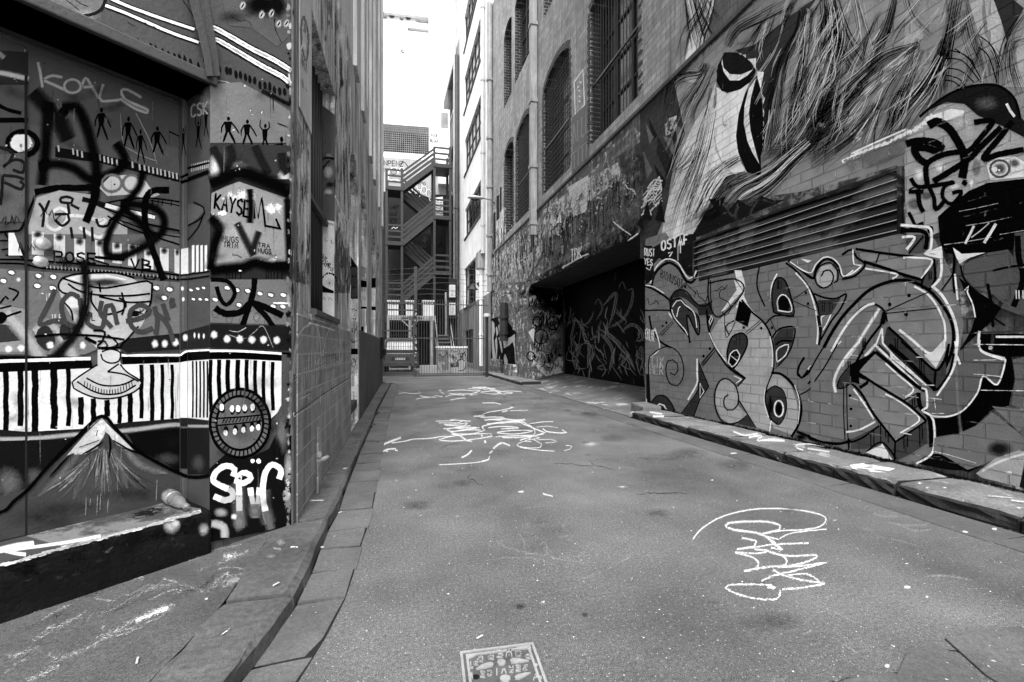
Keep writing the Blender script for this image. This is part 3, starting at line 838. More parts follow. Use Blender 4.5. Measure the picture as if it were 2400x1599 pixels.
# downpipes
def pipe_on(sf, a, b0, b1, r, mat, parent, joints=(), square=False, off=.1):
    mb = MB()
    if square: mb.sbox(sf, a - r, a + r, b0, b1, off - r, off + r)
    else: mb.tube([sf.pt(a, b0, off), sf.pt(a, b1, off)], r, 12)
    for j in joints:
        if square: mb.sbox(sf, a - r * 1.25, a + r * 1.25, j, j + .12, off - r * 1.25, off + r * 1.25)
        else: mb.tube([sf.pt(a, j, off), sf.pt(a, j + .12, off)], r * 1.3, 12)
        mb.sbox(sf, a - .03, a + .03, j + .03, j + .08, 0, off)
    return mb.build('downpipe', mat, parent)
pa = RW.uv(1258, 500)[0]
pipe_on(RW, pa, 5.25, 19, .11, M['galv'], RB, (5.6, 7.6, 9.9, 12.6, 15), True, .13)
mb = MB(); mb.tube([RW.pt(pa + .25, 5.6, .06), RW.pt(pa + .25, 4.9, .06), RW.pt(pa + .1, 4.7, .06), RW.pt(pa + .1, 4.35, .06)], .05, 8); mb.build('pipe_stub', M['dark'], RB)
pipe_on(RW, 22.6, 4.2, 19, .14, M['galv'], RB, (5, 7, 9.5, 12, 15), False, .15)
pa2 = RW.uv(1189, 740)[0]
pipe_on(RW, pa2, 1.6, 3.3, .2, M['dark'], RB, (1.9, 2.6), False, .16)
mb = MB(); e1 = [RW.pt(A1, b, o) for b, o in ((0, 0), (0, -8), (19, -8), (19, 0))]; mb.face(e1); mb.build('end_wall', M['brick_end'], RB)
mb = MB(); mb.box((6.8, -5, 0), (14, 22.9, 18.9)); mb.build('roof_mass', M['brick_end'], RB)
# brick stubs low on the far end of the wall
mb = MB(); a_ = RW.uv(1166, 860)[0]; mb.sbox(RW, a_ - 1.1, a_ + 1.2, 0, .75, 0, .12); mb.build('buttress', M['brick_lo'], LOW, bevel=.02); mb = MB(); a_ = RW.uv(1203, 860)[0]; mb.sbox(RW, a_ - .6, a_ + .6, 0, .6, 0, .25)
mb.build('buttress', M['brick_lo'], LOW, bevel=.02)
# ================================================================ pale building beyond
PB = thing('pale_building', 'tall pale rendered building with dark ribbon windows beyond the brick warehouse', 'building', (4.6, 24, 0))
def opening(sf, tl, tr, bl, br):
    a1 = sf.uv(*tl)[0] * .5 + sf.uv(*bl)[0] * .5; a0 = sf.uv(*tr)[0] * .5 + sf.uv(*br)[0] * .5
    b1 = sf.uv(*tl)[1] * .5 + sf.uv(*tr)[1] * .5; b0 = sf.uv(*bl)[1] * .5 + sf.uv(*br)[1] * .5
    return (a0, a1, b0, b1)
ops = [opening(PW, (1085, 208), (1126, 29), (1092, 261), (1126, 132)), opening(PW, (1086, 349), (1127, 211), (1093, 407), (1127, 316)),
       opening(PW, (1086, 492), (1127, 432), (1094, 553), (1128, 502)), opening(PW, (1085, 69), (1126, -150), (1092, 115), (1126, -50))]
tall = opening(PW, (1086, 634), (1115, 602), (1091, 722), (1115, 706)); small = opening(PW, (1121, 591), (1131, 580), (1121, 664), (1131, 655))
lowd = opening(PW, (1089, 776), (1108, 770), (1091, 850), (1108, 850))
mb = MB(); allh = ops + [tall, small, lowd]
sheet(mb, PW, [(.2, 4.2), (13.4, 4.2), (13.4, 34), (.2, 34)], [arch(a0, a1, b0, b1, 0) for a0, a1, b0, b1 in ops + [small] if b0 > 4.25] + [arch(tall[0], tall[1], 4.2001, tall[3], 0)], depth=.16)
mb.face([PW.pt(13.4, b, o) for b, o in ((0, 0), (0, -6), (34, -6), (34, 0))])
mb.build('upper_wall', M['pale'], PB)
mb = MB(); sheet(mb, PW, [(.2, 0), (13.4, 0), (13.4, 4.2), (.2, 4.2)], [arch(lowd[0], lowd[1], .3, lowd[3], 0)], depth=.16); mb.build('lower_wall', M['pale_lo'], PB)
for k, (a0, a1, b0, b1) in enumerate(allh):
    mb = MB(); mb.sbox(PW, a0 - .05, a1 + .05, b0 - .05, b1 + .05, -.24, -.155); w = mb.build('window', M['glass'], PB)
    mb = MB(); n = 6 if k < 4 else 4
    for j in range(n): a = a0 + (a1 - a0 - .08) * j / (n - 1); mb.sbox(PW, a, a + .08, b0, b1, -.155, -.11)
    mb.sbox(PW, a0, a1, b0 + (b1 - b0) * .5, b0 + (b1 - b0) * .5 + .07, -.15, -.12); mb.build('frame', M['frame'], w)
    if k != 6:
        mb = MB(); mb.sbox(PW, a0 - .1, a1 + .1, b0 - .14, b0 - .02, -.3, .08); mb.build('sill', M['ledge'], w)
pipe_on(PW, PW.uv(1137, 400)[0], 6.5, 34, .1, M['whitemetal'], PB, (8, 12, 16, 20), False, .14)
a_ = PW.uv(1134, 640)[0]; mb = MB(); mb.sbox(PW, a_ - .3, a_ + .3, 5.7, 6.6, .02, .4); mb.build('rain_hopper', M['galv'], PB, bevel=.03)
pipe_on(PW, a_, .3, 5.7, .1, M['pale'], PB, (2, 4), False, .16)
pipe_on(PW, 13.0, 3.0, 34, .12, M['whitemetal'], PB, (4, 8, 12), False, .2)

# ================================================================ far white building
WB = thing('white_building', 'blank white rendered building closing the far end of the lane', 'building', (0, 37, 0))
vent = [BW.uv(880, 290), BW.uv(1005, 298), BW.uv(1005, 362), BW.uv(880, 354)]
va0, va1 = vent[0][0], vent[1][0]; vb0, vb1 = (vent[2][1] + vent[3][1]) / 2, (vent[0][1] + vent[1][1]) / 2
top = [BW.uv(898, 22), BW.uv(1005, 35), BW.uv(1005, 77)]
ta0, ta1 = BW.uv(890, 30)[0], top[1][0]; tb1 = top[0][1] - .2; tb0 = BW.uv(950, 50)[1]; sb0 = BW.uv(980, 75)[1]; sa0 = BW.uv(955, 60)[0]
bT = BW.uv(950, 372)[1]; bM = BW.uv(950, 452)[1]
mb = MB(); sheet(mb, BW, [(-9, bT), (3.4, bT), (3.4, 36), (-9, 36)], [arch(va0, va1, vb0, vb1, 0), arch(ta0, ta1, tb0, tb1, 0), arch(sa0, ta1, sb0, tb0 - .45, 0)], depth=1.2)
WBW = mb.build('wall', M['white'], WB)
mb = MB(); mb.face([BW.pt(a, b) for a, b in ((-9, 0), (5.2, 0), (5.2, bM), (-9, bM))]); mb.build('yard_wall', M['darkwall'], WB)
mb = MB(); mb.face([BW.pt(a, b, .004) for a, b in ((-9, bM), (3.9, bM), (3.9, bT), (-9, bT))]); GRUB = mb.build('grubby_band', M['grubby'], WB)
mb = MB(); mb.sbox(BW, va0 - .2, va1 + .2, vb0 - .2, vb1 + .2, -1.3, -1.2); mb.build('vent_back', M['black'], WB)
mb = MB(); n = 26
for k in range(n + 1): a = va0 + (va1 - va0) * k / n; mb.sbox(BW, a - .016, a + .016, vb0, vb1, -.05, .0)
for k in range(14): b = vb0 + (vb1 - vb0) * k / 13; mb.sbox(BW, va0, va1, b - .016, b + .016, -.04, .012)
mb.build('grille', M['rear'], WB)
mb = MB(); mb.sbox(BW, ta0 - .2, ta1 + .2, tb0 - .3, tb1 + .2, -1.5, -1.2); mb.sbox(BW, sa0, ta1, sb0, tb0 - .4, -.9, -.7); mb.build('opening_back', M['opening'], WB)
p = BW.hit(944, 120); mb = MB(); mb.tube([p - BW.n * .3, p + BW.n * .02], .14, 20); mb.build('round_vent', M['dark'], WBW)
p = BW.hit(945, 121.5); mb = MB(); mb.tube([p, p + BW.n * .09], .07, 16); mb.build('round_vent_cap', M['whitemetal'], WBW)
for k, (x, lab) in enumerate(((921, 'white air-conditioning condenser in the high opening of the white building, the left one'), (960, 'white air-conditioning condenser in the high opening of the white building, beside the right end'))):
    a = BW.uv(x, 36)[0]; mb = MB(); mb.sbox(BW, a - .55, a + .55, tb0 + .12, tb0 + .85, -.9, -.3)
    c = mb.build('condenser', M['whitemetal'], None, bevel=.12, loc=BW.pt(a, tb0, -.6)); tag(c, lab, 'air conditioner', 'condensers in the high opening')
    mb = MB(); q = BW.pt(a - .12, tb0 + .55, -.3); mb.tube([q, q + BW.n * .02], .22, 18); mb.build('fan_grille', M['dark'], c)
    
    for s in (-.4, .4): mb = MB(); mb.sbox(BW, a + s - .04, a + s + .04, tb0 + .0, tb0 + .12, -.8, -.35); mb.build('foot', M['dark'], c)

# ================================================================ rear building between the stairs and the pale building
RE = thing('rear_building', 'grubby rear building with slanted parapet and tall windows behind the fire escape', 'building', (4.3, 35.5, 0))
P1, P2 = atY(1076, 800, 34.5), atY(1040, 800, 44)
EW = wallsurf((P1.x, P1.y), (P2.x, P2.y), -1)
mb = MB(); eo = [opening(EW, (1049, 205), (1070, 130), (1050, 300), (1070, 245)), opening(EW, (1049, 375), (1070, 320), (1049, 470), (1070, 440)), opening(EW, (1049, 520), (1070, 480), (1049, 620), (1070, 600))]
eo = [(max(.6, a0), max(a0 + 1, a1), b0, b1) for a0, a1, b0, b1 in eo]
hz = EW.uv(1066, 130)[1]
sheet(mb, EW, [(-.2, 0), (9.5, 0), (9.5, hz), (-.2, hz)], [arch(a0, a1, b0, b1, 0) for a0, a1, b0, b1 in eo], depth=.3)
mb.build('wall', M['rear'], RE)
for a0, a1, b0, b1 in eo:
    mb = MB(); mb.sbox(EW, a0 - .05, a1 + .05, b0, b1, -.35, -.29); w = mb.build('window', M['glass_gr'], RE)
    mb = MB(); mb.sbox(EW, a0, a1, b0 - .1, b0, -.29, .08); mb.sbox(EW, (a0 + a1) / 2 - .05, (a0 + a1) / 2 + .05, b0, b1, -.29, -.22); mb.build('frame', M['pale'], w)
pipe_on(EW, -.1, 1, hz - 1.5, .16, M['steel'], RE, (6, 12), False, .2)
mb = MB(); q = atY(1043, 300, 36.5); mb.box((q.x - .55, 36.2, 14.5), (q.x + .35, 36.9, 20.5)); mb.build('stair_tower', M['white'], RE)
mb = MB(); mb.box((q.x - .35, 36.17, 19.0), (q.x + .2, 36.2, 20.2)); mb.build('tower_vent', M['rear'], RE)

# ================================================================ fire escape
YF, YB = 33.4, 34.6
FE = thing('fire_escape', 'grey steel fire escape zigzagging up the far wall', 'fire escape', tuple(atY(975, 863, YF).xy) + (0,))
def fx(x, y, Y=YF): return atY(x, y, Y)
posts = [906, 942, 1018, 1055]
for x in posts:
    for Y in (YF, YB + .9):
        top_y = {906: 398, 942: 395, 1018: 345, 1055: 345}[x]
        p = fx(x, top_y, YF); mb = MB(); mb.box((p.x - .085, Y - .07, 0), (p.x + .085, Y + .07, p.z)); mb.build('post', M['escape'], FE)
Lx0, Lx1, Rx0, Rx1 = (fx(x, 500).x for x in posts)
LZ = [fx(942, y).z for y in (439.5, 568, 703)]; RZ = [fx(1018, y).z for y in (384, 506, 636)]
def railing(mb, p, q, h0=.35, n=3, gap=.42, r=.07):
    for k in range(n): d = Vector((0, 0, h0 + gap * k)); mb.bar(Vector(p) + d, Vector(q) + d, .05, .13)
for z in LZ + RZ:
    x0, x1 = (Lx0, Lx1) if z in LZ else (Rx0, Rx1)
    mb = MB(); mb.box((x0 - .08, YF - .1, z - .1), (x1 + .08, YB + .95, z)); mb.box((x0 - .08, YF - .12, z - .26), (x1 + .08, YF - .06, z + .02))
    k = x0
    while k < x1: mb.box((k, YF - .14, z - .2), (k + .06, YF - .1, z - .08)); k += .2
    mb.build('landing', M['escape'], FE)
    mb = MB(); railing(mb, (x0, YF - .05, z), (x1, YF - .05, z)); xe = x0 if z in LZ else x1
    railing(mb, (xe, YF, z), (xe, YB + .9, z)); mb.build('railing', M['escape'], FE)
def flight(pa, pb, Y0, Y1):
    pa, pb = Vector(pa), Vector(pb); mb = MB()
    for Y in (Y0, Y1): mb.bar(Vector((pa.x, Y, pa.z - .1)), Vector((pb.x, Y, pb.z - .1)), .07, .36)
    n = 14
    for k in range(1, n):
        c = pa.lerp(pb, k / n); mb.box((c.x - .14, Y0, c.z - .03), (c.x + .14, Y1, c.z + .02))
    o = mb.build('flight', M['escape'], FE)
    mb = MB()
    for Y in (Y0, Y1): railing(mb, (pa.x, Y, pa.z), (pb.x, Y, pb.z), .38, 3, .36)
    mb.build('handrail', M['escape'], o)
for k in range(3): flight((Lx1, 0, LZ[k]), (Rx0, 0, RZ[k]), YF, YF + .85)
for k in range(2): flight((Lx1, 0, LZ[k]), (Rx0, 0, RZ[k + 1]), YB, YB + .85)
# yard walls beside and behind the stairs
mb = MB(); mb.box((-9, 36.6, 0), (-7, 36.7, 1))
YS = thing('shed', 'dark lean-to shed under the fire escape behind the gate', 'shed', tuple(atY(1000, 863, 31.6).xy) + (0,))
x0, x1 = atY(1020, 800, 31.6).x, atY(1062, 800, 31.6).x
mb = MB(); mb.box((x0 + 1.3, 33, 0), (x1 + 1.0, 33.15, 3.8)); mb.build('boarding', M['hoard'], YS)
mb = MB(); mb.hexa([(x0 + 2.2, 31.6, 4.2), (x1 + 1.2, 31.6, 5.6), (x1 + 1.2, 33.3, 5.6), (x0 + 2.2, 33.3, 4.2)], [(x0 + 2.2, 31.6, 4.3), (x1 + 1.2, 31.6, 5.7), (x1 + 1.2, 33.3, 5.7), (x0 + 2.2, 33.3, 4.3)]); mb.build('roof', M['dark'], YS)
q = atY(1045, 700, 31.5); mb = MB(); mb.tube([(q.x, 31.5, 0), (q.x, 31.5, 5.2)], .07, 10); mb.build('post', M['galv'], YS)

# ================================================================ gate and fence
YG = 20.6
def gx(x, y, Y=YG): return atY(x, y, Y)
GT = thing('sliding_gate', 'grey steel bar gate across the lane end, in front of the parked car', 'gate', tuple(gx(935, 880).xy) + (0,))
xl, xr = gx(898, 800).x, gx(970, 800).x
zr = [gx(900, y).z for y in (710.5, 726, 775, 857)]
mb = MB()
for x in (xl, xr): mb.box((x - .03, YG - .03, .08), (x + .03, YG + .03, zr[0]))
for z in zr: mb.box((xl, YG - .04, z - .03), (xr, YG + .04, z + .03))
mb.box((xl, YG - .05, .1), (xr, YG + .05, .22)); mb.box((xl, YG - .12, .06), (xr, YG + .12, .12)); mb.build('frame', M['steel'], GT)
n = 13
for k in range(n):
    x = xl + (xr - xl) * (k + .5) / n; mb = MB(); mb.tube([(x, YG, .12), (x, YG, zr[0] + .26)], .011, 6); mb.build('bar', M['steel'], GT)
mb = MB(); zz = .5
while zz < 2.0: mb.box((xl, YG + .005, zz), (xr, YG + .015, zz + .012)); zz += .17
mb.build('mesh', M['steel'], GT)
GP = thing('gate_post', 'tall square steel gate post plastered with stickers between gate and fence', 'post', tuple(gx(974, 880).xy) + (0,))
p0, p1 = gx(970.5, 880), gx(977.5, 626)
mb = MB(); mb.box((p0.x, YG - .09, 0), (p1.x, YG + .06, p1.z)); mb.build('shaft', M['steel'], GP, bevel=.01)
mb = MB(); rr = random.Random(4)
for k in range(46):
    z = rr.uniform(.25, 3.1); s = rr.uniform(.03, .07); x = rr.uniform(p0.x, p1.x - .06); mb.box((x, YG - .094 - rr.uniform(0, .002), z), (min(x + s, p1.x - .002), YG - .089, z + s * rr.uniform(.5, 1.6)), k % 2)
mb.build('stickers', [M['paper'], M['black']], GP)
FN = thing('bar_fence', 'grey steel bar fence across the right half of the lane end', 'fence', tuple(gx(1050, 880).xy) + (0,))
xl2, xr2 = gx(979, 800).x, gx(1143, 800).x
zt, zm, zb = gx(1050, 714).z, gx(1050, 793).z, .12
mb = MB()
for z in (zt, zm, zb): mb.box((xl2, YG - .02, z - .022), (xr2, YG + .02, z + .022))
mb.box((xl2, YG - .06, 0), (xr2, YG + .06, .07)); mb.build('rails', M['steel'], FN)
n = 27
for k in range(n):
    x = xl2 + (xr2 - xl2) * (k + .4) / n; mb = MB(); mb.tube([(x, YG, .05), (x, YG, zt + (.22 if k < 22 else .05))], .011, 6); mb.build('bar', M['steel'], FN)
BWR = thing('barbed_wire', 'strands of barbed wire strung above the gate and fence', 'barbed wire', tuple(gx(1000, 660).xy) + (3.5,))
rr = random.Random(8)
for y in (630, 643, 655, 667, 681, 693):
    mb = MB(); pts = []
    for k in range(13):
        t = k / 12; x = 897 + (1142 - 897) * t; s = 4 * math.sin(t * 6.28 * 1.0 + y) * (1 if y > 650 else .4)
        q = gx(x, y + s); pts.append(q)
    mb.tube(pts, .006, 5, cap=False)
    for k in range(40):
        i = rr.randrange(12); q = pts[i].lerp(pts[i + 1], rr.random()); mb.bar(q + Vector((-.02, 0, -.03)), q + Vector((.02, 0, .03)), .008)
    mb.build('strand', M['steel'], BWR)

# ================================================================ parked car behind the gate
cx = (gx(896, 800, 23).x + gx(979, 800, 23).x) / 2; CY = 22.9
CAR = thing('parked_car', 'dark boxy off-road wagon parked behind the sliding gate, seen from the rear', 'car', (cx, CY + 2, 0))
W = .86
def ring(y, zs, ws): return [Vector((cx + s * w, y, z)) for z, w in zip(zs, ws) for s in (-1,)] + [Vector((cx + w, y, z)) for z, w in list(zip(zs, ws))[::-1]]
mb = MB()
sec = [(CY, (.42, .55, .95, 1.02), (.78, .84, .86, .82)), (CY + .1, (.38, .5, .98, 1.08), (.82, .86, .88, .85)), (CY + 3.2, (.38, .5, .98, 1.08), (.82, .86, .88, .85)), (CY + 4.3, (.4, .5, .9, .98), (.76, .82, .84, .78))]
rs = [[mb.vert(p) for p in ring(*s)] for s in sec]
for r0, r1 in zip(rs, rs[1:]):
    for j in range(8): mb.f.append([r0[j], r0[(j + 1) % 8], r1[(j + 1) % 8], r1[j]]); mb.m.append(0); mb.uv.append(None)
for r in (rs[0][::-1], rs[-1]): mb.f.append(r); mb.m.append(0); mb.uv.append(None)
BODY = mb.build('body', M['carpaint'], CAR)
mb = MB(); sec = [(CY + .06, (1.02, 1.3, 1.62, 1.72), (.82, .78, .7, .6)), (CY + .3, (1.02, 1.3, 1.7, 1.8), (.85, .8, .73, .62)), (CY + 2.2, (1.02, 1.3, 1.7, 1.8), (.85, .8, .73, .62)), (CY + 3.0, (1.02, 1.1, 1.2, 1.25), (.84, .8, .74, .65))]
rs = [[mb.vert(p) for p in ring(*s)] for s in sec]
for r0, r1 in zip(rs, rs[1:]):
    for j in range(8): mb.f.append([r0[j], r0[(j + 1) % 8], r1[(j + 1) % 8], r1[j]]); mb.m.append(0); mb.uv.append(None)
for r in (rs[0][::-1], rs[-1]): mb.f.append(r); mb.m.append(0); mb.uv.append(None)
CAB = mb.build('cabin', M['carpaint'], CAR)
mb = MB(); q = [(-.68, 1.2), (.68, 1.2), (.6, 1.6), (-.6, 1.6)]
mb.hexa([Vector((cx + a, CY + .03 + (z - 1.2) * .0, z)) for a, z in q], [Vector((cx + a, CY + .2, z)) for a, z in q]); mb.build('rear_window', surf('sky_pale_car_glass', .8, .15, .3, 2.5, spec=.7), CAR)  # pale glass: the reflected sky is put into its base colour
mb = MB(); mb.box((cx - .66, CY - .02, 1.16), (cx + .66, CY + .1, 1.2)); mb.build('rear_window_trim', M['dark'], CAR)
mb = MB(); mb.box((cx - .9, CY - .14, .42), (cx + .9, CY + .1, .60)); mb.build('bumper', M['steel'], CAR, bevel=.03)
mb = MB(); mb.box((cx - .45, CY - .03, .68), (cx + .45, CY + .02, .86)); mb.build('plate_recess', M['dark'], CAR)
mb = MB(); mb.box((cx - .24, CY - .045, .7), (cx + .24, CY - .03, .82)); mb.build('number_plate', M['whitemetal'], CAR)
mb = MB(); mb.box((cx - .8, CY - .02, .99), (cx + .8, CY + .03, 1.03)); mb.build('trim_strip', M['chrome'], CAR)
for s in (-1, 1):
    mb = MB(); mb.box((cx + s * .72, CY - .03, .68), (cx + s * .84, CY + .06, .96)); mb.build('tail_light', M['lamp_r'], CAR, bevel=.015)
    mb = MB(); mb.bar((cx + s * .58, CY + .3, 1.84), (cx + s * .58, CY + 1.9, 1.84), .04); mb.build('roof_rail', M['chrome'], CAR)
    for yy in (CY + .9, CY + 3.4):
        mb = MB(); mb.tube([(cx + s * .62, yy, .34), (cx + s * .84, yy, .34)], .34, 22); w = mb.build('wheel', M['tyre'], CAR)
        mb = MB(); mb.tube([(cx + s * .8, yy, .34), (cx + s * .85, yy, .34)], .2, 18); mb.build('rim', M['alu'], w)

# ================================================================ loading deck with three cabinets
YD = 28.0
def dx(x, y): return atY(x, y, YD)
DK = thing('loading_deck', 'white timber loading deck on posts behind the gate', 'deck', tuple(dx(960, 863).xy) + (0,))
a, b = dx(907, 745), dx(1019, 745); z0, z1 = dx(960, 751).z, dx(960, 740).z
mb = MB(); mb.box((a.x, YD - .06, z0), (b.x, YD, z1)); FAS = mb.build('fascia', M['timber'], DK)
mb = MB(); mb.box((a.x, YD, z1 - .1), (b.x, YD + 2.6, z1 - .01)); mb.build('deck_floor', M['hoard'], DK)
for x in (910, 961, 1012):
    p = dx(x, 800); mb = MB(); mb.box((p.x - .08, YD - .05, 0), (p.x + .08, YD + .1, z0)); mb.build('post', M['timber'], DK)
for s in (-1, 1):
    p = dx(961, 765); mb = MB(); mb.bar((p.x, YD - .03, p.z - .1), (p.x + s * .45, YD - .03, z0 - .02), .07); mb.build('brace', M['timber'], DK)
mb = MB(); mb.box((a.x - .3, YD + 2.2, 0), (b.x + .3, YD + 2.4, z0)); mb.build('back_boarding', M['black'], DK)
for (xa, xb, lab) in ((909, 935, 'white louvred cabinet on the loading deck, left of three'), (951, 973, 'white louvred cabinet on the loading deck, the middle one behind the gate post'), (992, 1017, 'white louvred cabinet on the loading deck, right of three')):
    p, q = dx(xa, 740), dx(xb, 704); o = thing('cabinet', lab, 'cabinet', ((p.x + q.x) / 2, YD + .4, z1), 'cabinets on the loading deck')
    mb = MB(); mb.box((p.x, YD + .1, z1), (q.x, YD + .8, q.z - .08)); mb.build('case', M['whitemetal'], o, bevel=.02)
    mb = MB(); mb.box((p.x - .04, YD + .06, q.z - .08), (q.x + .04, YD + .84, q.z)); mb.build('lid', M['whitemetal'], o)
    mb = MB(); [mb.box((p.x + .06 + k * .11, YD + .085, q.z - .26), (p.x + .12 + k * .11, YD + .1, q.z - .12)) for k in range(6)]; mb.build('vent_slots', M['black'], o)
# low white wall and small bench-like block behind the fence
mb = MB(); p, q = atY(984, 873, 22.6), atY(1024, 856, 22.6); mb.box((p.x, 22.6, 0), (q.x, 22.75, q.z)); tag(mb.build('low_wall', M['grubby'], loc=((p.x + q.x) / 2, 22.6, 0), bevel=.02), 'low white rendered wall behind the fence, left of the graffiti covered block', 'wall')
# graffiti covered block
p, q = atY(1025, 874, 22.4), atY(1095, 813, 22.4)
GBX = thing('concrete_bin', 'square concrete block scrawled with graffiti behind the bar fence', 'concrete block', ((p.x + q.x) / 2, 22.8, 0))
mb = MB(); mb.box((p.x, 22.4, 0), (q.x, 23.4, q.z)); mb.build('block', M['render_c'], GBX, bevel=.04)
mb = MB(); mb.box((p.x - .02, 22.38, q.z - .06), (q.x + .02, 23.42, q.z + .012)); mb.build('cap', M['white'], GBX, bevel=.015)
GX = Surf((p.x, 22.4, 0), (1, 0, 0), (0, 0, 1), (0, -1, 0))
# stair up to the rear door
ST = thing('yard_stair', 'short open concrete stair rising behind the graffiti covered block', 'stair', tuple(atY(1042, 863, 29).xy) + (0,))
p, q = atY(1027, 812, 29), atY(1059, 812, 29)
mb = MB()
for k in range(9): mb.box((p.x, 28.4 + k * .28, .2 + k * .24), (q.x, 28.72 + k * .28, .28 + k * .24))
mb.build('treads', M['concrete'], ST)
for xx in (p.x - .06, q.x + .06):
    mb = MB(); mb.bar((xx, 28.3, .2), (xx, 30.9, 2.4), .05, .25); mb.bar((xx, 28.3, 1.3), (xx, 30.9, 3.5), .05); mb.build('stringer', M['timber'], ST)
mb = MB(); mb.box((p.x, 31.0, 0), (q.x, 31.1, 2.2)); mb.build('back', M['dark'], ST)
# meter boxes on a pole by the rear building
for (ya, yb, lab) in ((668, 697, 'white meter box by the rear building, upper of two'), (710, 739, 'white meter box by the rear building, lower of two')):
    p, q = atY(1053.5, yb, 30), atY(1067.5, ya, 30); mb = MB(); mb.box((p.x, 30, p.z), (q.x, 30.35, q.z)); o = mb.build('meter_box', M['whitemetal'], loc=((p.x + q.x) / 2, 30.2, p.z), bevel=.03); tag(o, lab, 'meter box', 'white meter boxes in the yard')
    mb = MB(); mb.box((p.x + .1, 29.98, p.z + .15), (p.x + .25, 30.0, q.z - .3)); mb.build('label_plate', M['alu'], o)
p = atY(1061, 745, 30.3); mb = MB(); mb.box((p.x - .25, 30.36, 0), (p.x + .3, 30.6, 6.0)); mb.box((p.x - .35, 29.9, p.z - .05), (p.x + .35, 30.6, p.z + .05)); tag(mb.build('meter_pier', M['darkwall'], loc=(p.x, 30.5, 0)), 'dark pier with a bracket carrying two white meter boxes', 'pier')

# ================================================================ small things in the lane
# street lamp on the brick wall
p_lamp = RW.hit(1160, 478); LMP = thing('street_lamp', 'small cobra-head street lamp on a curved bracket high on the brick wall', 'street lamp', tuple(p_lamp))
hd = ray(1133, 465); t = (p_lamp.y - .2 - 0) / hd.y; hp = CAM + hd * t
mb = MB(); mb.tube([p_lamp, p_lamp.lerp(hp, .35) + Vector((0, 0, .12)), p_lamp.lerp(hp, .8) + Vector((0, 0, .03)), hp], .035, 8); mb.build('bracket', M['galv'], LMP, smooth=True)
d = Vector((-1, 0, 0)); c0 = hp
mb = MB(); mb.tube([c0 + d * -.05, c0 + d * .1, c0 + d * .4, c0 + d * .72, c0 + d * .8], [.05, .13, .17, .13, .03], 14)
mb.v = [Vector((v.x, v.y, c0.z + (v.z - c0.z) * .55)) for v in mb.v]; mb.build('head', M['whitemetal'], LMP, smooth=True)
mb = MB(); mb.tube([c0 + d * .2 + Vector((0, 0, -.06)), c0 + d * .42 + Vector((0, 0, -.1)), c0 + d * .66 + Vector((0, 0, -.06))], [.05, .11, .04], 12); mb.build('lens', M['glass_gr'], LMP, smooth=True)
# bell-shaped wall lamp beyond
q = PW.hit(1128, 680); mb = MB(); b0 = q + PW.n * .5
mb.tube([b0 + Vector((0, 0, .3)), b0 + Vector((0, 0, .2)), b0], [.05, .15, .32], 14); o = thing('wall_lamp', 'small dark bell-shaped lamp on the pale building', 'lamp', tuple(q)); mb.build('shade', M['dark'], o)
mb = MB(); mb.tube([q, q + PW.n * .25 + Vector((0, 0, .4)), b0 + Vector((0, 0, .3))], .03, 6); mb.build('arm', M['dark'], o)
# capped post at the lane end
q = ground(1141, 884); mb = MB(); mb.tube([(q.x + .0, q.y, 0), (q.x, q.y, 2.65)], .07, 10); o = thing('corner_post', 'dark capped pipe post where the fence meets the brick wall', 'post', (q.x, q.y, 0)); mb.build('shaft', M['dark'], o)
mb = MB(); mb.tube([(q.x, q.y, 2.65), (q.x, q.y, 2.68), (q.x, q.y, 2.78), (q.x, q.y, 2.82)], [.1, .15, .15, .08], 12); mb.build('cap', M['whitemetal'], o)
# parking sign on the left wall
SG = thing('parking_sign', 'tall weathered sign with a ringed symbol high on the left wall beside the barred window', 'sign', tuple(LW.hit(712, 120)))
a0, a1 = LW.uv(699, 200)[0], LW.uv(727, 200)[0]; zb = LW.uv(724, 308)[1]
mb = MB(); mb.sbox(LW, a0, a1, zb, zb + 2.1, .002, .012); mb.build('plate', M['sign'], SG, bevel=.004)
SGS = Surf(LW.pt(0, 0, .0125), LW.u, LW.v, LW.n); pt_ = Paint(SGS, None)
pt_.stroke('712 38 722 75 722 125 717 142 708 110 706 60 712 38', 4.5, .16, 'worn', closed=True)
pt_.stroke('714 55 716 78 711 70', 3, .2, 'worn'); pt_.text('AREA', 706.5, 150, 26, 2.6, 1.7, .2, 1.6, 'worn'); pt_.scribble(706, 200, 14, 26, 1.5, .25, 1.2, 'worn', 9, 3)
pt_.stroke('705 118 712 100 716 115', 3, .75, 'soft'); pt_.build('sign_face', SG)
# stand pipe with a tap on the left wall
p = LW.hit(729, 1100); TP = thing('stand_pipe', 'rusty stand pipe with a tap at the foot of the left wall', 'tap', (p.x, p.y, .09))
a = LW.uv(729, 1080)[0]
mb = MB(); mb.tube([LW.pt(a, .1, .05), LW.pt(a, .62, .05)], .010, 10); mb.build('pipe', M['plinth'], TP)
mb = MB(); c = LW.pt(a, .36, .06); mb.tube([c, c + LW.n * .03 + LW.u * .05, c + LW.n * .05 + LW.u * .11], [.016, .018, .012], 10); mb.tube([c + Vector((0, 0, .03)), c + Vector((0, 0, .06))], .02, 10); mb.bar(c + Vector((0, 0, .06)) - LW.u * .035, c + Vector((0, 0, .06)) + LW.u * .035, .012); mb.build('tap', M['alu'], TP)
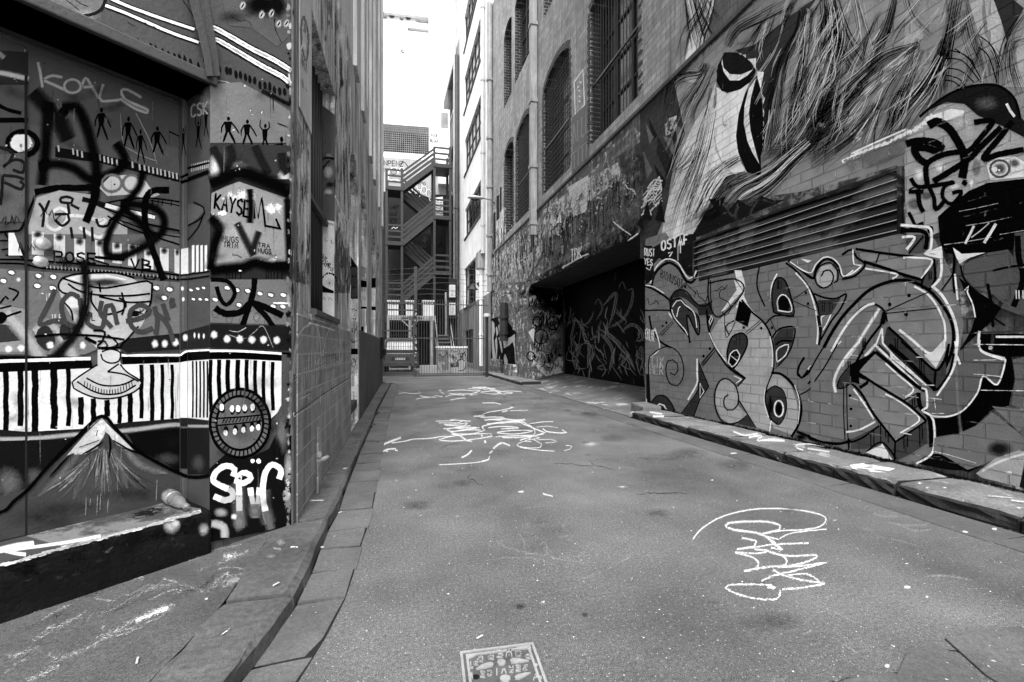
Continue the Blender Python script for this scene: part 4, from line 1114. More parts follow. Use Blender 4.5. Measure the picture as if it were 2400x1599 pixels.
# crushed plastic bottle on the door step
b0, b1 = ground(390, 1158, .375), ground(432, 1185, .36)
BT = thing('plastic_bottle', 'crushed clear plastic drink bottle lying on the door step', 'bottle', (b0.x, b0.y, .335))
ax = (b1 - b0); L = ax.length; ax = ax.normalized()
m_, nt_ = newmat('clear_plastic'); nt_.nodes.clear(); bs_ = nt_.nodes.new('ShaderNodeBsdfPrincipled'); bs_.inputs['Base Color'].default_value = (.6, .6, .6, 1); bs_.inputs['Roughness'].default_value = .1; bs_.inputs['Transmission Weight'].default_value = .85; bs_.inputs['Specular IOR Level'].default_value = .7; o_ = nt_.nodes.new('ShaderNodeOutputMaterial'); nt_.links.new(bs_.outputs[0], o_.inputs[0])
rr = random.Random(1); mb = MB(); prof = [(0, .02), (.04, .036), (.3, .04), (.5, .038), (.62, .034), (.78, .022), (.86, .015), (.9, .016), (1.0, .015), (1.0, .006)]
mb.tube([b0 + ax * (L * 1.15 * t) + Vector((0, 0, rr.uniform(-.003, .003))) for t, r in prof], [r * rr.uniform(.9, 1.1) for t, r in prof], 12); mb.build('shell', m_, BT, smooth=True)
mb = MB(); mb.tube([b0 + ax * (L * 1.15 * t) for t in (.1, .2, .3, .38)], [.0405, .042, .043, .0405], 12); mb.build('label_band', surf('bottle_label', .2, .3, .7, 12, spec=.5), BT, smooth=True)
# service cover in the road
SVC = thing('service_cover', 'cast iron service cover lettered POWER DPT SERVICE in the road, near the camera', 'access cover', tuple(ground(1165, 1560)))
c4 = [ground(*p) for p in ((1077.6, 1531.5), (1250, 1510), (1284, 1612), (1083, 1640))]
ex = (c4[1] - c4[0]); ex.normalize(); ey = (c4[3] - c4[0]); ey = (ey - ex * ey.dot(ex)).normalized(); Wd = (c4[1] - c4[0]).length
if ey.y > 0: ey = -ey
CS = Surf(c4[0], ex, -ey, (0, 0, 1)); Hd = Wd * 1.35
mb = MB(); mb.hexa([CS.pt(a, b, -.01) for a, b in ((0, 0), (Wd, 0), (Wd, -Hd), (0, -Hd))], [CS.pt(a, b, .004) for a, b in ((0, 0), (Wd, 0), (Wd, -Hd), (0, -Hd))]); PLT = mb.build('plate', M['iron'], SVC)
mb = MB()
for i, (d0, d1) in enumerate(((0, .011), (.022, .032))):
    for q in (((d0, -d0), (Wd - d0, -d0), (Wd - d0, -d1), (d0, -d1)), ((d0, -d1), (d1, -d1), (d1, -Hd), (d0, -Hd)), ((Wd - d1, -d1), (Wd - d0, -d1), (Wd - d0, -Hd), (Wd - d1, -Hd))):
        mb.hexa([CS.pt(*p, .003) for p in q], [CS.pt(*p, .009) for p in q])
mb.build('frame', M['iron_hi'], SVC)
mb = MB()
CSU = Surf(c4[0], ex, -ey, (0, 0, 1))
def raised(pts, h=.010):
    P = [CS.uv(x, y) for x, y in pts]
    mb.hexa([CS.pt(a, b, .003) for a, b in P], [CS.pt(a, b, h) for a, b in P])
def cz(s): return [(1040 + x * .12744, 1450 + y * .12744) for x, y in nums(s)]
raised(cz('1330 568 1590 520 1610 595')); raised(cz('445 700 700 662 445 780')); raised(cz('1635 840 1735 885 1675 970')); raised(cz('440 1085 525 1020 540 1150'))
for c, a, b in (((1062, 838), 78, 54), ((1130, 1140), 100, 62)): raised(cz(' '.join('%f %f' % (c[0] + a * math.cos(t * .5236), c[1] + b * math.sin(t * .5236)) for t in range(12))))
for s in ('1570 812 1400 775 1270 765 1215 800 1240 850 1290 858 1420 838', '590 970 680 895 820 845 890 842 920 870 905 905 830 930 700 955', '1605 1030 1500 1035 1350 1075 1300 1110 1320 1145 1380 1148 1480 1105'): raised(cz(s))
mb.build('raised_pattern', M['iron_hi'], SVC)
pc = Paint(CS, None, .0102); 
class _P(Paint): pass
mb = MB()
def glyphs(txt, x0, y0, x1, y1, w, h, up, skew=0):
    """letters standing upside-down to the camera, along a line from the first to the last letter (pixel positions)"""
    n = len(txt)
    for k, ch in enumerate(txt):
        t = k / max(1, n - 1); cx_ = x0 + (x1 - x0) * t; cy_ = y0 + (y1 - y0) * t + up * (1 - (2 * t - 1) ** 2)
        for st in FONT.get(ch, []):
            pts = [CS.hit(cx_ - (a - .5) * w + skew * (b - .5), cy_ + (b - .5) * h, .0) for a, b in st]
            for p, q in zip(pts, pts[1:]):
                dd = (q - p); 
                if dd.length < 1e-5: continue
                nn = Vector((-dd.y, dd.x, 0)).normalized() * .0026; e = dd.normalized() * .002
                mb.hexa([p - nn - e, q - nn + e, q + nn + e, p + nn - e], [v + Vector((0, 0, .0105)) for v in (p - nn - e, q - nn + e, q + nn + e, p + nn - e)])
glyphs('POWER', 1236, 1540, 1150, 1541, 13, 15, -5); glyphs('DPT', 1126, 1549, 1103, 1563, 10, 12, 0); glyphs('SERVICE', 1231, 1569, 1131, 1585, 9, 12, -1); glyphs('H', 1262, 1591, 1262, 1591, 16, 13, 0, -6)
mb.build('lettering', M['iron_hi'], SVC)
p = ground(1115.5, 1589.5); mb = MB(); mb.tube([(p.x, p.y, .0042), (p.x, p.y, .0052)], .013, 14); mb.build('key_hole', M['black'], SVC)
# litter
def litter(name, x, y, ln, wd, rot, z, lab, cat, mat, grp, h=.008):
    p = ground(x, y, z); e = Vector((math.cos(rot), math.sin(rot), 0)); f = Vector((-e.y, e.x, 0)); mb = MB()
    if name == 'cigarette_butt': mb.tube([p - e * ln / 2 + Vector((0, 0, .004)), p + e * ln / 2 + Vector((0, 0, .004))], .004, 8)
    else:
        rr2 = random.Random(int(x * 7 + y)); q = []
        for k in range(7): a = 6.283 * k / 7; q.append(p + e * math.cos(a) * ln / 2 * rr2.uniform(.7, 1.1) + f * math.sin(a) * wd / 2 * rr2.uniform(.7, 1.1))
        mb.hexa(q, [v + Vector((0, 0, rr2.uniform(.4, 1) * h)) for v in q])
    tag(mb.build(name, mat, loc=p), lab, cat, grp)
for (x, y, r, z, lab) in ((1124, 1495, .5, 0, 'cigarette butt on the asphalt just beyond the service cover'), (322, 1550, 1.9, .086, 'cigarette butt standing out on the pavement at the bottom left'), (647, 1371, .9, .09, 'cigarette butt on the near kerb stone below the SPUC wall'), (797, 1202, .9, .0, 'cigarette butt in the left gutter beside the kerb'), (618, 1240, .1, .09, 'cigarette butt at the foot of the SPUC pillar')):
    litter('cigarette_butt', x, y, .032, .01, r, z + .004, lab, 'cigarette butt', M['paper'], 'cigarette butts')
for (x, y, l, w, z, lab) in ((1719, 1063, .16, .09, .004, 'largest white paper scrap in the gutter below the mural'), (1669, 1126, .05, .03, 0, 'white paper scrap on the asphalt near the mural kerb'), (1221, 1153, .07, .04, 0, 'white paper scrap in the middle of the lane'), (2262, 1248, .07, .045, .004, 'round white scrap at the edge of the right gutter'), (2330, 1241, .08, .04, .008, 'white scrap in the gutter at the right edge'), (2126, 1377, .06, .035, 0, 'torn white scrap on the asphalt, right of the chalk tag'), (2172, 1400, .03, .02, 0, 'small white scrap below the torn one on the right'), (2079, 1562, .04, .025, 0, 'small white scrap on the asphalt at the bottom right'), (755, 1283, .04, .03, .01, 'white scrap lying in the left gutter'), (975, 1149, .02, .015, 0, 'tiny white scrap on the asphalt in the left of the lane'), (484, 1405, .02, .016, .09, 'pebble on the pavement at the edge of the kerb stones')):
    litter('paper_scrap', x, y, l * .75, w * .6, .2, z, lab, 'litter', M['paper'], 'litter on the ground', .006)
# dry leaves in the left gutter
for (x, y, n, sp, lab) in ((878, 970, 50, .1, 'dead leaves caught in the left kerb, the far clump'), (862, 1003, 60, .1, 'dead leaves caught in the left kerb, the near clump')):
    rr = random.Random(int(x)); p = ground(x, y); mb = MB()
    for k in range(n):
        q = p + Vector((rr.gauss(0, sp * .4), rr.gauss(0, sp * 2.0), rr.uniform(.0, .06))); e = Vector((rr.uniform(-1, 1), rr.uniform(-1, 1), rr.uniform(-.3, 1))).normalized() * .025; f = e.orthogonal().normalized() * .012
        mb.face([q - e, q + f, q + e, q - f])
    tag(mb.build('leaf_litter', M['leaf'], loc=p), lab, 'leaves', 'dead leaves in the gutter')
# ================================================================ paint on the corner building
RV = Surf(FW.pt(.502, 0, 0), -FW.n, (0, 0, 1), FW.u)         # right reveal of the doorway
FR = Surf(FW.pt(0, 0, -.22), FW.u, FW.v, FW.n); FR2 = Surf(FW.pt(0, 0, -.29), FW.u, FW.v, FW.n)
SF_ = Surf(FW.pt(0, 0, .035), FW.u, FW.v, FW.n)              # front of the step
ST_ = Surf(FW.pt(0, .33, 0), FW.u, -FW.n, (0, 0, 1))         # top of the step
k3 = 700 / 2111
def dots(Z, s, r=26, ring=1.5, tilt=.3):
    for x, y in nums(s):
        Z.B(x, y, r * ring, r * ring * .8, .004, 'soft'); Z.B(x, y, r * .95, r * .6, .8, 'hard', tilt)
def figure(Z, x, y, h, arms=0, lean=.12, thin=1.0):
    """a small painted human silhouette, (x, y) at the hips"""
    g = .004; s = h / 250 * thin
    Z.F([(x - 30 * s, y - 85 * h / 250), (x + 30 * s, y - 88 * h / 250), (x + 26 * s, y - 30 * h / 250), (x + 20 * s, y + 8 * h / 250), (x - 20 * s, y + 8 * h / 250), (x - 26 * s, y - 40 * h / 250)], g)
    Z.B(x + 4 * s, y - 112 * h / 250, 15 * s, 22 * h / 250, g, 'hard')
    k = h / 250
    Z.S([(x - 8 * s, y), (x - 22 * s, y + 50 * k), (x - 38 * s, y + 105 * k)], 22 * s, g, 'hard', (1, .5)); Z.S([(x + 8 * s, y), (x + 30 * s, y + 50 * k), (x + 60 * s, y + 120 * k)], 22 * s, g, 'hard', (1, .5))
    if arms: Z.S([(x - 26 * s, y - 80 * k), (x - 52 * s, y - 110 * k), (x - 44 * s, y - 165 * k)], 14 * s, g); Z.S([(x + 26 * s, y - 80 * k), (x + 50 * s, y - 100 * k), (x + 40 * s, y - 150 * k)], 14 * s, g)
    else: Z.S([(x - 24 * s, y - 80 * k), (x - 52 * s, y - 30 * k), (x - 54 * s, y + 20 * k)], 15 * s, g, 'hard', (1, .6)); Z.S([(x + 24 * s, y - 80 * k), (x + 60 * s, y - 30 * k), (x + 90 * s, y + 25 * k)], 15 * s, g, 'hard', (1, .6))

# ---- wall above the doorway
P = Paint(FW); Z = Zoom(P, 0, 0, k3)
Z.F('-300,-200 600,-200 735,0 730,40 690,85 600,110 480,115 350,85 250,40 60,-40', .17)
Z.B(600, 105, 130, 55, .4, 'wash'); Z.S('60,-60 250,40 350,85 480,115 600,112 690,85 735,30 750,-80', 26, .03)
Z.S('300,-20 360,20 390,40', 6, .03); Z.S('440,-20 520,40 560,75', 6, .03); Z.S('500,-30 560,20 620,45', 6, .03)
for x, y in nums('450 120 495 133 540 147 585 155 635 165 682 183 735 212 778 235 818 243 858 255 897 278 933 290 977 305 1022 325 1068 338 1103 352 1150 375 1192 393 1235 408 1270 415 1308 430 1348 448 1403 470'): Z.B(x, y, 13, 32 + (x % 7) * 2, .02, 'hard', -.15)
for s in ('780,-10 920,50 1140,130 1375,208', '745,38 870,85 1020,150 1220,235 1405,300'): Z.S(s, 40, .006); Z.S(s, 22, .75)
Z.S('900,150 920,170 960,185', 4, .05); Z.S('1020,150 1050,180 1100,190', 4, .05)
P.build('painted_frieze', CHAMF)
P = Paint(Surf(FW.pt(0, 0, .045), FW.u, FW.v, FW.n)); Z = Zoom(P, 0, 0, k3)
for s in ('1390,200 1440,180', '1415,300 1450,275'): Z.S(s, 44, .006); Z.S(s, 22, .6)
Z.S('1290,0 1350,90 1400,190 1430,330 1440,440', 7, .01); Z.S('1330,0 1400,110 1450,200', 5, .01); P.build('painted_frieze', CHAMF)
# ---- pillar between doorway and corner
P = Paint(FW); Z = Zoom(P, 0, 0, k3)
Z.F('1560,-40 2040,-40 2040,260 1960,330 1780,200 1620,180', .12); Z.B(1840, 30, 170, 130, .006); Z.B(1960, 40, 90, 120, .01); Z.B(1640, 120, 120, 60, .02, 'wash')
for x, y in nums('1715 40 1850 105 1920 95 1970 170 2025 165'): Z.B(x, y, 26, 38, .5, 'soft', .3); Z.B(x, y, 7, 20, .01, 'hard', .5)
for s in ('1470,185 1530,205 1640,265 1780,345 1930,420 2060,500', '1480,285 1530,280 1620,330 1740,400 1850,465 2000,545 2060,600'): Z.S(s, 58, .01); Z.S(s, 36, .7, 'hard'); Z.S(s, 12, .35, 'worn')
for x, y in nums('1503 480 1550 490 1603 500 1628 505 1668 525 1700 530 1735 545 1765 560 1800 570 1838 600 1873 605 1907 610 1940 635 1977 645 2012 650'): Z.B(x, y, 14, 33, .02, 'hard', -.1)
Z.S('1490,560 1600,580 1640,600', 8, .35, 'worn'); Z.S('1850,640 1950,690 2050,740', 30, .02, 'soft')
P = P.cut('painted_frieze', CHAMF, 'white double stripe and dark dots on the pillar', Z)
Z.F('1485,600 1700,580 1900,690 2055,790 2055,1010 1485,1010', .2, 'hard'); Z.B(1560, 700, 160, 100, .28, 'wash'); Z.B(1850, 850, 160, 140, .26, 'wash')
figure(Z, 1612, 925, 190, thin=1.15); figure(Z, 1745, 945, 190); figure(Z, 1872, 985, 210, 1, thin=.8); Z.B(1990, 985, 14, 24, .004, 'hard'); Z.S('1985,1010 2000,1060 1990,1100', 26); Z.S('1975,1020 1935,1030 1930,1080', 14); Z.S('1985,1090 1950,1040', 14)
Z.F('1485,1015 2055,1030 2055,1250 1485,1250', .07); Z.B(1520, 1180, 60, 110, .5, 'soft'); Z.B(1660, 1180, 110, 60, .3); Z.B(2010, 1260, 60, 80, .45)
for s in ('1500,1040 1560,1150 1590,1240', '1620,1030 1640,1110 1600,1200', '1800,1030 1850,1140 1900,1230', '1990,1080 2000,1180 2030,1230'): Z.S(s, 55, .03, 'soft')
P = P.cut('painted_figures', CHAMF, 'black figures walking and raising arms', Z)
Z = Zoom(P, 0, 400, k3)
Z.F('1485,60 2060,60 2060,780 1485,780', .05)
Z.F('1495,160 1600,110 1690,78 1850,135 2015,190 2022,400 2035,640 1800,662 1500,700 1525,560 1570,430 1490,300', .27); Z.B(1700, 180, 140, 60, .5, 'worn'); Z.B(1930, 260, 80, 60, .55, 'worn'); Z.B(1700, 420, 130, 60, .5, 'faint'); Z.B(1900, 640, 100, 20, .75, 'worn'); Z.B(1560, 300, 60, 25, .75, 'worn')
Z.S('1485,90 1590,50 1690,10 1850,60 1960,110 2050,160', 100, .004, 'soft'); Z.S('1490,330 1550,410 1520,520 1500,610 1480,700', 70, .004, 'soft'); Z.S('2030,200 2035,400 2045,640', 50, .01, 'soft')
Z.S('1490,705 1620,690 1720,680 1800,650 1900,670 2050,680', 80, .004, 'soft'); Z.S('1765,130 1772,260 1765,370', 46, .006, 'soft'); Z.S('1675,370 1730,480 1790,600', 50, .03, 'soft'); Z.S('1830,430 1800,520 1785,590', 46, .03, 'soft')
Z.T('KAYSE', 1515, 270, 110, 38, .25, .005, 17, 'hard', .1); Z.L('1800,340 1800,220 1825,340 1850,190 1875,390 1980,410 1950,340', 17); Z.T('MUGS', 1575, 500, 40, 22, .1, .006, 6); Z.T('TRIM', 1580, 540, 36, 20, .1, .006, 6); Z.T('TRA', 1825, 540, 30, 22, .1, .006, 6); Z.T('MUGS', 1825, 580, 34, 18, .12, .006, 6); Z.C(1640, 600, 70, 40, .3, .006, 5, 'hard', 7, 2); Z.C(1890, 600, 60, 40, .2, .006, 5, 'hard', 7, 3)
for k, x in enumerate((1600, 1618, 1640, 1662, 1700, 1880, 1895, 1915, 1935, 1960, 1990)): Z.S([(x, 690), (x + 2, 760), (x - 2, 790 + (k * 37) % 150)], 7, .004, 'hard')
P = P.cut('graffiti_tag', CHAMF, 'pale sprayed panel framed in black, lettered KAYSE', Z)
Z.F('1485,770 2060,770 2060,1090 1485,1075', .17); Z.B(1550, 1000, 70, 60, .24, 'wash'); Z.B(1800, 1040, 200, 60, .3, 'wash')
for x, y in nums('1520 1010 1620 1050 1715 1060 1815 1035 1890 1070 1960 1020'): Z.E(x, y, 22, 30, 4, .08)
dots(Z, '1520 912 1605 830 1675 845 1750 850 1838 870 1915 880 2003 880 1690 950 1930 960 2000 962', 22)
Z.S('1490,770 1600,780 1655,840 1650,900 1600,950 1560,910 1530,820', 34, .006); Z.S('1800,760 1790,860 1760,960 1700,1140', 46, .006); Z.S('1520,970 1590,1010 1700,1000 1770,940 1860,960 2000,1025', 52, .006); Z.S('1800,950 1880,1030 1950,1130 2010,1230', 42, .008); Z.S('1930,935 2065,940', 12, .75, 'worn')
Z.F('1485,1085 2060,1100 2060,1270 1485,1250', .03); Z.S('1620,1130 1680,1140 1740,1110', 5, .4, 'worn'); Z.S('1620,1160 1720,1190 1800,1140 1860,1100 1930,1250', 4, .3, 'worn')
for x, y in nums('1513 1160 1605 1190 1695 1190 1780 1195 1862 1195 1957 1200'): Z.B(x, y, 32, 36, .75)
P = P.cut('painted_dots', CHAMF, 'rows of white dots crossed by a black tag', Z)
Z = Zoom(P, 0, 800, k3)
Z.F('1482,60 2060,80 2060,150 1482,140', .005); Z.S('1482,68 1700,70 1990,88', 18, .75)
Z.F('1482,128 1700,126 1990,140 1988,480 1900,560 1482,600', .52)
for x, y0, y1, w in ((1490, 130, 500, 30), (1550, 130, 400, 34), (1612, 130, 380, 36), (1682, 130, 380, 36), (1745, 130, 380, 32), (1805, 135, 380, 30), (1865, 140, 470, 30), (1928, 145, 490, 30)): Z.S([(x, y0), (x - 4, (y0 + y1) / 2), (x + 3, y1)], w, .005)
Z.F('1990,90 2060,100 2060,560 1930,560 1995,440', .1)
Z.F('1482,560 1560,620 1640,790 1482,960', .11); Z.F('1482,900 1600,790 1760,830 1900,760 2000,560 2060,540 2060,1310 1482,1420', .018); Z.B(1990, 650, 60, 180, .16, 'soft'); Z.B(2040, 900, 40, 160, .3, 'soft'); Z.B(2030, 1100, 40, 100, .35, 'worn'); Z.B(1960, 780, 40, 120, .02)
P = P.cut('striped_band', CHAMF, 'white band with black upright stripes on the pillar', Z)
Z.F([(1697 + 225 * math.cos(t * .2618), 580 + 252 * math.sin(t * .2618)) for t in range(24)], .16, 'hard'); Z.E(1697, 580, 212, 242, 24); Z.E(1695, 578, 165, 190, 20)
for t in range(40):
    a = t * .15708; Z.L([(1697 + 165 * math.cos(a), 578 + 190 * math.sin(a)), (1697 + 210 * math.cos(a + .04), 580 + 240 * math.sin(a + .04))], 11)
for x, y in nums('1567 470 1640 480 1683 480 1730 475 1785 470'): Z.B(x + 3, y + 8, 22, 34, .006, 'hard'); Z.B(x, y - 4, 18, 28, .75, 'hard')
for x, y in nums('1595 640 1660 630 1720 620 1780 610 1825 600'): Z.B(x + 3, y - 8, 20, 36, .006, 'hard'); Z.B(x, y + 8, 17, 24, .75, 'hard')
Z.S('1530,545 1700,535 1860,520', 12); Z.S('1540,595 1700,580 1862,560', 12)
for k in range(12): Z.L([(1570 + k * 24, 580 - k * 2), (1585 + k * 24, 550 - k * 2)], 8)
P = P.cut('painted_medallion', CHAMF, 'round grey face medallion with a notched black rim', Z)
W_ = .62
Z.S('1682,1000 1690,1180 1695,1310', 90, .12, 'soft'); Z.S('1800,1100 1800,1230', 90, .1, 'soft'); Z.S('1860,1050 1870,1180 1900,1290', 90, .12, 'soft')
for s in ('1570,1025 1640,1060 1642,1105 1590,1125 1520,1098', '1690,1060 1692,1180 1698,1290'): Z.S(s, 50, .42, 'hard')
for s in ('1770,1040 1785,1130 1802,1200 1825,1130 1834,1040',): Z.S(s, 40, .42, 'hard')
Z.S('1856,1020 1862,1150 1895,1290', 50, .34, 'hard'); Z.S('1690,1200 1698,1320', 60, .2, 'soft'); Z.S('1800,1150 1802,1250', 60, .2, 'soft'); Z.S('1880,1200 1915,1330', 60, .16, 'soft')
for s in ('1645,955 1658,905 1600,880 1530,920 1508,985 1560,1022 1610,1045', '1690,945 1688,1010 1690,1085', '1672,1008 1690,948 1740,930 1774,966 1730,1000 1680,1008', '1972,975 1985,910 1925,872 1878,925 1858,1030 1862,1130 1878,1200', '1768,1035 1776,1090', '1836,1035 1830,1090', '1512,1095 1560,1118'): Z.S(s, 46, W_, 'hard')
Z.B(1785, 846, 17, 17, .8, 'hard'); Z.B(1828, 848, 19, 19, .8, 'hard'); Z.B(1690, 1280, 50, 80, .2); Z.B(1800, 1200, 50, 50, .2); Z.B(1560, 1210, 60, 40, .3); Z.B(1655, 1240, 28, 28, .6); Z.S('1440,1330 1500,1290 1580,1310 1590,1390', 50, .4, 'soft')
P.build('graffiti_tag', CHAMF, 'white fading tag reading SPUC on black')
# ---- reveal and frame beside the door
P = Paint(RV); Z = Zoom(P, 0, 0, k3)
figure(Z, 1400, 960, 200, 1, thin=.5); figure(Z, 1455, 880, 190, 1, thin=.4); Z.T('CSK', 1350, 830, 90, 32, -.2, .35, 12, 'soft')
Z.F('1324,560 1480,560 1480,700 1324,640', .03)
for k in range(10): Z.L([(1352 + k * 13, 1215 - k * 3), (1356 + k * 13, 1160 - k * 3)], 7, .4)
Z.S('1324,1190 1480,1150', 16); Z.S('1324,1270 1480,1210', 30)
Z = Zoom(P, 0, 400, k3); Z.F('1324,230 1430,255 1446,290 1324,400', .13); Z.S('1370,222 1440,262 1445,300 1400,350 1324,390', 12); Z.S('1324,495 1400,400 1440,300', 10)
for k in range(4): Z.F([(1356 + k * 30, 530), (1374 + k * 30, 525), (1374 + k * 30, 715), (1356 + k * 30, 720)], .55)
Z.S('1324,735 1480,712', 14); Z.S('1324,768 1480,745', 14); dots(Z, '1350 845 1397 835 1440 830 1368 910 1415 910 1460 912', 15, 1.4)
Z.F('1324,1130 1480,1090 1480,1250 1324,1260', .04)
for x, y in nums('1375 1165 1405 1170 1440 1170'): Z.B(x, y, 10, 28, .7)
Z = Zoom(P, 0, 800, k3); Z.F('1324,75 1480,60 1480,128 1324,140', .005); Z.S('1324,70 1480,62', 14, .75); Z.F('1324,140 1480,128 1480,560 1324,540', .5)
for x in (1362, 1388, 1414, 1440, 1465): Z.S([(x, 140), (x + 2, 330), (x, 540)], 14)
Z.F('1324,545 1480,562 1480,610 1324,600', .04); Z.S('1324,600 1475,600', 20, .3, 'soft'); Z.F('1324,615 1480,615 1480,940 1324,940', .03); Z.B(1400, 860, 60, 80, .09); Z.S('1324,958 1400,962 1480,950', 28)
P.build('painted_reveal', CHAMF)
P = Paint(FR2); Z = Zoom(P, 0, 0, k3); figure(Z, 1296, 1010, 200, 1, thin=.4)
Z.S('1275,1255 1345,1225', 20); Z.S('1275,1290 1345,1270', 24); Z = Zoom(P, 0, 400, k3)
Z.F('1280,555 1335,545 1335,730 1280,735', .5); Z.S('1272,740 1324,735', 14); Z.S('1272,770 1324,768', 14); Z.B(1290, 835, 14, 22, .75); Z.B(1295, 910, 14, 22, .75); Z.F('1274,1150 1324,1130 1324,1260 1274,1270', .04); Z.B(1310, 1180, 24, 34, .8)
Z = Zoom(P, 0, 800, k3); Z.F('1274,140 1324,140 1324,540 1274,540', .55); Z.F('1274,90 1324,75 1324,140 1274,150', .005); Z.S('1274,100 1300,80 1324,70', 14, .75); Z.F('1274,545 1324,545 1324,600 1274,600', .04); Z.F('1274,615 1324,615 1324,900 1274,900', .02); Z.S('1270,935 1324,958', 28)
P.build('painted_frame', DF)
# ---- door leaves
P = Paint(DW); Z = Zoom(P, 0, 0, k3)
Z.F('-400,330 200,370 200,600 -400,600', .06); Z.S('-300,480 0,515 205,560', 36, .45, 'soft'); Z.S('-100,300 30,410', 40, .3, 'soft')
Z.F('205,880 1270,1050 1270,1260 205,1250', .13); Z.B(900, 900, 330, 180, .15, 'wash'); Z.B(1150, 1080, 160, 90, .2, 'wash')
for s in ('268,440 285,520 300,618', '440,548 370,535 310,560', '310,570 380,600 470,640', '565,640 605,552 640,600 700,695', '590,618 660,612', '730,595 703,690 720,716 860,706', '1000,690 900,635 858,642 880,700 970,745 1045,778 1040,798 950,765 850,700'): Z.S(s, 24, .36, 'soft')
Z.E(512, 610, 58, 48, 22, .36, 'soft')
Z.S('690,700 720,800 790,860 690,850', 10, .1, 'soft'); Z.S('850,800 870,1000 940,1130', 12, .2, 'soft'); Z.S('960,800 1060,1000 1110,1160', 12, .22, 'soft'); Z.S('870,1030 1000,1100 1110,1140', 12, .25, 'soft'); Z.S('400,740 480,900 490,990', 10, .25, 'soft')
Z.B(460, 830, 30, 60, .15); Z.B(450, 790, 36, 40, .004, 'hard'); Z.S('440,820 455,870', 26); Z.S('440,745 520,740', 12)
figure(Z, 715, 880, 230, 0, thin=.85); figure(Z, 905, 945, 230, 0, thin=.8); figure(Z, 992, 1040, 240, 0, thin=.55); figure(Z, 1110, 1000, 200, 0, thin=.95); Z.S('1195,930 1280,970', 12)
Z.F('390,1040 700,1090 950,1150 1272,1240 1272,1290 950,1210 700,1150 390,1110', .02)
for x, y in nums('412 1050 515 1072 545 1082 578 1092 705 1115 735 1125 763 1132 790 1140 825 1150 935 1165 985 1182 1020 1190 1050 1198 1080 1205 1110 1212 1135 1218 1165 1225 1195 1232 1220 1240 1248 1246'): Z.S([(x, y - 22), (x + 4, y + 22)], 13, .45)
Z.F('205,1130 620,1220 700,1180 1272,1290 1272,1568 205,1568', .14); Z.S('300,1300 420,1310 640,1370 760,1380', 60, .25, 'faint')
Z.E(160, 1015, 105, 85, 44, .006); Z.B(150, 1010, 85, 72, .65, 'hard'); Z.B(148, 1030, 12, 16, .3, 'hard'); Z.B(228, 1028, 10, 14, .3, 'hard')
Z.F('-300,1110 180,1080 180,1568 -300,1568', .15)
for s in ('0,1040 90,1080 60,1150 20,1180', '20,1180 100,1130 170,1150 160,1220 90,1200', '20,1240 120,1250 170,1270', '30,1290 150,1340 170,1310 140,1280', '20,1240 10,1400 0,1450'): Z.S(s, 24, .04)
Z.S('-100,690 40,770 150,800', 30); Z.S('-200,860 0,850 200,850', 40)
P = P.cut('painted_figures', DOOR, 'row of black walking figures under a pale tag reading KOALS', Z)
Z.S('230,650 330,760 420,860 480,990', 110, .02, 'soft'); Z.S('345,720 330,880 320,1080 295,1310', 78, .008, 'soft'); Z.S('440,760 540,760 600,870 650,1040 680,1200 665,1380 610,1600', 78, .008, 'soft'); Z.S('270,1175 400,1160 520,1190 640,1270 760,1240 860,1180 880,1110 820,1010', 70, .006, 'soft'); Z.S('245,1360 400,1330 560,1330 690,1320', 52, .006, 'hard')
P = P.cut('graffiti_tag', DOOR, 'thick black sprayed tag across the door', Z)
Z = Zoom(P, 0, 400, k3)
Z.F('200,390 260,190 420,140 640,170 760,280 900,400 900,450 660,480 560,470 380,450 200,450', .36); Z.F('205,450 1272,450 1272,720 640,660 205,630', .16); Z.F('690,245 850,215 1060,200 1272,222 1272,420 1000,370 800,310', .14)
for x0, y0, x1, y1 in ((225, 430, 310, 600), (380, 450, 460, 610), (525, 480, 602, 630), (672, 490, 735, 650), (795, 510, 860, 660), (905, 520, 965, 680), (1020, 560, 1085, 700), (1130, 545, 1192, 712), (1233, 555, 1272, 730)):
    Z.F([(x0, y0), (x1, y0 + 8), (x1, y1), (x0, y1 - 8)], .5); Z.B((x0 + x1) / 2, y0 + 22, (x1 - x0) * .5, 34, .05, 'soft')
Z.F('700,120 780,40 900,30 1020,60 1060,120 1130,170 1060,200 900,170 760,180', .5); Z.E(790, 90, 70, 60, 20, .2, 'soft'); Z.E(930, 90, 60, 60, 20, .2, 'soft')
for s in ('330,300 330,380 390,420 460,370 480,300 430,265 370,290', '480,320 560,320 700,350 750,350 690,390', '560,400 700,470 800,400 830,340'): Z.S(s, 34, .55, 'soft')
for s in ('275,230 310,290 300,400', '350,210 315,290', '385,310 480,310 490,350 440,390 390,350', '425,195 470,185 515,200 505,228 430,222 425,195', '480,235 490,310', '500,240 560,270', '500,400 512,480', '590,400 600,480', '650,400 655,500', '680,340 700,390 760,390 780,350 830,320'): Z.S(s, 22, .03)
Z.S('690,245 850,210 1060,195 1272,222', 14); Z.S('690,245 850,310 980,360 1150,400 1272,425', 14); Z.S('760,320 900,400 1100,470 1272,525', 14); Z.S('1060,210 1230,240 1272,250', 10); Z.S('770,330 900,370 1100,440 1272,470', 10)
for x in (1080, 1120, 1150, 1215): Z.S([(x, 205), (x - 6, 250)], 8)
Z.L('582,200 740,245', 40, .02); Z.L('745,245 855,275', 34, .75); Z.L('920,290 1095,332', 28, .75); Z.L('745,225 860,258 1100,312', 8)
Z.T('POSE', 385, 640, 70, 58, .06, .005, 16); Z.S('630,620 770,665', 14); Z.L('670,612 880,630', 24); Z.T('VB', 925, 690, 70, 60, .1, .005, 16); Z.S('1000,700 1020,760 1090,770 1110,740', 14)
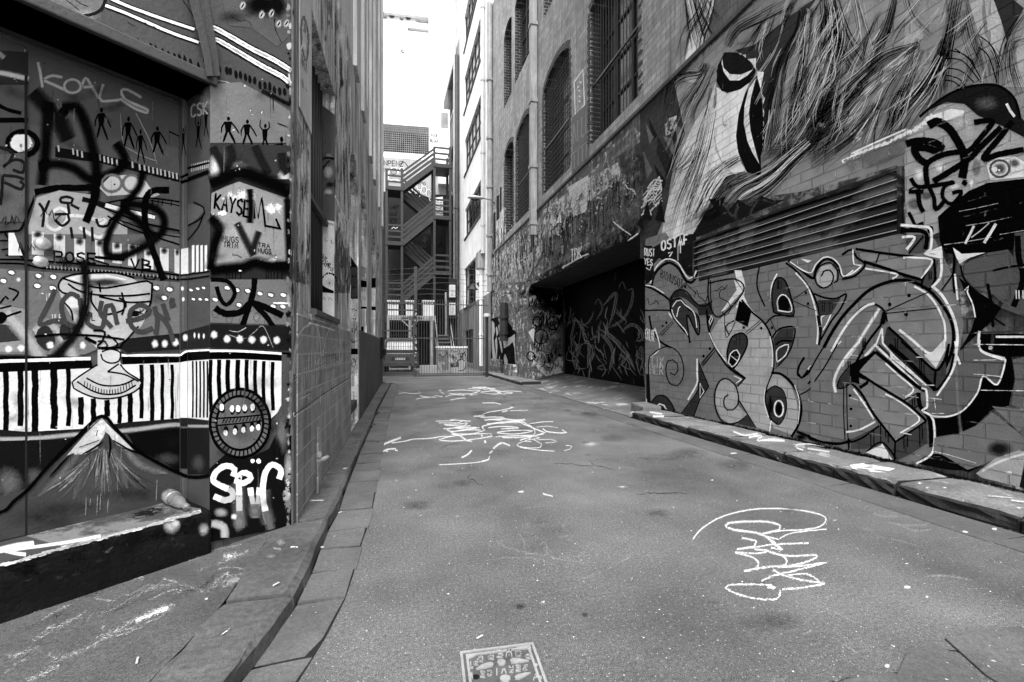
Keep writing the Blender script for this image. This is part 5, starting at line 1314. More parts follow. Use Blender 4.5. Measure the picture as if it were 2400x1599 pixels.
Z.S('-200,620 0,628 190,632 640,665 900,690 1272,742', 15); Z.S('-200,650 0,655 180,662 300,690 700,712 1000,742 1272,772', 15)
for k in range(36): x = 330 + k * 26; Z.L([(x, 668 + k * 2.2), (x + 3, 690 + k * 2.2)], 8, .3)
Z.F('-300,670 1272,790 1272,1150 860,1190 600,1300 -300,1300', .17); Z.F('-300,900 180,980 180,1280 -300,1280', .25)
dots(Z, '80 720 272 745 378 752 264 815 25 780 372 830 1105 830 1200 840 1160 900', 26)
Z.B(130, 770, 24, 24, .5)
Z.F('860,1190 1272,1150 1272,1260 860,1290', .03)
for x, y in nums('1095 1225 1165 1225 1240 1215 585 1235'): Z.B(x, y, 30, 36, .6)
Z.F('-300,1080 100,1090 150,1200 -300,1250', .06); Z.S('40,1000 190,1180 310,1370', 90, .33, 'soft'); Z.S('430,1160 520,1320 600,1470', 80, .33, 'soft'); Z.S('240,1140 340,1080 420,1150', 60, .33, 'soft'); Z.F('270,1120 340,1100 390,1200 340,1275 260,1210', .05, 'hard', True); Z.F('440,1080 500,1100 490,1180 450,1200 420,1140', .05, 'hard', True)
for x, y in nums('355 1235 150 1255 60 1262'): Z.B(x, y, 36, 34, .75)
P = P.cut('painted_boat_and_dots', DOOR, 'painted boat, white blocks and rows of white dots', Z)
Z.F('415,800 480,745 600,720 760,720 900,740 980,790 1075,790 1070,900 1050,1000 1000,1100 900,1190 800,1240 690,1260 600,1180 520,1060 440,920 420,860', .36); Z.F('470,760 600,735 760,735 900,770 800,810 600,800', .5); Z.B(740, 790, 190, 40, .06, 'soft'); Z.F('440,900 540,880 560,960 500,970', .5, 'hard', True)
for s in ('440,760 540,732 700,722 830,727 950,760', '440,760 560,800 720,830 870,810 1040,780 1075,800', '440,760 412,810 440,862 560,880', '480,800 560,850 700,880 900,885 1060,870', '700,890 900,930 1060,925', '1075,790 1070,900 1055,960 1010,1040', '440,920 500,985 515,1060', '650,850 645,920 700,1000 770,1015 870,985 890,930 840,900', '700,790 710,860', '860,860 880,960 860,1020', '980,1100 900,1190 850,1240'): Z.S(s, 15)
Z.B(950, 1010, 40, 24, .01, 'hard'); Z.T('K', 990, 1020, 40, 30, 0, .01, 8); Z.T('L', 650, 1060, 40, 24, 0, .01, 8); Z.T('NBF', 330, 920, 50, 16, 0, .5, 5); Z.T('ULE', 370, 1060, 44, 18, 0, .5, 5)
for s in ('390,840 340,950 280,1085 400,1060 520,1100', '560,900 500,870 440,930 440,1010 480,1090 570,1090 565,900', '640,1000 620,1080 720,1110 750,960 790,950 830,1090', '720,920 710,1010 790,1110', '890,1065 1000,1040 1060,990 990,950 920,1000 930,1100 1000,1140 1080,1110', '1090,960 1112,1060 1100,1160', '1090,1000 1180,1080 1225,1210', '1150,940 1190,1060', '1220,900 1205,960 1240,940'): Z.S(s, 38, .085, 'hard')
P = P.cut('painted_goblet', DOOR, 'large pale goblet with black outlines', Z)
Z.S('1010,0 985,110 900,220 830,330 770,440 745,540 775,600 880,600 980,555 1090,490 1155,410 1150,320 1080,262 960,240 850,235', 58, .006, 'soft'); Z.S('1195,138 1090,140 1035,190 1022,300 1035,430 1080,560 1130,700 1155,775', 52, .006, 'hard'); Z.S('870,270 960,340 1050,430 1110,490', 60, .006, 'soft'); Z.S('690,40 670,180 640,280 605,365', 62, .006, 'hard')
Z.S('590,640 605,760 612,900 590,1020 540,1130 460,1240 360,1340 200,1440 -200,1560', 66, .012, 'soft'); Z.S('245,1172 420,1158 560,1162 700,1170 880,1195', 18, .006); Z.S('660,1130 740,1140 720,1210 690,1250 860,1250', 18); Z.S('600,1180 680,1220', 26); Z.S('760,1160 830,1220 800,1270 720,1260', 14)
Z.S('250,175 200,300 150,410 100,428 -100,440', 20); Z.L('30,430 100,560 165,620', 16); Z.L('80,430 170,600', 16); Z.L('0,495 110,495', 14); Z.L('10,560 120,545', 14); Z.L('40,600 160,580', 14); Z.F('60,440 100,440 160,600 60,600', .5)
Z.S('0,940 40,890 60,910', 16); Z.S('60,830 130,860 90,920', 16); Z.B(10, 1040, 40, 50, .006, 'hard'); Z.S('20,1040 150,995', 18); Z.S('0,975 80,955', 14)
P = P.cut('graffiti_tag', DOOR, 'black looping tag over the goblet and boat', Z)
Z = Zoom(P, 0, 800, k3)
Z.F('-300,100 640,110 655,190 -300,225', .005); Z.F('860,110 1272,112 1272,165 870,168', .005); Z.S('-300,150 0,142 640,122', 26, .6); Z.S('860,100 1272,98', 18, .7)
Z.F('-300,225 0,220 650,190 870,165 1272,150 1272,545 900,572 560,620 190,640 -300,600', .5); Z.B(400, 420, 200, 120, .65, 'wash'); Z.B(1000, 400, 200, 120, .6, 'wash')
for x, y0, y1, w in ((-140, 215, 600, 52), (-50, 215, 600, 52), (42, 210, 640, 52), (145, 205, 600, 50), (247, 200, 650, 50), (380, 190, 620, 52), (483, 190, 600, 44), (572, 395, 590, 48), (660, 405, 570, 40), (757, 415, 530, 40), (845, 380, 580, 36), (920, 370, 595, 40), (1000, 165, 545, 36), (1075, 165, 575, 36), (1147, 165, 575, 32), (1217, 165, 548, 30)):
    n = 5; pts = [(x + (2.5 if k % 2 else -2) + (4 if 250 < x < 500 and k == 3 else 0), y0 + (y1 - y0) * k / (n - 1)) for k in range(n)]; Z.S(pts, w * (.85 + .3 * ((x * 13) % 7) / 7), .006)
Z.F('-300,600 190,640 560,620 900,572 1272,548 1272,620 900,650 500,690 -300,715', .03); Z.S('-300,690 180,690 500,662 900,630 1200,592 1280,592', 30, .32, 'soft')
P = P.cut('striped_band', DOOR, 'white band with black upright stripes', Z)
Z.F('-300,715 500,690 720,560 190,1060 -300,1130', .02); Z.B(60, 1000, 130, 140, .13); Z.B(250, 960, 90, 90, .1); Z.F('900,655 1272,615 1272,930 1180,870 960,760', .012); Z.B(1180, 830, 110, 60, .07)
Z.F('-300,1200 190,1040 460,790 720,530 960,765 1240,905 1300,950 1300,1120 190,1365 -300,1480', .085); Z.B(300, 1250, 300, 120, .03, 'faint'); Z.B(900, 1080, 360, 70, .02, 'faint'); Z.B(500, 1180, 260, 80, .03, 'faint')
Z.F('720,540 790,620 940,750 965,772 900,765 830,735 800,700 790,690 770,660 745,640 730,680 700,720 690,760 640,780 600,800 560,800 520,790 470,810 600,660', .4, 'hard'); Z.F('720,545 745,600 720,680 660,740 600,760 560,800 520,800 620,670', .6, 'worn'); Z.F('740,570 860,680 960,768 900,750 820,690 770,640', .6, 'worn')
rr = random.Random(61)
for k in range(64):
    t = rr.uniform(-1, 1); a0 = rr.uniform(.2, .5); x0, y0 = 730 + t * 300 * a0, 640 + 330 * a0 * (.4 + .6 * abs(t)) + 60; L_ = rr.uniform(120, 400)
    dx, dy = t * .95 + rr.uniform(-.1, .1), 1.0 - .35 * abs(t)
    if x0 + dx * L_ > 1200: continue
    Z.S([(x0, y0), (x0 + dx * L_ * .45, y0 + dy * L_ * .55), (x0 + dx * L_, y0 + dy * L_)], rr.uniform(5, 16), rr.choice((.15, .2, .26, .3, .04)), 'faint' if k % 3 else 'worn', (.3, .1))
for s, g in (('560,790 420,960 270,1100', .24), ('880,760 1000,880 1180,935', .3), ('800,760 860,900 900,1040', .22), ('620,840 560,1000 520,1120', .18)): Z.S(s, 44, g, 'faint', (.6, .2))
for x, y0, y1 in ((690, 1090, 1230), (712, 1080, 1190), (765, 1110, 1210), (1110, 980, 1130), (610, 1100, 1230), (640, 1110, 1160)): Z.S([(x, y0), (x - 3, (y0 + y1) / 2), (x - 6, y1)], 6, .2, 'worn')
for s in ('690,630 680,670', '560,750 700,700', '580,800 640,770 730,710', '770,660 780,740 770,830', '800,700 900,760 1000,800', '350,960 450,850 500,800'): Z.S(s, 16, .008, 'hard', (.4, .4))
Z.S('-300,1240 0,1210 100,1130 200,1045 300,930 420,800 560,662 718,530 830,632 960,762 1100,850 1240,920 1300,945', 28, .004)
P = P.cut('painted_mountain', DOOR, 'dark snow-capped mountain with a heavy black outline', Z)
Z.F('510,310 560,270 640,205 690,165 690,60 850,60 850,150 890,210 1000,290 960,345 860,390 720,408 600,375', .4); Z.B(740, 240, 90, 50, .5, 'wash')
for s in ('690,165 600,222 510,290 520,330 620,382 720,406 850,395 960,350 1000,290 900,220 850,165', '545,285 640,345 740,375 860,365 960,310', '610,260 720,310 850,310 950,270', '720,75 780,55 850,80 840,140 780,155 725,130 712,90', '760,215 840,160', '760,215 880,235 980,285'): Z.S(s, 13)
for k in range(18): t = k / 17; x = 600 + 330 * t; y = 290 + 60 * math.sin(t * 3.14); Z.L([(x, y - 8), (x + (t - .5) * 10, y + 28)], 7)
Z.S('690,0 740,0 760,30 720,60', 14); Z.S('860,60 900,90 960,80', 12, .08)
P.build('painted_goblet_foot', DOOR)
# seam line between the leaves, bottom gap
mb = MB(); s0 = DW.uv(60, 700)[0]; mb.sbox(DW, s0 - .004, s0 + .004, .335, 2.6, .0, .0135); mb.build('meeting_rail', M['black'], DOOR2)
# grime: scuffs, drips and overspray on door and pillar
P = Paint(DW); Z = Zoom(P, 0, 0, k3); rr = random.Random(51)
for k in range(60):
    x, y = rr.uniform(0, 1270), rr.uniform(400, 3300); Z.S([(x, y), (x + rr.uniform(-5, 5), y + 60), (x + rr.uniform(-5, 5), y + rr.uniform(90, 240))], rr.uniform(4, 10), rr.choice((.02, .03, .3)), 'faint', (.3, .2))
for k in range(60): Z.B(rr.uniform(-50, 1270), rr.uniform(400, 3500), rr.uniform(4, 12), rr.uniform(4, 10), rr.choice((.02, .4, .5)), 'worn')
for k in range(24): Z.B(rr.uniform(-50, 1270), rr.uniform(400, 3400), rr.uniform(60, 160), rr.uniform(30, 90), rr.choice((.015, .03)), 'faint', rr.uniform(-.5, .5))
for x in (20, 120, 300, 420, 560): Z.C(x, 1450 + (x * 7) % 500, 120, 90, 0, .02, 7, 'hard', 9, 1300 + x)
P.build('scuffs', DOOR)
P = Paint(FW); Z = Zoom(P, 0, 0, k3)
for k in range(70):
    x, y = rr.uniform(1490, 2050), rr.uniform(560, 3900); Z.B(x, y, rr.uniform(4, 14), rr.uniform(4, 12), rr.choice((.02, .02, .4, .6)), 'worn')
for k in range(30):
    x, y = rr.uniform(1490, 2050), rr.uniform(560, 3700); Z.S([(x, y), (x + rr.uniform(-5, 5), y + 60), (x, y + rr.uniform(90, 260))], rr.uniform(4, 9), rr.choice((.01, .02, .3)), 'faint', (.3, .2))
for k in range(14): Z.B(rr.uniform(1490, 2050), rr.uniform(560, 3900), rr.uniform(60, 130), rr.uniform(40, 100), rr.choice((.015, .03)), 'faint')
for y in range(0, 3900, 60): Z.B(2050 + rr.uniform(-16, 8), y + rr.uniform(-20, 20), rr.uniform(10, 30), rr.uniform(16, 44), rr.choice((.3, .02, .2, .45)), 'worn')
for s in ('1640,120 1700,150 1740,140 1780,180', '1940,60 1945,200 1990,300', '1930,690 1935,800', '1880,620 1960,690 2040,740', '1960,870 2040,900'): Z.S(s, 6, .02, 'worn')
P.build('scuffs', CHAMF)
# ---- step
P = Paint(SF_); Z = Zoom(P, 0, 1100, 700 / 2200); Z.B(1260, 430, 75, 60, .45); Z.B(1290, 400, 50, 40, .5); Z.B(1500, 440, 45, 60, .35); Z.S('1560,400 1640,430 1650,500', 44, .35, 'soft'); Z.S('100,680 460,580 860,480 1260,370 1480,310', 20, .35, 'worn'); rr = random.Random(15)
for k in range(70): x = rr.uniform(-50, 1500); Z.B(x, 760 - x * .27 + rr.uniform(-60, 200), rr.uniform(10, 60), rr.uniform(6, 20), rr.choice((.05, .08, .005)), 'faint', -.25)
for k in range(12): x = rr.uniform(0, 1450); Z.B(x, 800 - x * .27, 120, 60, rr.choice((.05, .004)), 'faint', -.25)
P.build('painted_marks', STEP)
P = Paint(ST_); Z = Zoom(P, 0, 1100, 700 / 2200); Z.F('-100,560 190,490 1200,240 1480,290 1260,360 860,470 460,570 -100,720', .09); Z.F('190,490 1200,240 1480,290 1260,360 860,470 460,570', .2, 'worn'); Z.S('-100,720 100,685 460,580 860,480 1260,370 1480,305', 22, .45, 'worn'); Z.B(1080, 320, 160, 36, .03, 'worn', -.2); Z.S('740,492 480,540 120,590 -100,620', 22, .6, 'soft'); Z.S('250,545 130,560 0,590', 34, .55, 'soft'); Z.S('0,590 120,620 190,628', 26, .6, 'soft'); P.build('painted_arrow', STEP)
# ---- pavement and kerb smears of paint
PVS = Surf((0, 0, .0865), (1, 0, 0), (0, 1, 0), (0, 0, 1)); PVMENT = [o for o in bpy.data.objects if o.name.startswith('pavement')][0]
P = Paint(PVS); Z = Zoom(P, 0, 1100, 700 / 2200)
for s, w in (('440,1400 660,1310 860,1190 1050,1080 1290,990', 46), ('60,1390 200,1340 290,1310', 40), ('200,1560 330,1500 440,1440', 50), ('240,1260 400,1140', 26), ('830,830 950,790 1060,800', 50), ('1200,800 1350,850 1500,900', 36), ('700,950 820,970', 30), ('1640,650 1720,640 1740,610', 70), ('1600,700 1700,660 1830,600', 30), ('1600,740 1700,720 1820,740', 20), ('1580,830 1680,770 1640,860 1720,830', 40), ('1320,650 1600,590 1780,550', 26), ('860,1230 1050,1160', 20), ('350,1350 420,1400', 40)): Z.S(s, w * 1.3, .55, 'chalkfaint')
Z.S('1000,1120 1240,1020', 40, .6, 'chalk'); Z.B(1690, 640, 70, 30, .55, 'chalk'); rr = random.Random(71)
for k in range(46):
    x = rr.uniform(100, 1750); yc = 1380 - x * .47; y = yc + rr.uniform(-260, 260); Z.S([(x, y), (x + rr.uniform(60, 160), y - rr.uniform(20, 90)), (x + rr.uniform(180, 330), y - rr.uniform(60, 170))], rr.uniform(14, 50), rr.choice((.4, .5, .03)), 'chalkfaint', (.3, .3))
for k in range(14):
    x = rr.uniform(100, 1700); Z.B(x, 1380 - x * .47 + rr.uniform(-240, 240), rr.uniform(60, 160), rr.uniform(16, 50), rr.choice((.4, .5)), 'chalkfaint', -.45)
P.build('paint_smears', PVMENT)
KBS = Surf((0, 0, .0945), (1, 0, 0), (0, 1, 0), (0, 0, 1)); KRB = [o for o in bpy.data.objects if o.name.startswith('kerb')]
P = Paint(KBS); Z = Zoom(P, 340, 1150, .2864); Z.B(1110, 425, 48, 34, .3, 'faint'); Z.B(1110, 425, 40, 28, .3, 'wash'); Z.B(1030, 548, 56, 34, .3, 'wash'); Z.S('1050,470 1110,480', 24, .35, 'chalk'); Z.S('1190,460 1250,462', 14, .6, 'chalk'); Z.S('620,1185 690,1130', 12, .6, 'chalk')
Z = Zoom(P, 600, 700, 500 / 1425)
rr = random.Random(21)
for k in range(30):
    y = 620 + 560 * rr.random() ** .8; xm = 780 - (y - 620) * .62; Z.S([(xm - 60 + rr.uniform(-40, 40), y), (xm + rr.uniform(0, 50), y - rr.uniform(-4, 6))], rr.uniform(4, 12), .6, 'chalkfaint')
Z.B(430, 1190, 50, 40, .6, 'chalk'); Z.S('300,1350 520,1345', 8, .7, 'chalk'); Z.S('320,1310 380,1290 420,1190', 20, .5, 'chalk'); P.build('paint_smears', KRB[0])
# ================================================================ paint and drips on the left wall along the lane
P = Paint(LW); Z = Zoom(P, 640, 520, .16709)
PLS = Surf(LW.pt(0, 0, .022), LW.u, LW.v, LW.n)
rr = random.Random(5)
# rain-washed runs of paint
for k in range(110):
    x = rr.uniform(240, 515); y0 = rr.uniform(-1500, 900); Z.S([(x, y0), (x + rr.uniform(-6, 6), y0 + 120), (x + rr.uniform(-8, 8), y0 + rr.uniform(180, 420))], rr.uniform(5, 18), rr.choice((.05, .08, .1, .3, .45, .5)), 'worn', (.3, .3))
for k in range(110):
    x = rr.uniform(865, 1085); y0 = rr.uniform(-2600, 900); Z.S([(x, y0), (x + rr.uniform(-4, 4), y0 + 120), (x, y0 + rr.uniform(200, 500))], rr.uniform(4, 13), rr.choice((.05, .08, .1, .4, .55)), 'worn', (.3, .3))
Z.F('240,-1560 330,-1500 420,-1250 430,-1050 400,-900 330,-880 300,-1000 240,-1100', .3, 'worn'); Z.F('235,-1000 300,-1150 360,-1000 330,-700 240,-600', .2, 'worn')
Z.F('225,600 520,500 510,900 225,800', .12, 'worn')
Z.F('860,100 880,-350 1000,-150 1080,20 1085,380 1040,330 1010,380 970,200 940,60 900,130', .55, 'worn'); Z.F('855,240 890,130 940,60 960,220 1010,380 1060,350 1090,560 1080,1000 860,1000', .1, 'worn'); Z.S('875,-340 980,-120 1055,20', 8, .8, 'worn'); Z.B(876, -352, 14, 22, .85, 'hard'); Z.S('1085,400 1088,620', 10, .75, 'worn')
for s in ('250,1200 240,1000 260,850 290,840 300,1000 290,1150 260,1320', '330,860 340,950 320,1040', '385,930 380,1020 395,1110 410,1020 390,930', '450,1080 440,1180 480,1260', '270,1250 300,1400 350,1380 400,1250', '225,1400 260,1500 300,1430'): Z.S(s, 16, .42, 'soft')
P.build('paint_runs', LANEW)
P = Paint(PLS); Z = Zoom(P, 640, 760, .16709)
for s, w, g in (('260,820 290,520 330,260 400,90 500,0 580,-60', 30, .4), ('300,700 320,480 370,260 430,160', 20, .36), ('470,60 560,-20 640,120 670,400 680,600', 22, .4), ('700,560 720,300 790,60 850,20', 22, .38), ('880,40 930,130 940,400', 18, .36), ('920,120 960,0 1010,-20 1060,60', 22, .4), ('680,280 720,180 760,200', 14, .36)): Z.S(s, w, g, 'soft')
rr = random.Random(6)
for k in range(46):
    x = rr.uniform(330, 1080); y0 = 200 + (1080 - x) * .2 + rr.uniform(0, 700); Z.S([(x, y0), (x + rr.uniform(-5, 5), y0 + 100), (x + rr.uniform(-5, 5), y0 + rr.uniform(160, 420))], rr.uniform(5, 13), rr.choice((.34, .42, .42, .5)), 'worn', (.3, .2))
for k in range(40): x = rr.uniform(300, 1050); Z.C(x, 900 - x * .6 + rr.uniform(-100, 600), rr.uniform(30, 110), rr.uniform(40, 120), -.4, rr.choice((.1, .45, .5)), rr.uniform(3, 7), 'worn', 8, 1500 + k)
Z.S('500,-20 640,20 780,60 860,90', 16, .75, 'worn'); Z.S('280,1280 480,1140 720,970 960,820 1080,750', 9, .02, 'worn'); Z.S('300,1300 500,1160 740,985 1080,770', 7, .6, 'worn'); Z.S('340,710 440,680 540,650 680,600 950,520', 9, .5, 'worn'); Z.S('680,470 800,440 890,430', 8, .1, 'worn'); Z.S('380,1050 480,1000 530,970', 9, .6, 'worn')
Z.S('245,700 240,1000 250,1400 255,1560', 36, .4, 'worn')
P.build('paint_runs', PLINTH)
# far reveal of the first window
WR = Surf(LW.pt(5.12, 0, 0), -LW.n, (0, 0, 1), -LW.u); P = Paint(WR); Z = Zoom(P, 640, 520, .16709)
Z.F('600,-60 860,0 860,1330 600,1330', .5); Z.F('600,-1700 870,-1500 865,0 600,-60', .1); Z.B(780, -700, 90, 120, .35, 'soft'); Z.B(800, -520, 80, 50, .03, 'soft'); Z.B(780, -420, 90, 60, .32, 'soft'); Z.B(780, -930, 90, 60, .2, 'soft'); Z.S('690,-880 760,-900 860,-880', 30, .02, 'soft'); Z.S('690,-740 790,-860', 24, .02, 'soft')
for k in range(7): Z.E(695 + k * 24, 5 + k * 6, 11, 12, 6)
rr = random.Random(12)
for k in range(70): t = rr.random(); Z.B(690 + 150 * t + rr.uniform(-10, 10), 500 + 180 * t * 1.0 + rr.uniform(-90, 90) * (1 - t * .6), 7, 9, .006, 'hard')
for k in range(36): a = rr.uniform(3.1, 6.3); Z.B(790 + 100 * math.cos(a) + rr.uniform(-8, 8), 830 + 110 * math.sin(a) + rr.uniform(-8, 8), 9, 12, .006, 'hard')
Z.F('670,870 740,920 850,970 850,1005 670,990', .01); Z.S('730,230 735,280 770,265', 10); Z.S('815,250 820,300 850,300', 10); Z.L('680,1060 710,1090 715,1050 740,1110', 6); Z.L('770,1050 780,1110 800,1060 830,1110', 6)
for k in range(10): a = k * .628; Z.L([(790, 860), (790 + 60 * math.cos(a), 860 + 70 * math.sin(a))], 4, .08)
P.build('painted_reveal', WIN)
# reveals further along: odd tags
for a1, s0 in ((7.74, 1), (9.5, 2), (12.4, 3)):
    WR2 = Surf(LW.pt(a1, 0, 0), -LW.n, (0, 0, 1), -LW.u); P = Paint(WR2); Z = Zoom(P, 640, 520, .16709)
    if s0 == 1:
        Z.F('1085,480 1190,640 1190,700 1090,720', .01); Z.F('1090,640 1190,640 1190,1080 1090,1080', .08); Z.F('1090,1330 1190,1330 1190,1400 1090,1410', .5, 'worn')
        for k in range(9): Z.C(1100, 800 + k * 150, 70, 90, 0, .006, 10, 'hard', 8, 900 + k)
        Z.F('1090,1780 1190,1780 1190,1860 1090,1860', .005); Z.F('1090,1900 1190,1900 1190,2120 1090,2140', .45, 'worn'); Z.E(1130, 1980, 30, 60, 9); Z.F('1095,2310 1185,2310 1185,2380 1095,2380', .6)
    if s0 == 2:
        Z.F('1228,620 1312,640 1312,820 1228,820', .25, 'worn'); Z.F('1228,820 1312,830 1312,920 1228,920', .006); Z.F('1228,980 1312,980 1312,1090 1228,1090', .4); Z.C(1240, 1080, 60, 90, 0, .02, 6, 'hard', 8, 950); Z.F('1228,1190 1312,1190 1312,1220 1228,1220', .006); Z.L('1310,1220 1308,1460', 8, .01); Z.F('1228,1470 1270,1470 1270,1560 1228,1560', .006)
    if s0 == 3:
        Z.F('1380,790 1440,790 1440,920 1380,930', .01); Z.F('1380,940 1440,940 1440,1030 1380,1030', .5); Z.F('1380,1190 1440,1190 1440,1240 1380,1240', .006)
    P.build('painted_reveal', LANEW)
q = LW.hit(888, 830); mb = MB(); mb.sbox(LW, 14.6, 15.4, .95, 1.62, .02, .10); mb.sbox(LW, 14.9, 15.9, 1.05, 1.25, .02, .16); mb.build('gate_latch', M['black'], LB, bevel=.02)
# more marks high on the wall
P = Paint(LW); Z = Zoom(P, 640, 0, .16709)
Z.B(295, 170, 22, 60, .06, 'hard'); Z.B(735, 540, 22, 60, .1, 'soft'); Z.B(905, 400, 30, 150, .14, 'worn'); Z.S('870,180 875,700 870,1150', 12, .05, 'worn'); Z.S('940,560 950,900 945,1060', 14, .05, 'worn'); Z.B(800, 120, 44, 160, .12, 'worn'); Z.B(970, 1160, 34, 100, .03, 'soft'); Z.B(960, 500, 90, 240, .6, 'worn'); Z.B(1020, 800, 60, 260, .55, 'worn'); Z.B(900, 60, 90, 140, .6, 'worn'); Z.B(780, 320, 30, 60, .12, 'worn')
for x in (560, 640, 700, 760): Z.S([(x + 120, -40), (x + 125, 160), (x + 130, 420)], 14, .16, 'worn')
P.build('paint_runs', LANEW)
# ================================================================ mural on the right wall
def strands(Z, guide, n, sp, w=5, g=.01, seed=0, st='hard'):
    r = random.Random(seed); q = nums(guide); Z.P.begin(Z.q(guide), sp * Z.s)
    n = int(n * 2.3) if g < .1 else n; w *= .72; sp *= 1.5
    for k in range(n):
        o = r.uniform(-1, 1); o2 = r.uniform(-.5, .5); pts = []
        for i, (x, y) in enumerate(q):
            a, b = q[max(i - 1, 0)], q[min(i + 1, len(q) - 1)]; dx, dy = b[0] - a[0], b[1] - a[1]; l = math.hypot(dx, dy) or 1
            t = i / (len(q) - 1); d = sp * (o * (.5 + t * .6) + o2 * t); pts.append((x - dy / l * d + r.uniform(-4, 4), y + dx / l * d + r.uniform(-4, 4)))
        i0 = r.choice((0, 0, 0, 1)); i1 = len(pts) - r.choice((0, 0, 1))
        if i1 - i0 >= 2: Z.S(pts[i0:i1], w * r.uniform(.6, 1.3), g, st, (.5, .2))
    Z.P.end()
UPM = [o for o in UP.users_collection[0].objects if o == UP][0]
# ---- hair and robe, lower wall
P = Paint(RW, 'right'); Z = Zoom(P, 1500, 0, .3189)
P.fill('1513 262 1770 5 2010 -230 2480 -700 2480 420 2108 395 1640 575 1513 600', .23)
Z.F('0,825 130,690 250,600 330,980 240,1250 190,1568 60,1900 0,1900', .07)
for s, g in (('0,830 60,860 90,1040 130,1000 60,860', .03), ('130,1000 230,1180 200,1300 120,1120', .035), ('20,1100 90,1250 50,1320', .12), ('200,830 260,950 300,980 240,1250 230,1000', .04), ('100,1200 190,1330 160,1420', .03), ('250,880 310,960 280,1060', .13), ('170,1000 240,1020 260,1180', .14), ('40,900 100,1010 70,1060', .13)): Z.F(s, g)
Z.F('180,880 270,850 270,960 190,1000', .4, 'worn')
for k in range(6): Z.L([(30 + k * 18, 1480 - k * 28), (70 + k * 14, 1400 - k * 20), (150, 1330 - k * 12 + 60), (160, 1400)], 9, .45, 'worn')
for k in range(5): Z.L([(20, 1440 + k * 30), (90, 1360 + k * 28), (110, 1400 + k * 28), (160, 1350 + k * 26)], 8, .4, 'worn')
Z.F('560,600 500,760 400,900 300,1120 235,1350 185,1568 130,1900 420,1900 480,1500 520,1000', .4)
Z.F('340,520 420,500 480,560 430,610 330,600', .32)
Z.F('560,640 640,690 720,650 810,590 760,720 720,880 710,1050 740,1190 785,1265 660,1290 540,1340 450,1430 380,1560 300,1760 200,1900 270,1620 380,1350 460,1060 530,800', .85)
Z.B(640, 900, 60, 120, .7, 'faint'); Z.F('785,1265 660,1290 560,1330 470,1410 500,1400 640,1380 740,1340', .22)
Z.F('700,370 840,330 1000,200 1180,60 1270,0 1330,-60 1220,100 1190,210 1110,330 1020,550 1000,650 960,800 915,1050 900,700 870,520 790,420', .055); Z.F('850,300 1050,150 1200,30 1200,-60 900,60 740,180 660,330', .2)
Z.F('600,425 562,520 572,625 640,682 740,655 835,585 852,515 785,415 700,385 620,385', .03); Z.F('600,430 572,480 562,600 600,670 660,680 730,660 830,585 850,520 760,580 680,600 630,560', .012)
Z.F('603,430 615,500 660,545 740,550 830,512 790,555 730,592 660,592 615,530 600,470', .75)
Z.F('840,580 770,690 725,840 705,1000 722,1120 785,1265 890,1295 888,1150 922,1000 905,830 885,650 858,556', .014)
Z.F('852,575 800,650 768,780 763,910 790,1040 830,1130 878,1208 845,1090 812,960 800,830 815,720', .72)
for s in ('790,435 853,428 850,512 822,462', '858,525 910,530 888,658 868,590', '888,678 918,722 905,768', '903,795 916,830 905,862', '905,890 914,910 906,930', '904,945 912,960 905,978', '902,1000 909,1012 902,1030', '900,1050 906,1060 899,1072', '755,405 778,400 778,428', '730,395 745,392 742,405'): Z.F(s, .75)
Z.S('545,950 560,1080 620,1220 720,1300 800,1305', 9, .3, 'hard'); Z.S('612,910 622,930 634,912', 7, .02)
Z.F('1220,100 1190,300 1180,520 1100,900 1000,1100 900,1180 920,1000 960,800 1000,640 1110,330', .22); Z.F('1225,60 1250,70 1240,330 1190,570 1150,640 1200,330', .6); Z.F('1395,180 1420,260 1380,480 1300,690 1340,420', .6); Z.B(1330, 660, 60, 26, .75, 'worn', -.7); Z.B(1330, 910, 40, 22, .7, 'worn', -.4); Z.B(1300, 300, 50, 200, .32, 'wash', .2)
for i, (s, n, sp) in enumerate((('1200,60 1160,250 1060,450 1010,700 960,1000 920,1150', 10, 40), ('1250,60 1220,300 1180,600 1100,900 1000,1100', 9, 34), ('1370,-40 1390,250 1330,550 1200,850 1050,1080 920,1250', 16, 70), ('1450,-40 1440,250 1420,500 1330,800 1240,1040', 12, 50), ('1568,850 1400,950 1200,1060 1000,1110 890,1120', 9, 34), ('1568,650 1450,760 1330,900 1240,1050 1100,1150', 10, 44), ('1240,1040 1100,1150 980,1260 880,1330 740,1400 600,1568', 22, 80), ('540,650 500,900 430,1200 330,1450 260,1700', 9, 44), ('730,1160 620,1220 520,1310 440,1440 380,1600', 10, 40), ('790,1300 660,1345 560,1430 460,1600 380,1700', 16, 60), ('640,340 720,210 900,110 1100,0', 9, 36), ('480,470 440,540 330,560 240,620 200,820', 8, 36), ('520,480 440,640 350,800 330,940', 9, 50), ('260,1260 340,1180 420,1050', 6, 40), ('1000,640 960,800 930,1000 900,1120', 8, 28))): strands(Z, s, n, sp, 4.5, .012, i)
for i, (s, n, sp) in enumerate((('1240,1040 1100,1160 980,1270 880,1340 740,1420 620,1560', 12, 70), ('1370,-40 1390,250 1330,560 1200,860 1060,1080', 7, 60), ('560,660 480,980 400,1260 300,1520', 5, 34), ('1440,300 1400,520 1330,800', 5, 40))): strands(Z, s, n, sp, 6, .62, 50 + i)
Z = Zoom(P, 1900, 0, .3189)
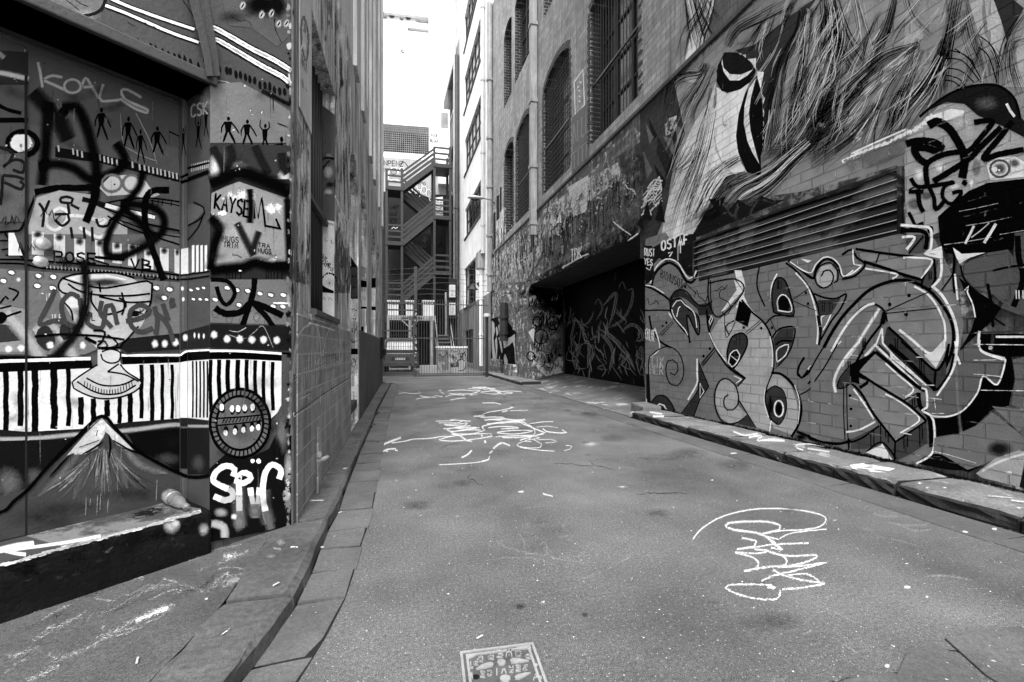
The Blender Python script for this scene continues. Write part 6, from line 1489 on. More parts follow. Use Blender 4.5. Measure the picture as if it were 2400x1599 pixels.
Z.F('700,60 790,180 830,260 760,420 640,480 690,300', .4, 'wash'); Z.F('1170,30 1350,-60 1400,150 1420,330 1390,480 1300,380 1220,240', .32); Z.F('1270,-60 1300,200 1310,300 1280,260 1260,100', .2); Z.F('1345,0 1420,-60 1568,60 1440,300 1410,180', .05); Z.F('1420,640 1500,350 1568,250 1568,640', .3); Z.B(100, 500, 40, 140, .6, 'wash', .3); Z.B(80, 920, 40, 24, .7, 'worn'); Z.B(600, 500, 24, 30, .6, 'worn'); Z.B(260, 900, 160, 60, .3, 'wash', -.6); Z.B(340, 990, 60, 80, .55, 'worn', .5)
for i, (s, n, sp) in enumerate((('150,-40 220,250 300,420 400,560', 12, 60), ('100,-40 110,250 90,450 20,700', 9, 40), ('620,-40 560,200 480,350 400,560', 12, 34), ('800,340 560,420 400,560 200,750 0,960', 12, 46), ('790,350 640,650 560,850 480,1000', 12, 70), ('1000,300 930,500 820,700 700,850 600,1000', 16, 60), ('1050,-40 1000,250 930,550 900,780', 12, 46), ('1100,-40 1010,350 960,560', 9, 30), ('700,-40 760,130 890,270', 7, 40), ('1110,80 1150,300 1230,500', 6, 40), ('1130,-40 1200,230 1240,400 1290,620', 5, 24), ('1220,250 1330,350 1390,480 1400,640', 6, 30), ('1568,100 1450,280 1410,450 1410,640', 7, 26), ('1568,280 1480,330 1470,500 1530,700', 9, 34), ('470,760 430,850 300,1000 100,1150 0,1230', 12, 50), ('690,640 620,800 600,920 540,1060', 9, 50), ('250,950 100,1060 0,1180', 10, 50), ('300,-40 340,150 360,300', 6, 50), ('400,560 300,700 180,830 60,940', 12, 50), ('480,760 420,950 380,1080', 8, 60), ('1000,390 980,560 960,760', 8, 40), ('1030,380 1010,560 1000,690', 4, 26))): strands(Z, s, n, sp, 4.8, .01, 100 + i)
for i, (s, n, sp) in enumerate((('150,-40 200,250 120,500 20,760', 8, 60), ('800,350 600,520 400,700 250,900', 7, 60), ('780,380 660,650 560,850', 6, 60), ('970,420 850,660 700,860', 6, 50), ('480,800 400,950 350,1040', 5, 40), ('330,-40 380,200 420,420', 4, 60))): strands(Z, s, n, sp, 6, .5, 160 + i)
for s in ('990,500 1100,520 1200,605', '1000,430 1120,452 1250,605', '1020,370 1150,420 1270,612', '980,550 1090,580 1140,640', '1060,360 1180,440 1200,480', '1240,350 1310,420 1370,610', '1250,270 1330,340 1390,500', '990,590 1050,600 1100,640'): Z.S(s, 11, .006)
Z = Zoom(P, 1500, 0, .3189)
for i, (s, n, sp) in enumerate((('560,800 500,1100 420,1350 330,1600', 26, 44), ('640,1230 520,1370 400,1580', 22, 46), ('640,1180 520,1300 440,1420', 8, 30))): strands(Z, s, n, sp, 11, .7, 1300 + i)
for i, (s, n, sp) in enumerate((('640,1200 520,1310 400,1560', 5, 40), ('540,800 480,1100 350,1500', 4, 30))): strands(Z, s, n, sp, 3.6, .03, 1310 + i)
Z = Zoom(P, 1900, 0, .3189)
rr = random.Random(99)
for k in range(90):
    x, y = rr.uniform(40, 1300), rr.uniform(-40, 900); a = rr.uniform(1.75, 2.5); L_ = rr.uniform(120, 420)
    if y > 1000 - x * .3: continue
    strands(Z, ' '.join('%f,%f' % (x + math.cos(a + b * rr.uniform(-.1, .25)) * L_ * b, y + math.sin(a) * L_ * b) for b in (0, .33, .66, 1)), 3, 16, 4.2, rr.choice((.01, .01, .4, .6)), 1000 + k)
Z = Zoom(P, 1500, 0, .3189)
for k in range(60):
    x, y = rr.uniform(900, 1568), rr.uniform(-40, 900); a = rr.uniform(1.65, 2.2); L_ = rr.uniform(160, 420)
    strands(Z, ' '.join('%f,%f' % (x + math.cos(a + b * rr.uniform(-.1, .25)) * L_ * b, y + math.sin(a) * L_ * b) for b in (0, .33, .66, 1)), 3, 16, 4.2, rr.choice((.01, .4, .6)), 1100 + k)
for k in range(24):
    x, y = rr.uniform(230, 520), rr.uniform(640, 1300); strands(Z, '%f,%f %f,%f %f,%f' % (x, y, x - 60, y + 140, x - 110, y + 300), 2, 20, 4, rr.choice((.02, .5)), 1200 + k)
MUR = P.build('painted_hair_mural', LOW, 'painted figure with long flowing hair and a white robe')
# ---- strip of hair above the ledge
P = Paint(RW, 'right', .0012); Z = Zoom(P, 1500, 0, .3189); Z.F('335,-40 570,-80 500,200 490,300 330,465 360,260 350,100', .6); Z.F('360,220 400,260 410,380 330,465', .8); Z.F('500,200 570,-80 900,-200 800,0 520,300', .1, 'wash')
for i, (s, n, sp) in enumerate((('360,-40 400,120 440,260 470,340', 12, 60), ('520,-60 470,120 400,250 370,420', 10, 60), ('440,-40 480,100 510,180', 8, 50))): strands(Z, s, n, sp, 6, .012, 200 + i)
T8_ = Zoom(P, 1100, 0, .31881); T8_.L('770,605 835,512 846,770 780,858', 10, .7, 'hard', True)
for x, y in nums('800 640 817 605 808 668 810 710 810 745'): T8_.B(x, y, 9, 8, .6, 'hard')
T8_.F('755,865 880,745 885,1020 760,1130', .13); T8_.F('755,1140 885,1030 880,1300 752,1310', .12)
for x, y in ((765, 1060), (795, 1035), (825, 1010), (855, 985)): T8_.L([(x, y), (x + 2, y - 150)], 9, .2)
T8_.L('770,920 785,1040', 8, .2); T8_.L('828,1008 848,985', 8, .2); T8_.L('858,980 876,962', 8, .2)
for x in (770, 800, 830, 858): T8_.L([(x, 1240 - (x - 770) * .9), (x + 2, 1140 - (x - 770) * .9)], 10, .2)
Z9 = Zoom(P, 1020, 540, .16709); Z9.F('780,-280 990,-330 990,60 800,330 770,340', .7, 'worn')
for x in (800, 820, 850, 880, 930, 960): Z9.S([(x, 60 - x * .1), (x + 3, 160), (x - 2, 330 - (x - 800) * 1.1)], 12, .05, 'worn')
for (a, b, c, d) in ((1156, 520, 1162, 590), (1163, 480, 1171, 520), (1171, 460, 1176, 500)): P.stroke([(a, b - 20), (c, b - 25), (c, d - 8), (a, d)], 1.3, .5, 'hard', closed=True, straight=True); P.fill([(a, b - 20), (c, b - 25), (c, d - 8), (a, d)], .05)
P.build('painted_lettering', UP)
# ---- helmeted head at the right edge
P = Paint(RW, 'right'); Z = Zoom(P, 1900, 0, .3189)
Z.F('710,1010 800,930 950,770 1100,750 1230,830 1340,900 1568,900 1800,900 1800,1500 1568,1320 1300,1345 1160,1470 1000,1568 960,1700 870,1740 700,1740 690,1150', .27)
Z.F('820,835 950,732 1100,650 1280,618 1400,640 1500,730 1540,860 1800,1100 1800,1300 1568,1010 1440,940 1340,900 1230,850 1130,765 1000,750', .03); Z.B(1290, 760, 110, 70, .09); Z.S('800,860 950,735 1100,655 1280,622 1400,640 1500,730 1540,870', 22, .006)
Z.F('890,850 1030,800 1130,812 1120,850 1040,880 950,895', .85); Z.S('230,1190 360,1130 520,1070 660,1000 800,930 900,850', 34, .75, 'worn'); Z.S('300,1130 450,1060 700,950', 14, .8, 'soft'); Z.B(1120, 900, 80, 60, .55, 'wash'); Z.B(1160, 960, 60, 80, .6, 'wash'); Z.B(800, 1280, 60, 60, .75, 'soft'); Z.B(950, 1230, 60, 50, .6, 'soft'); Z.B(1050, 1370, 70, 40, .6, 'soft'); Z.B(850, 1440, 50, 40, .12, 'soft'); Z.B(1220, 1230, 40, 80, .15, 'soft'); Z.B(760, 1500, 60, 50, .14); Z.B(1180, 1350, 26, 44, .75)
Z.F('240,1180 420,1110 640,1040 690,1100 560,1180 300,1260', .14, 'worn')
Z.S('1440,762 1470,820 1500,858', 22, .8)
Z.F('1290,1210 1370,1160 1500,1150 1568,1190 1568,1300 1320,1325', .5); Z.E(1390, 1240, 70, 62, 20, .1); Z.B(1390, 1240, 62, 56, .08); Z.B(1352, 1245, 26, 20, .85, 'hard'); Z.B(1385, 1252, 10, 10, .9, 'hard'); Z.B(1500, 1200, 50, 40, .1)
for s, w in (('865,925 930,895 1010,940 1070,1020 1120,1120 1132,1200 1112,1310', 70), ('700,1060 790,1035 900,1045 965,1080 930,1110 850,1090 760,1090 800,1170 850,1200', 60), ('1200,900 1290,888 1340,895 1260,1000 1160,1110 1060,1120 940,1150 850,1220 860,1370', 46), ('1400,935 1250,1080 1150,1180 900,1335', 50), ('1480,890 1400,1000 1270,1165 1400,1130 1568,1100', 50), ('735,1310 780,1370 870,1370 1045,1340', 36), ('865,1370 905,1450 920,1540 990,1470', 36), ('1060,1340 985,1370 970,1450 1030,1500 1090,1450 1108,1405 1040,1420', 32), ('790,1390 800,1500 830,1560', 40), ('720,1410 830,1410', 36), ('740,1380 745,1390', 40), ('720,1560 770,1660 790,1700', 30), ('730,1680 830,1640', 30)): Z.S(s, w, .006)
Z.B(1132, 1345, 24, 24, .006, 'hard'); Z.B(880, 1690, 28, 34, .006, 'hard')
Z = Zoom(P, 1900, 400, .3189)
Z.F('935,340 1000,280 1160,150 1300,90 1568,60 1800,60 1800,600 1500,580 1400,592 1100,622 990,605 950,520', .006); Z.S('1200,405 1170,470 1135,538', 20, .4); Z.S('1362,390 1320,460 1275,532', 24, .45); Z.S('1312,385 1250,440 1180,492', 9, .35)
for s in ('1090,300 1200,280 1280,262 1380,240', '1140,405 1300,380 1480,340', '980,545 1100,530 1330,490', '1390,470 1568,440'): Z.L(s, 4, .35, 'worn')
Z.F('1125,690 1300,605 1450,580 1505,660 1480,800 1420,980 1340,910 1210,870 1110,760', .1); Z.F('1500,460 1800,420 1800,1160 1400,1010 1480,800', .09); Z.F('1085,780 1180,860 1290,930 1400,1010 1330,1110 1250,1180 1090,1330 1180,1170 1215,1060 1165,960', .008); Z.S('1520,480 1530,640 1560,800 1490,1000', 50, .008); Z.S('1300,830 1330,1000 1340,1150', 26, .008); Z.S('1250,1020 1340,1080 1430,1140', 16, .008); Z.S('1340,735 1450,710 1600,690', 18, .008); Z.F('1225,1200 1800,1200 1800,1360 1445,1370 1235,1325', .008); Z.L('1360,1222 1620,1222', 18, .5)
for x in (1510, 1530, 1560): Z.L([(x, 880), (x + 2, 945)], 9, .5, 'soft')
Z.S('1330,1330 1340,1200', 22, .12, 'faint'); Z.B(1322, 1303, 18, 16, .4, 'hard')
P.build('painted_head', LOW, 'painted dark helmeted head with one eye, crossed by a black tag')
# ---- letter piece under the louvre
P = Paint(RW, 'right')
P.fill('1513 560 1560 545 1640 660 2108 548 2190 560 2230 640 2260 760 2235 900 2225 1080 2101 1083 1850 1030 1581 966 1513 948', .165)
P.fill('1513 590 1545 572 1600 550 1632 548 1636 655 1600 640 1545 605 1513 640', .03)
W1 = .8
Z = Zoom(P, 1500, 450, .287)
Z.F('430,340 640,90 800,70 1000,40 1300,0 1742,-110 2100,-220 2110,-195 1742,-30 470,370', .05, 'worn'); Z.F('430,350 520,190 640,80 720,150 800,60 900,120 980,30 1100,70 1200,60 800,230 470,370', .03)
for i, s in enumerate(('480,120 600,60 620,160', '700,120 760,200 800,100 780,230', '860,100 980,20 900,180 960,190', '1000,60 1100,90 1060,-10')): Z.S(s, 18, .13, 'faint')
Z.F('700,40 640,180 560,60', .02); Z.B(560, 180, 120, 80, .02)
Z.F('45,780 100,690 160,600 230,560 300,580 370,680 420,730 480,640 480,800 560,740 780,700 850,880 580,1100 640,1300 850,1520 860,1568 800,1800 300,1750 45,1700', .17); Z.B(150, 1150, 120, 100, .22, 'wash'); Z.B(300, 1500, 180, 120, .2, 'wash')
Z.F('230,880 280,810 350,800 410,860 470,920 580,900 600,1000 480,1010 470,960 380,880 330,855 270,870 245,950', .05)
Z.F('330,870 275,885 247,950 270,1020 320,1090 395,1180 405,1232 385,1010 475,1170 475,1020 400,965 360,910', .06)
Z.F('560,745 775,712 845,812 645,1020 565,900', .16); Z.F('760,700 840,810 700,960 660,980 790,800', .5)
P.fill('1666 780 1684 751 1727 717 1744 703 1775 740 1804 780 1813 823 1814 838 1811 869 1798 902 1793 927 1803 978 1806 1012 1770 1001 1755 973 1740 948 1731 935 1727 906 1745 887 1717 864 1684 833', .29)
Z.F('770,640 830,640 860,760 850,850 900,960 850,1000 780,940 845,812 790,720', .5); Z.B(760, 1120, 120, 60, .6, 'wash'); Z.B(960, 1350, 80, 160, .5, 'wash')
for s, w in (('90,790 110,690 160,620 220,580 270,588 320,630 350,685 380,730 420,742 455,700 470,640', 26), ('40,770 100,790 200,850 240,885', 20), ('40,970 150,965 245,968', 14), ('330,868 272,882 246,950 270,1020 320,1090 398,1185 407,1235 385,1005 475,1170 477,1020 400,962 360,908 330,868', 15), ('245,900 270,830 320,798 380,815 440,890 500,935 560,920 590,890', 14), ('75,1010 100,1130 170,1225 250,1270', 18), ('545,960 556,1100 600,1240 660,1350 740,1450 855,1522', 18), ('560,745 775,712 845,812 645,1022 562,890 560,700', 14), ('575,720 577,860 585,930', 10), ('830,880 900,970 1000,1055 1060,1150 1085,1280 1092,1420 1080,1490', 18), ('975,610 958,700 962,800 1020,935', 14), ('1190,580 1280,650 1380,780 1440,900 1472,1050 1470,1200 1430,1350 1370,1460 1320,1518 1288,1495 1300,1420 1342,1350', 20), ('1020,1085 1080,1022 1140,1008 1260,1015', 15), ('1080,1190 1140,1118 1260,1108 1245,1240 1190,1350 1105,1440', 16), ('730,1170 700,1100 770,1050', 12), ('780,1060 705,1190 690,1000', 8), ('1420,830 1500,862 1600,872 1685,835 1640,950 1560,1060 1475,1210', 18), ('1210,560 1330,650 1415,705 1440,620 1500,555 1560,555 1620,610 1655,690 1742,655', 26), ('1480,690 1500,650 1550,640 1580,690 1560,755 1500,785 1450,760 1428,690 1465,610 1550,578 1612,640 1612,730 1580,740', 15)): Z.S(s, w)
Z.F('1440,690 1480,610 1560,590 1605,650 1600,720 1560,760 1500,780 1450,750', .3); Z.S('1480,690 1500,650 1550,640 1580,690 1560,755 1500,785 1450,760 1428,690 1465,610 1550,578 1612,640 1612,730 1580,740', 15)
Z.F('1310,545 1400,560 1370,580', .75)
for s, w in (('85,750 110,650 180,565 240,548 310,580 360,660 400,708 440,690 460,640', 13), ('45,762 110,775 200,830', 10), ('265,940 300,890 335,885 365,920 440,985 465,1110', 9), ('300,1020 315,950 330,935', 9), ('260,960 285,1030 370,1130 390,1170', 9), ('230,985 260,1030 240,990', 9), ('565,1150 620,1270 700,1380', 10), ('1270,660 1370,780 1430,950 1452,1150 1420,1370 1370,1450', 15), ('1120,668 1080,750 1070,850 1095,965', 14), ('1060,1180 1082,1300 1080,1430', 12), ('1480,1022 1562,985 1490,1130 1480,1022', 11), ('1225,570 1330,640 1400,660 1430,600 1500,535 1570,540 1630,600 1660,690 1742,640', 13), ('120,1110 160,1275 80,1350', 10)): Z.S(s, w, W1)
Z.F('830,1150 755,1180 722,1260 712,1350 760,1445 830,1350 872,1250 870,1180', .06); Z.S('830,1150 755,1180 722,1260 712,1350 755,1445 830,1350 875,1250 870,1180 830,1150', 15); Z.B(770, 1350, 50, 80, .01, 'hard', .3); Z.S('722,1395 740,1320 790,1290 815,1330 790,1395 750,1428 722,1395', 11, W1); Z.L('745,1340 795,1380', 8, W1)
Z.F('1092,985 1075,850 1095,740 1130,700 1180,720 1225,830 1252,1008', .06); Z.S('1092,985 1075,850 1095,740 1130,700 1180,720 1225,830 1252,1008 1092,985', 15); Z.B(1180, 910, 60, 80, .01, 'hard'); Z.S('1128,968 1122,885 1160,838 1212,870 1236,975 1128,968', 11, W1)
Z.F('1090,1200 1142,1122 1258,1112 1240,1250 1190,1350 1112,1430', .06); Z.S('1120,1390 1115,1300 1155,1262 1212,1248 1190,1330 1120,1390', 11, W1); Z.S('1105,1250 1160,1215 1240,1220', 18)
Z.F('810,888 872,920 912,968 880,1105 775,1048', .006); Z.F('550,1000 608,1040 572,1135', .02); Z.L('565,1060 582,1010 592,1040 572,1085', 7, W1, 'hard', True)
Z.F('1450,885 1560,882 1640,868 1560,1000 1470,1012', .06); Z.F('1440,1010 1470,1010 1490,1130 1470,1180', .02)
for x in (1490, 1505, 1550): Z.L([(x, 890), (x, 980)], 7)
for x in (770, 785, 815, 1120, 1135, 1152, 290, 310, 1130): Z.L([(x, 810 if x < 400 else (1165 if x < 900 else 720)), (x, 860 if x < 400 else (1250 if x < 900 else 790))], 6)
for s in ('1245,880 1375,790', '1250,890 1440,972', '860,1150 980,1050', '870,1165 995,1060', '1065,1040 1110,1140', '500,1400 610,1270', '510,1415 620,1290', '160,1165 265,1055', '175,1175 275,1065', '320,790 375,740', '330,795 385,745', '375,750 460,830'): Z.L(s, 7)
for x, y in nums('1355 825 1372 912 848 1108 990 1112 1078 1108 570 1280 517 1342 370 775 215 1068 185 1098'): Z.B(x, y, 11, 14, .006, 'hard')
Z.T('BVNUSOT', 170, 700, 70, 20, .5, .01, 7); Z.C(440, 900, 110, 110, .1, .01, 7, 'hard', 8, 5); Z.C(600, 830, 120, 60, -.2, .01, 8, 'hard', 6, 6); Z.S('700,790 660,800 650,860 720,900 740,960 700,1010 670,980', 8, .01); Z.C(60, 930, 110, 90, -.05, .02, 7, 'hard', 9, 8); Z.C(350, 640, 80, 80, .2, .008, 8, 'hard', 7, 9)
Z.F('30,440 100,440 120,700 45,760', .03); Z.T('RUST', 38, 520, 60, 16, .1, .6, 9); Z.T('YES', 36, 590, 50, 18, .2, .55, 9); Z.S('60,600 90,590 80,640 50,620', 8, .5); Z.T('OSTAF', 175, 480, 80, 34, -.25, .75, 15); Z.S('230,500 265,490 240,530', 11, .7); Z.L('330,400 330,500', 11, .7); Z.L('310,430 310,560', 12, .3, 'soft'); Z.C(40, 720, 60, 60, 0, .01, 8, 'hard', 9, 30)
Z.T('CHLOE', 45, 1200, 90, 12, .3, .5, 7, 'worn'); Z.T('TIK', 85, 1440, 90, 30, .0, .35, 6, 'worn'); Z.T('HLR', 80, 1490, 80, 30, .05, .35, 6, 'worn')
Z = Zoom(P, 1500, 800, .2551)
Z.S('275,290 320,312 348,270 340,205 300,170 255,182 238,250 250,340 290,400 340,410 388,350 402,250 375,140 330,82 260,48 180,70 105,130 80,180 85,400 95,600', 12); Z.F('55,300 78,300 95,600 60,590', .02); Z.T('MOLO', 58, 560, 40, 12, 6.0, .6, 7)
Z.F('100,600 110,550 160,505 225,500 285,565 322,645', .05); Z.S('100,570 150,505 222,500 285,565 322,645', 14); Z.S('140,610 180,575 220,590 245,635', 14, W1, 'soft')
Z.F('530,170 632,415 548,540 495,690 380,660 500,500 530,430', .05); Z.L('530,170 632,415 548,540 495,690', 11); Z.L('530,170 540,450 380,660', 9); Z.S('525,160 525,300 522,390 440,540', 18, W1); Z.L('552,385 588,460 552,520', 8, W1, 'hard', True)
Z.F('700,450 740,370 800,345 870,390 905,480 890,580 985,675 900,745 820,755 740,705 690,560', .29); Z.S('885,415 820,355 760,345 710,400 685,500 695,620 740,720 800,757 900,745 985,680', 15); Z.S('812,490 778,515 770,580 800,630 850,632 900,580 905,500 882,415', 15); Z.S('905,540 950,610 1000,690 1065,795', 13); Z.F('985,680 1065,795 900,760', .06); Z.L('895,415 965,338 850,250', 16); Z.L('865,318 930,350 880,390', 10, .7)
Z.F('1220,300 1300,310 1390,410 1455,600 1440,780 1400,860 1230,800 1190,700 1150,540 1170,420', .29); Z.S('1205,292 1290,300 1380,370 1450,480 1482,600 1470,720 1440,800 1390,880', 26); Z.F('1240,408 1172,450 1150,540 1180,660 1230,740 1280,765 1332,680 1346,560 1312,450', .06); Z.S('1240,408 1172,450 1150,540 1180,660 1230,740 1280,765 1332,680 1346,560 1312,450 1240,408', 12); Z.E(1275, 620, 42, 75, 16, W1); Z.B(1275, 620, 34, 58, .006, 'hard'); Z.B(1200, 600, 40, 100, .02, 'soft'); Z.S('1195,500 1200,600 1190,700 1260,760', 14); Z.S('1150,440 1140,560 1180,700', 12, .8, 'soft'); Z.S('1205,730 1190,830', 14, .7, 'soft'); Z.S('1420,400 1465,560 1450,760', 8, W1)
Z.S('1220,0 1232,150 1222,270 1175,395 1150,500 1162,600 1195,700', 14)
Z.S('1512,150 1462,230 1450,292 1480,332 1540,300 1620,180 1720,0', 18); Z.S('1470,490 1560,440 1650,310 1760,100 1840,-40', 14); Z.S('1850,0 1760,90 1680,220 1590,400', 15, .6, 'soft')
Z.S('1440,830 1560,875 1700,930 1830,942 1980,900', 28); Z.B(1480, 880, 80, 40, .01); Z.F('1480,820 1560,890 1700,950 1560,910', .02)
for s in ('560,220 690,60', '575,235 700,75', '1868,420 1890,900', '1900,400 1925,980'): Z.L(s, 8)
for x, y in nums('642 70 585 137 1930 500 1938 622 1935 778'): Z.B(x, y, 13, 16, .006, 'hard')
for k in range(40): r_ = random.Random(k); Z.L([(90 + r_.random() * 1100, 100 + (k % 10) * 52 + r_.random() * 10), (170 + r_.random() * 1100, 112 + (k % 10) * 52)][:1] * 1 + [(0, 0)][:0] or [(0, 0), (1, 1)], 2) if False else None
Z = Zoom(P, 1900, 400, .3189)
Z.F('0,1460 150,1200 320,980 430,880 560,822 680,808 780,832 880,890 960,980 1020,1080 1045,1200 1030,1350 960,1480 920,1475 820,1400 570,1150 545,1030 480,985 400,995 320,1060 60,1470', .19); Z.B(760, 1000, 160, 120, .24, 'wash')
Z.F('560,1150 700,1270 820,1400 920,1475 915,1568 830,1568 620,1380 535,1270', .06); Z.F('330,575 500,600 830,640 910,655 820,800 640,742 390,668', .2); Z.F('640,742 820,800 830,860 700,800', .07); Z.F('830,640 910,655 940,660 900,830 870,880 825,860', .08); Z.F('680,470 830,470 830,600 730,610', .09); Z.F('1030,1350 1045,1200 1050,1300 960,1568 925,1568 960,1480', .06)
for s, w in (('0,1460 80,1330 150,1200 230,1080 320,980 430,880 560,822 680,806 780,830 880,890 960,980 1022,1080 1050,1200 1030,1350 960,1500', 28), ('-20,1568 60,1470 150,1320 230,1190 320,1060 400,992 480,985 540,1030 562,1110', 16), ('520,1130 420,1260 350,1380 290,1500', 20), ('570,1150 700,1270 820,1400 920,1475 985,1420 1012,1300', 22), ('525,1130 545,1040', 40), ('330,575 500,602 700,628 835,642', 22), ('390,668 560,722 700,770 825,802', 26), ('910,655 825,800 820,870', 18), ('480,680 505,610', 12), ('640,740 620,800', 12), ('660,440 840,455 845,580', 36), ('720,610 830,480', 14), ('905,650 915,800 870,880', 22), ('230,620 300,580 340,640 400,690 330,770 230,800', 18), ('960,880 1040,770 1060,690 1050,650', 14), ('1060,560 1050,800 1060,900', 22), ('1100,700 1130,800 1200,880', 16)): Z.S(s, w)
for s, w in (('890,850 960,910 1030,1030 1070,1150 1077,1280 1035,1450 980,1580', 24), ('60,1510 200,1240 300,1090 400,1000 470,975', 20), ('505,1015 420,1150 330,1290 230,1430 180,1560', 26), ('760,850 860,910 930,1000 982,1120 990,1240', 18), ('990,1240 950,1310 880,1345 820,1310 740,1240 650,1170', 22), ('400,720 530,740 640,765 600,795', 15), ('680,640 890,658 808,790', 18), ('660,400 770,410 880,430 880,580 840,610 970,640', 22), ('670,490 765,490 705,580', 22), ('960,650 955,780 890,860', 22), ('310,580 320,690 375,695 300,760 240,775', 12), ('1060,760 1080,950', 16), ('1130,880 1160,850 1150,890 1190,980 1210,1080', 12), ('1240,1180 1250,1320 1430,1385', 20), ('1065,1370 1095,1420', 22)): Z.S(s, w, W1, 'hard') if w != 26 else Z.S(s, w, W1, 'soft')
Z.F('880,1350 990,1230 990,1320 920,1450 830,1350', .6); Z.F('830,608 962,555 975,640 900,610', .7); Z.F('1045,565 1110,612 1285,603 1170,640 1095,685 1070,640', .65); Z.F('700,640 890,660 810,790 640,740', .26, 'wash')
Z.L('525,1160 530,1270 620,1370 720,1460 850,1580', 16, W1); Z.L('470,1280 600,1400 740,1530 800,1590', 18, W1); Z.L('590,1380 605,1350', 12, W1); Z.L('400,1370 480,1280 525,1160', 14, W1); Z.L('500,1280 610,1385 760,1520', 12)
for x, y in nums('722 918 580 985 702 1058'): Z.B(x, y, 16, 16, .006, 'hard')
Z.L('550,1035 860,895', 9); Z.L('555,1050 930,1010', 9)
for x in (620, 640, 805, 820, 835, 385, 400, 870, 885, 275, 290): Z.L([(x, 1230 if x in (620, 640, 385, 400) else (740 if x > 860 else 1400)), (x + 2, 1310 if x in (620, 640, 385, 400) else (800 if x > 860 else 1510))], 9)
Z = Zoom(P, 1900, 800, .287)
Z.F('1640,130 1665,300 1620,525 1480,560 1350,685 1200,752 1015,782 1000,630 1130,622 1250,562 1362,440 1412,290 1530,352 1592,150 1560,0 1742,0 1742,110', .006); Z.F('1650,150 1742,130 1742,560 1640,520 1670,300', .12); Z.F('1480,530 1742,560 1742,700 1700,740', .15)
Z.F('1200,100 1330,0 1380,60 1395,90 1560,150 1525,340 1410,290 1350,430 1230,560 1100,615 1000,622 960,545 1030,450 1110,330 1190,190', .12)
Z.F('525,90 900,395 880,510 850,560 760,490 570,370 390,255', .2); Z.F('390,265 470,320 760,490 850,560 945,650 690,820 520,600 410,420', .19); Z.B(560, 250, 90, 60, .3, 'wash'); Z.B(600, 450, 60, 40, .32, 'wash'); Z.F('0,0 200,100 330,340 520,640 300,800 100,820 0,780', .165)
Z.F('690,830 945,655 955,830 800,930 700,975', .07); Z.F('330,800 560,690 690,830 690,975 590,840 440,880 330,880', .075); Z.F('630,0 760,0 900,140 1020,235 1000,380 900,310', .065); Z.F('1020,235 1100,130 1110,300 1030,400', .065); Z.F('770,510 880,430 890,530 840,550', .08)
for s, w in (('525,85 380,255 470,320 400,380', 30), ('530,85 680,210 860,360 935,405', 34), ('390,260 560,370 760,490 850,560 945,652', 24), ('320,335 410,420 520,600 692,822', 22), ('692,822 945,652', 20), ('690,822 685,980', 18), ('740,0 900,140 1022,238 1090,160 1130,20', 24), ('640,30 780,150 920,290 1020,400', 40), ('1020,240 1020,400 1130,260 1170,100', 22), ('880,420 895,530 970,635 985,865', 40), ('270,370 270,600 280,800', 11), ('295,370 298,620 310,890', 11), ('0,785 100,822 250,832 400,800 560,690', 18), ('455,905 580,825 700,960', 16), ('320,200 240,300 220,385 285,372 330,335', 15), ('-10,250 60,120 140,0', 14), ('30,330 120,200 220,20', 14), ('750,490 880,420', 12), ('840,550 890,520', 12), ('860,1000 940,950 1010,930', 20), ('1010,930 1100,945 1280,1060', 22), ('1280,1060 1380,1010 1430,950', 30)): Z.S(s, w)
Z.F('325,190 520,85 385,260 400,350 330,330', .008); Z.F('320,200 240,300 222,382 285,370 320,330', .06); Z.F('870,1000 960,940 1100,950 1280,1060 1120,1050', .012)
for s, w in (('905,380 942,392 950,540 908,565 1000,640 998,900 860,1000', 20), ('1180,0 1190,120 1150,260 1030,445', 20), ('1195,120 1220,190', 22), ('1380,-10 1392,82 1560,148 1592,150 1525,352 1410,285 1362,420 1250,560 1120,615 985,612', 16), ('400,0 310,100 230,220 190,330 205,420', 26), ('350,390 430,500 515,635', 16), ('290,742 400,722 530,655', 18), ('610,180 720,280 840,390 770,460', 16), ('610,430 720,490 840,580 885,650 730,750', 14), ('440,120 530,20', 14), ('580,840 670,985', 14), ('660,130 920,340', 16), ('650,100 660,130', 12)): Z.S(s, w, W1, 'soft' if w in (26,) else 'hard')
Z.F('580,845 665,980 450,908', .5)
for x, a, b in ((760, 770, 880), (790, 770, 865), (890, 690, 860), (910, 690, 800), (490, 740, 860), (515, 730, 840), (570, 670, 820), (610, 730, 790), (632, 750, 830), (830, 470, 540), (848, 460, 530), (890, 120, 270), (905, 150, 290), (925, 180, 300), (690, 0, 60), (708, 0, 70), (425, 0, 110), (440, 0, 70)): Z.L([(x, a), (x + 2, b)], 10)
for x, y in nums('322 445 330 553 328 692'): Z.B(x, y, 14, 14, .006, 'hard')
Z.F('1010,790 1200,760 1350,690 1480,580 1700,750 1742,800 1742,880 1550,940 1400,1010 1280,1050 1100,940 1000,900', .155); Z.B(1540, 880, 130, 80, .03, 'soft'); Z.F('1350,1080 1500,960 1700,890 1760,900 1705,1190 1400,1115', .26); Z.B(1620, 1070, 40, 30, .5, 'worn'); Z.S('1400,1060 1550,980 1742,920', 30, .4, 'soft'); Z.F('1705,1190 1742,1030 1900,1040 1900,1260', .03); Z.S('1190,200 1200,500 1230,760 1240,900', 22, .28, 'faint')
for s in ('1330,155 1520,152', '1330,268 1430,275 1560,290', '1330,25 1742,30', '860,130 1020,130', '940,460 1070,475', '990,590 1090,590', '1010,470 1020,560', '1390,400 1742,405', '320,110 390,120', '320,460 450,500', '750,440 880,460', '910,355 1010,360', '730,745 830,765', '1000,900 1100,920 1350,995'): Z.L(s, 5, .7, 'worn')
PIECE = Z = Zoom(P, 0, 0, 1)
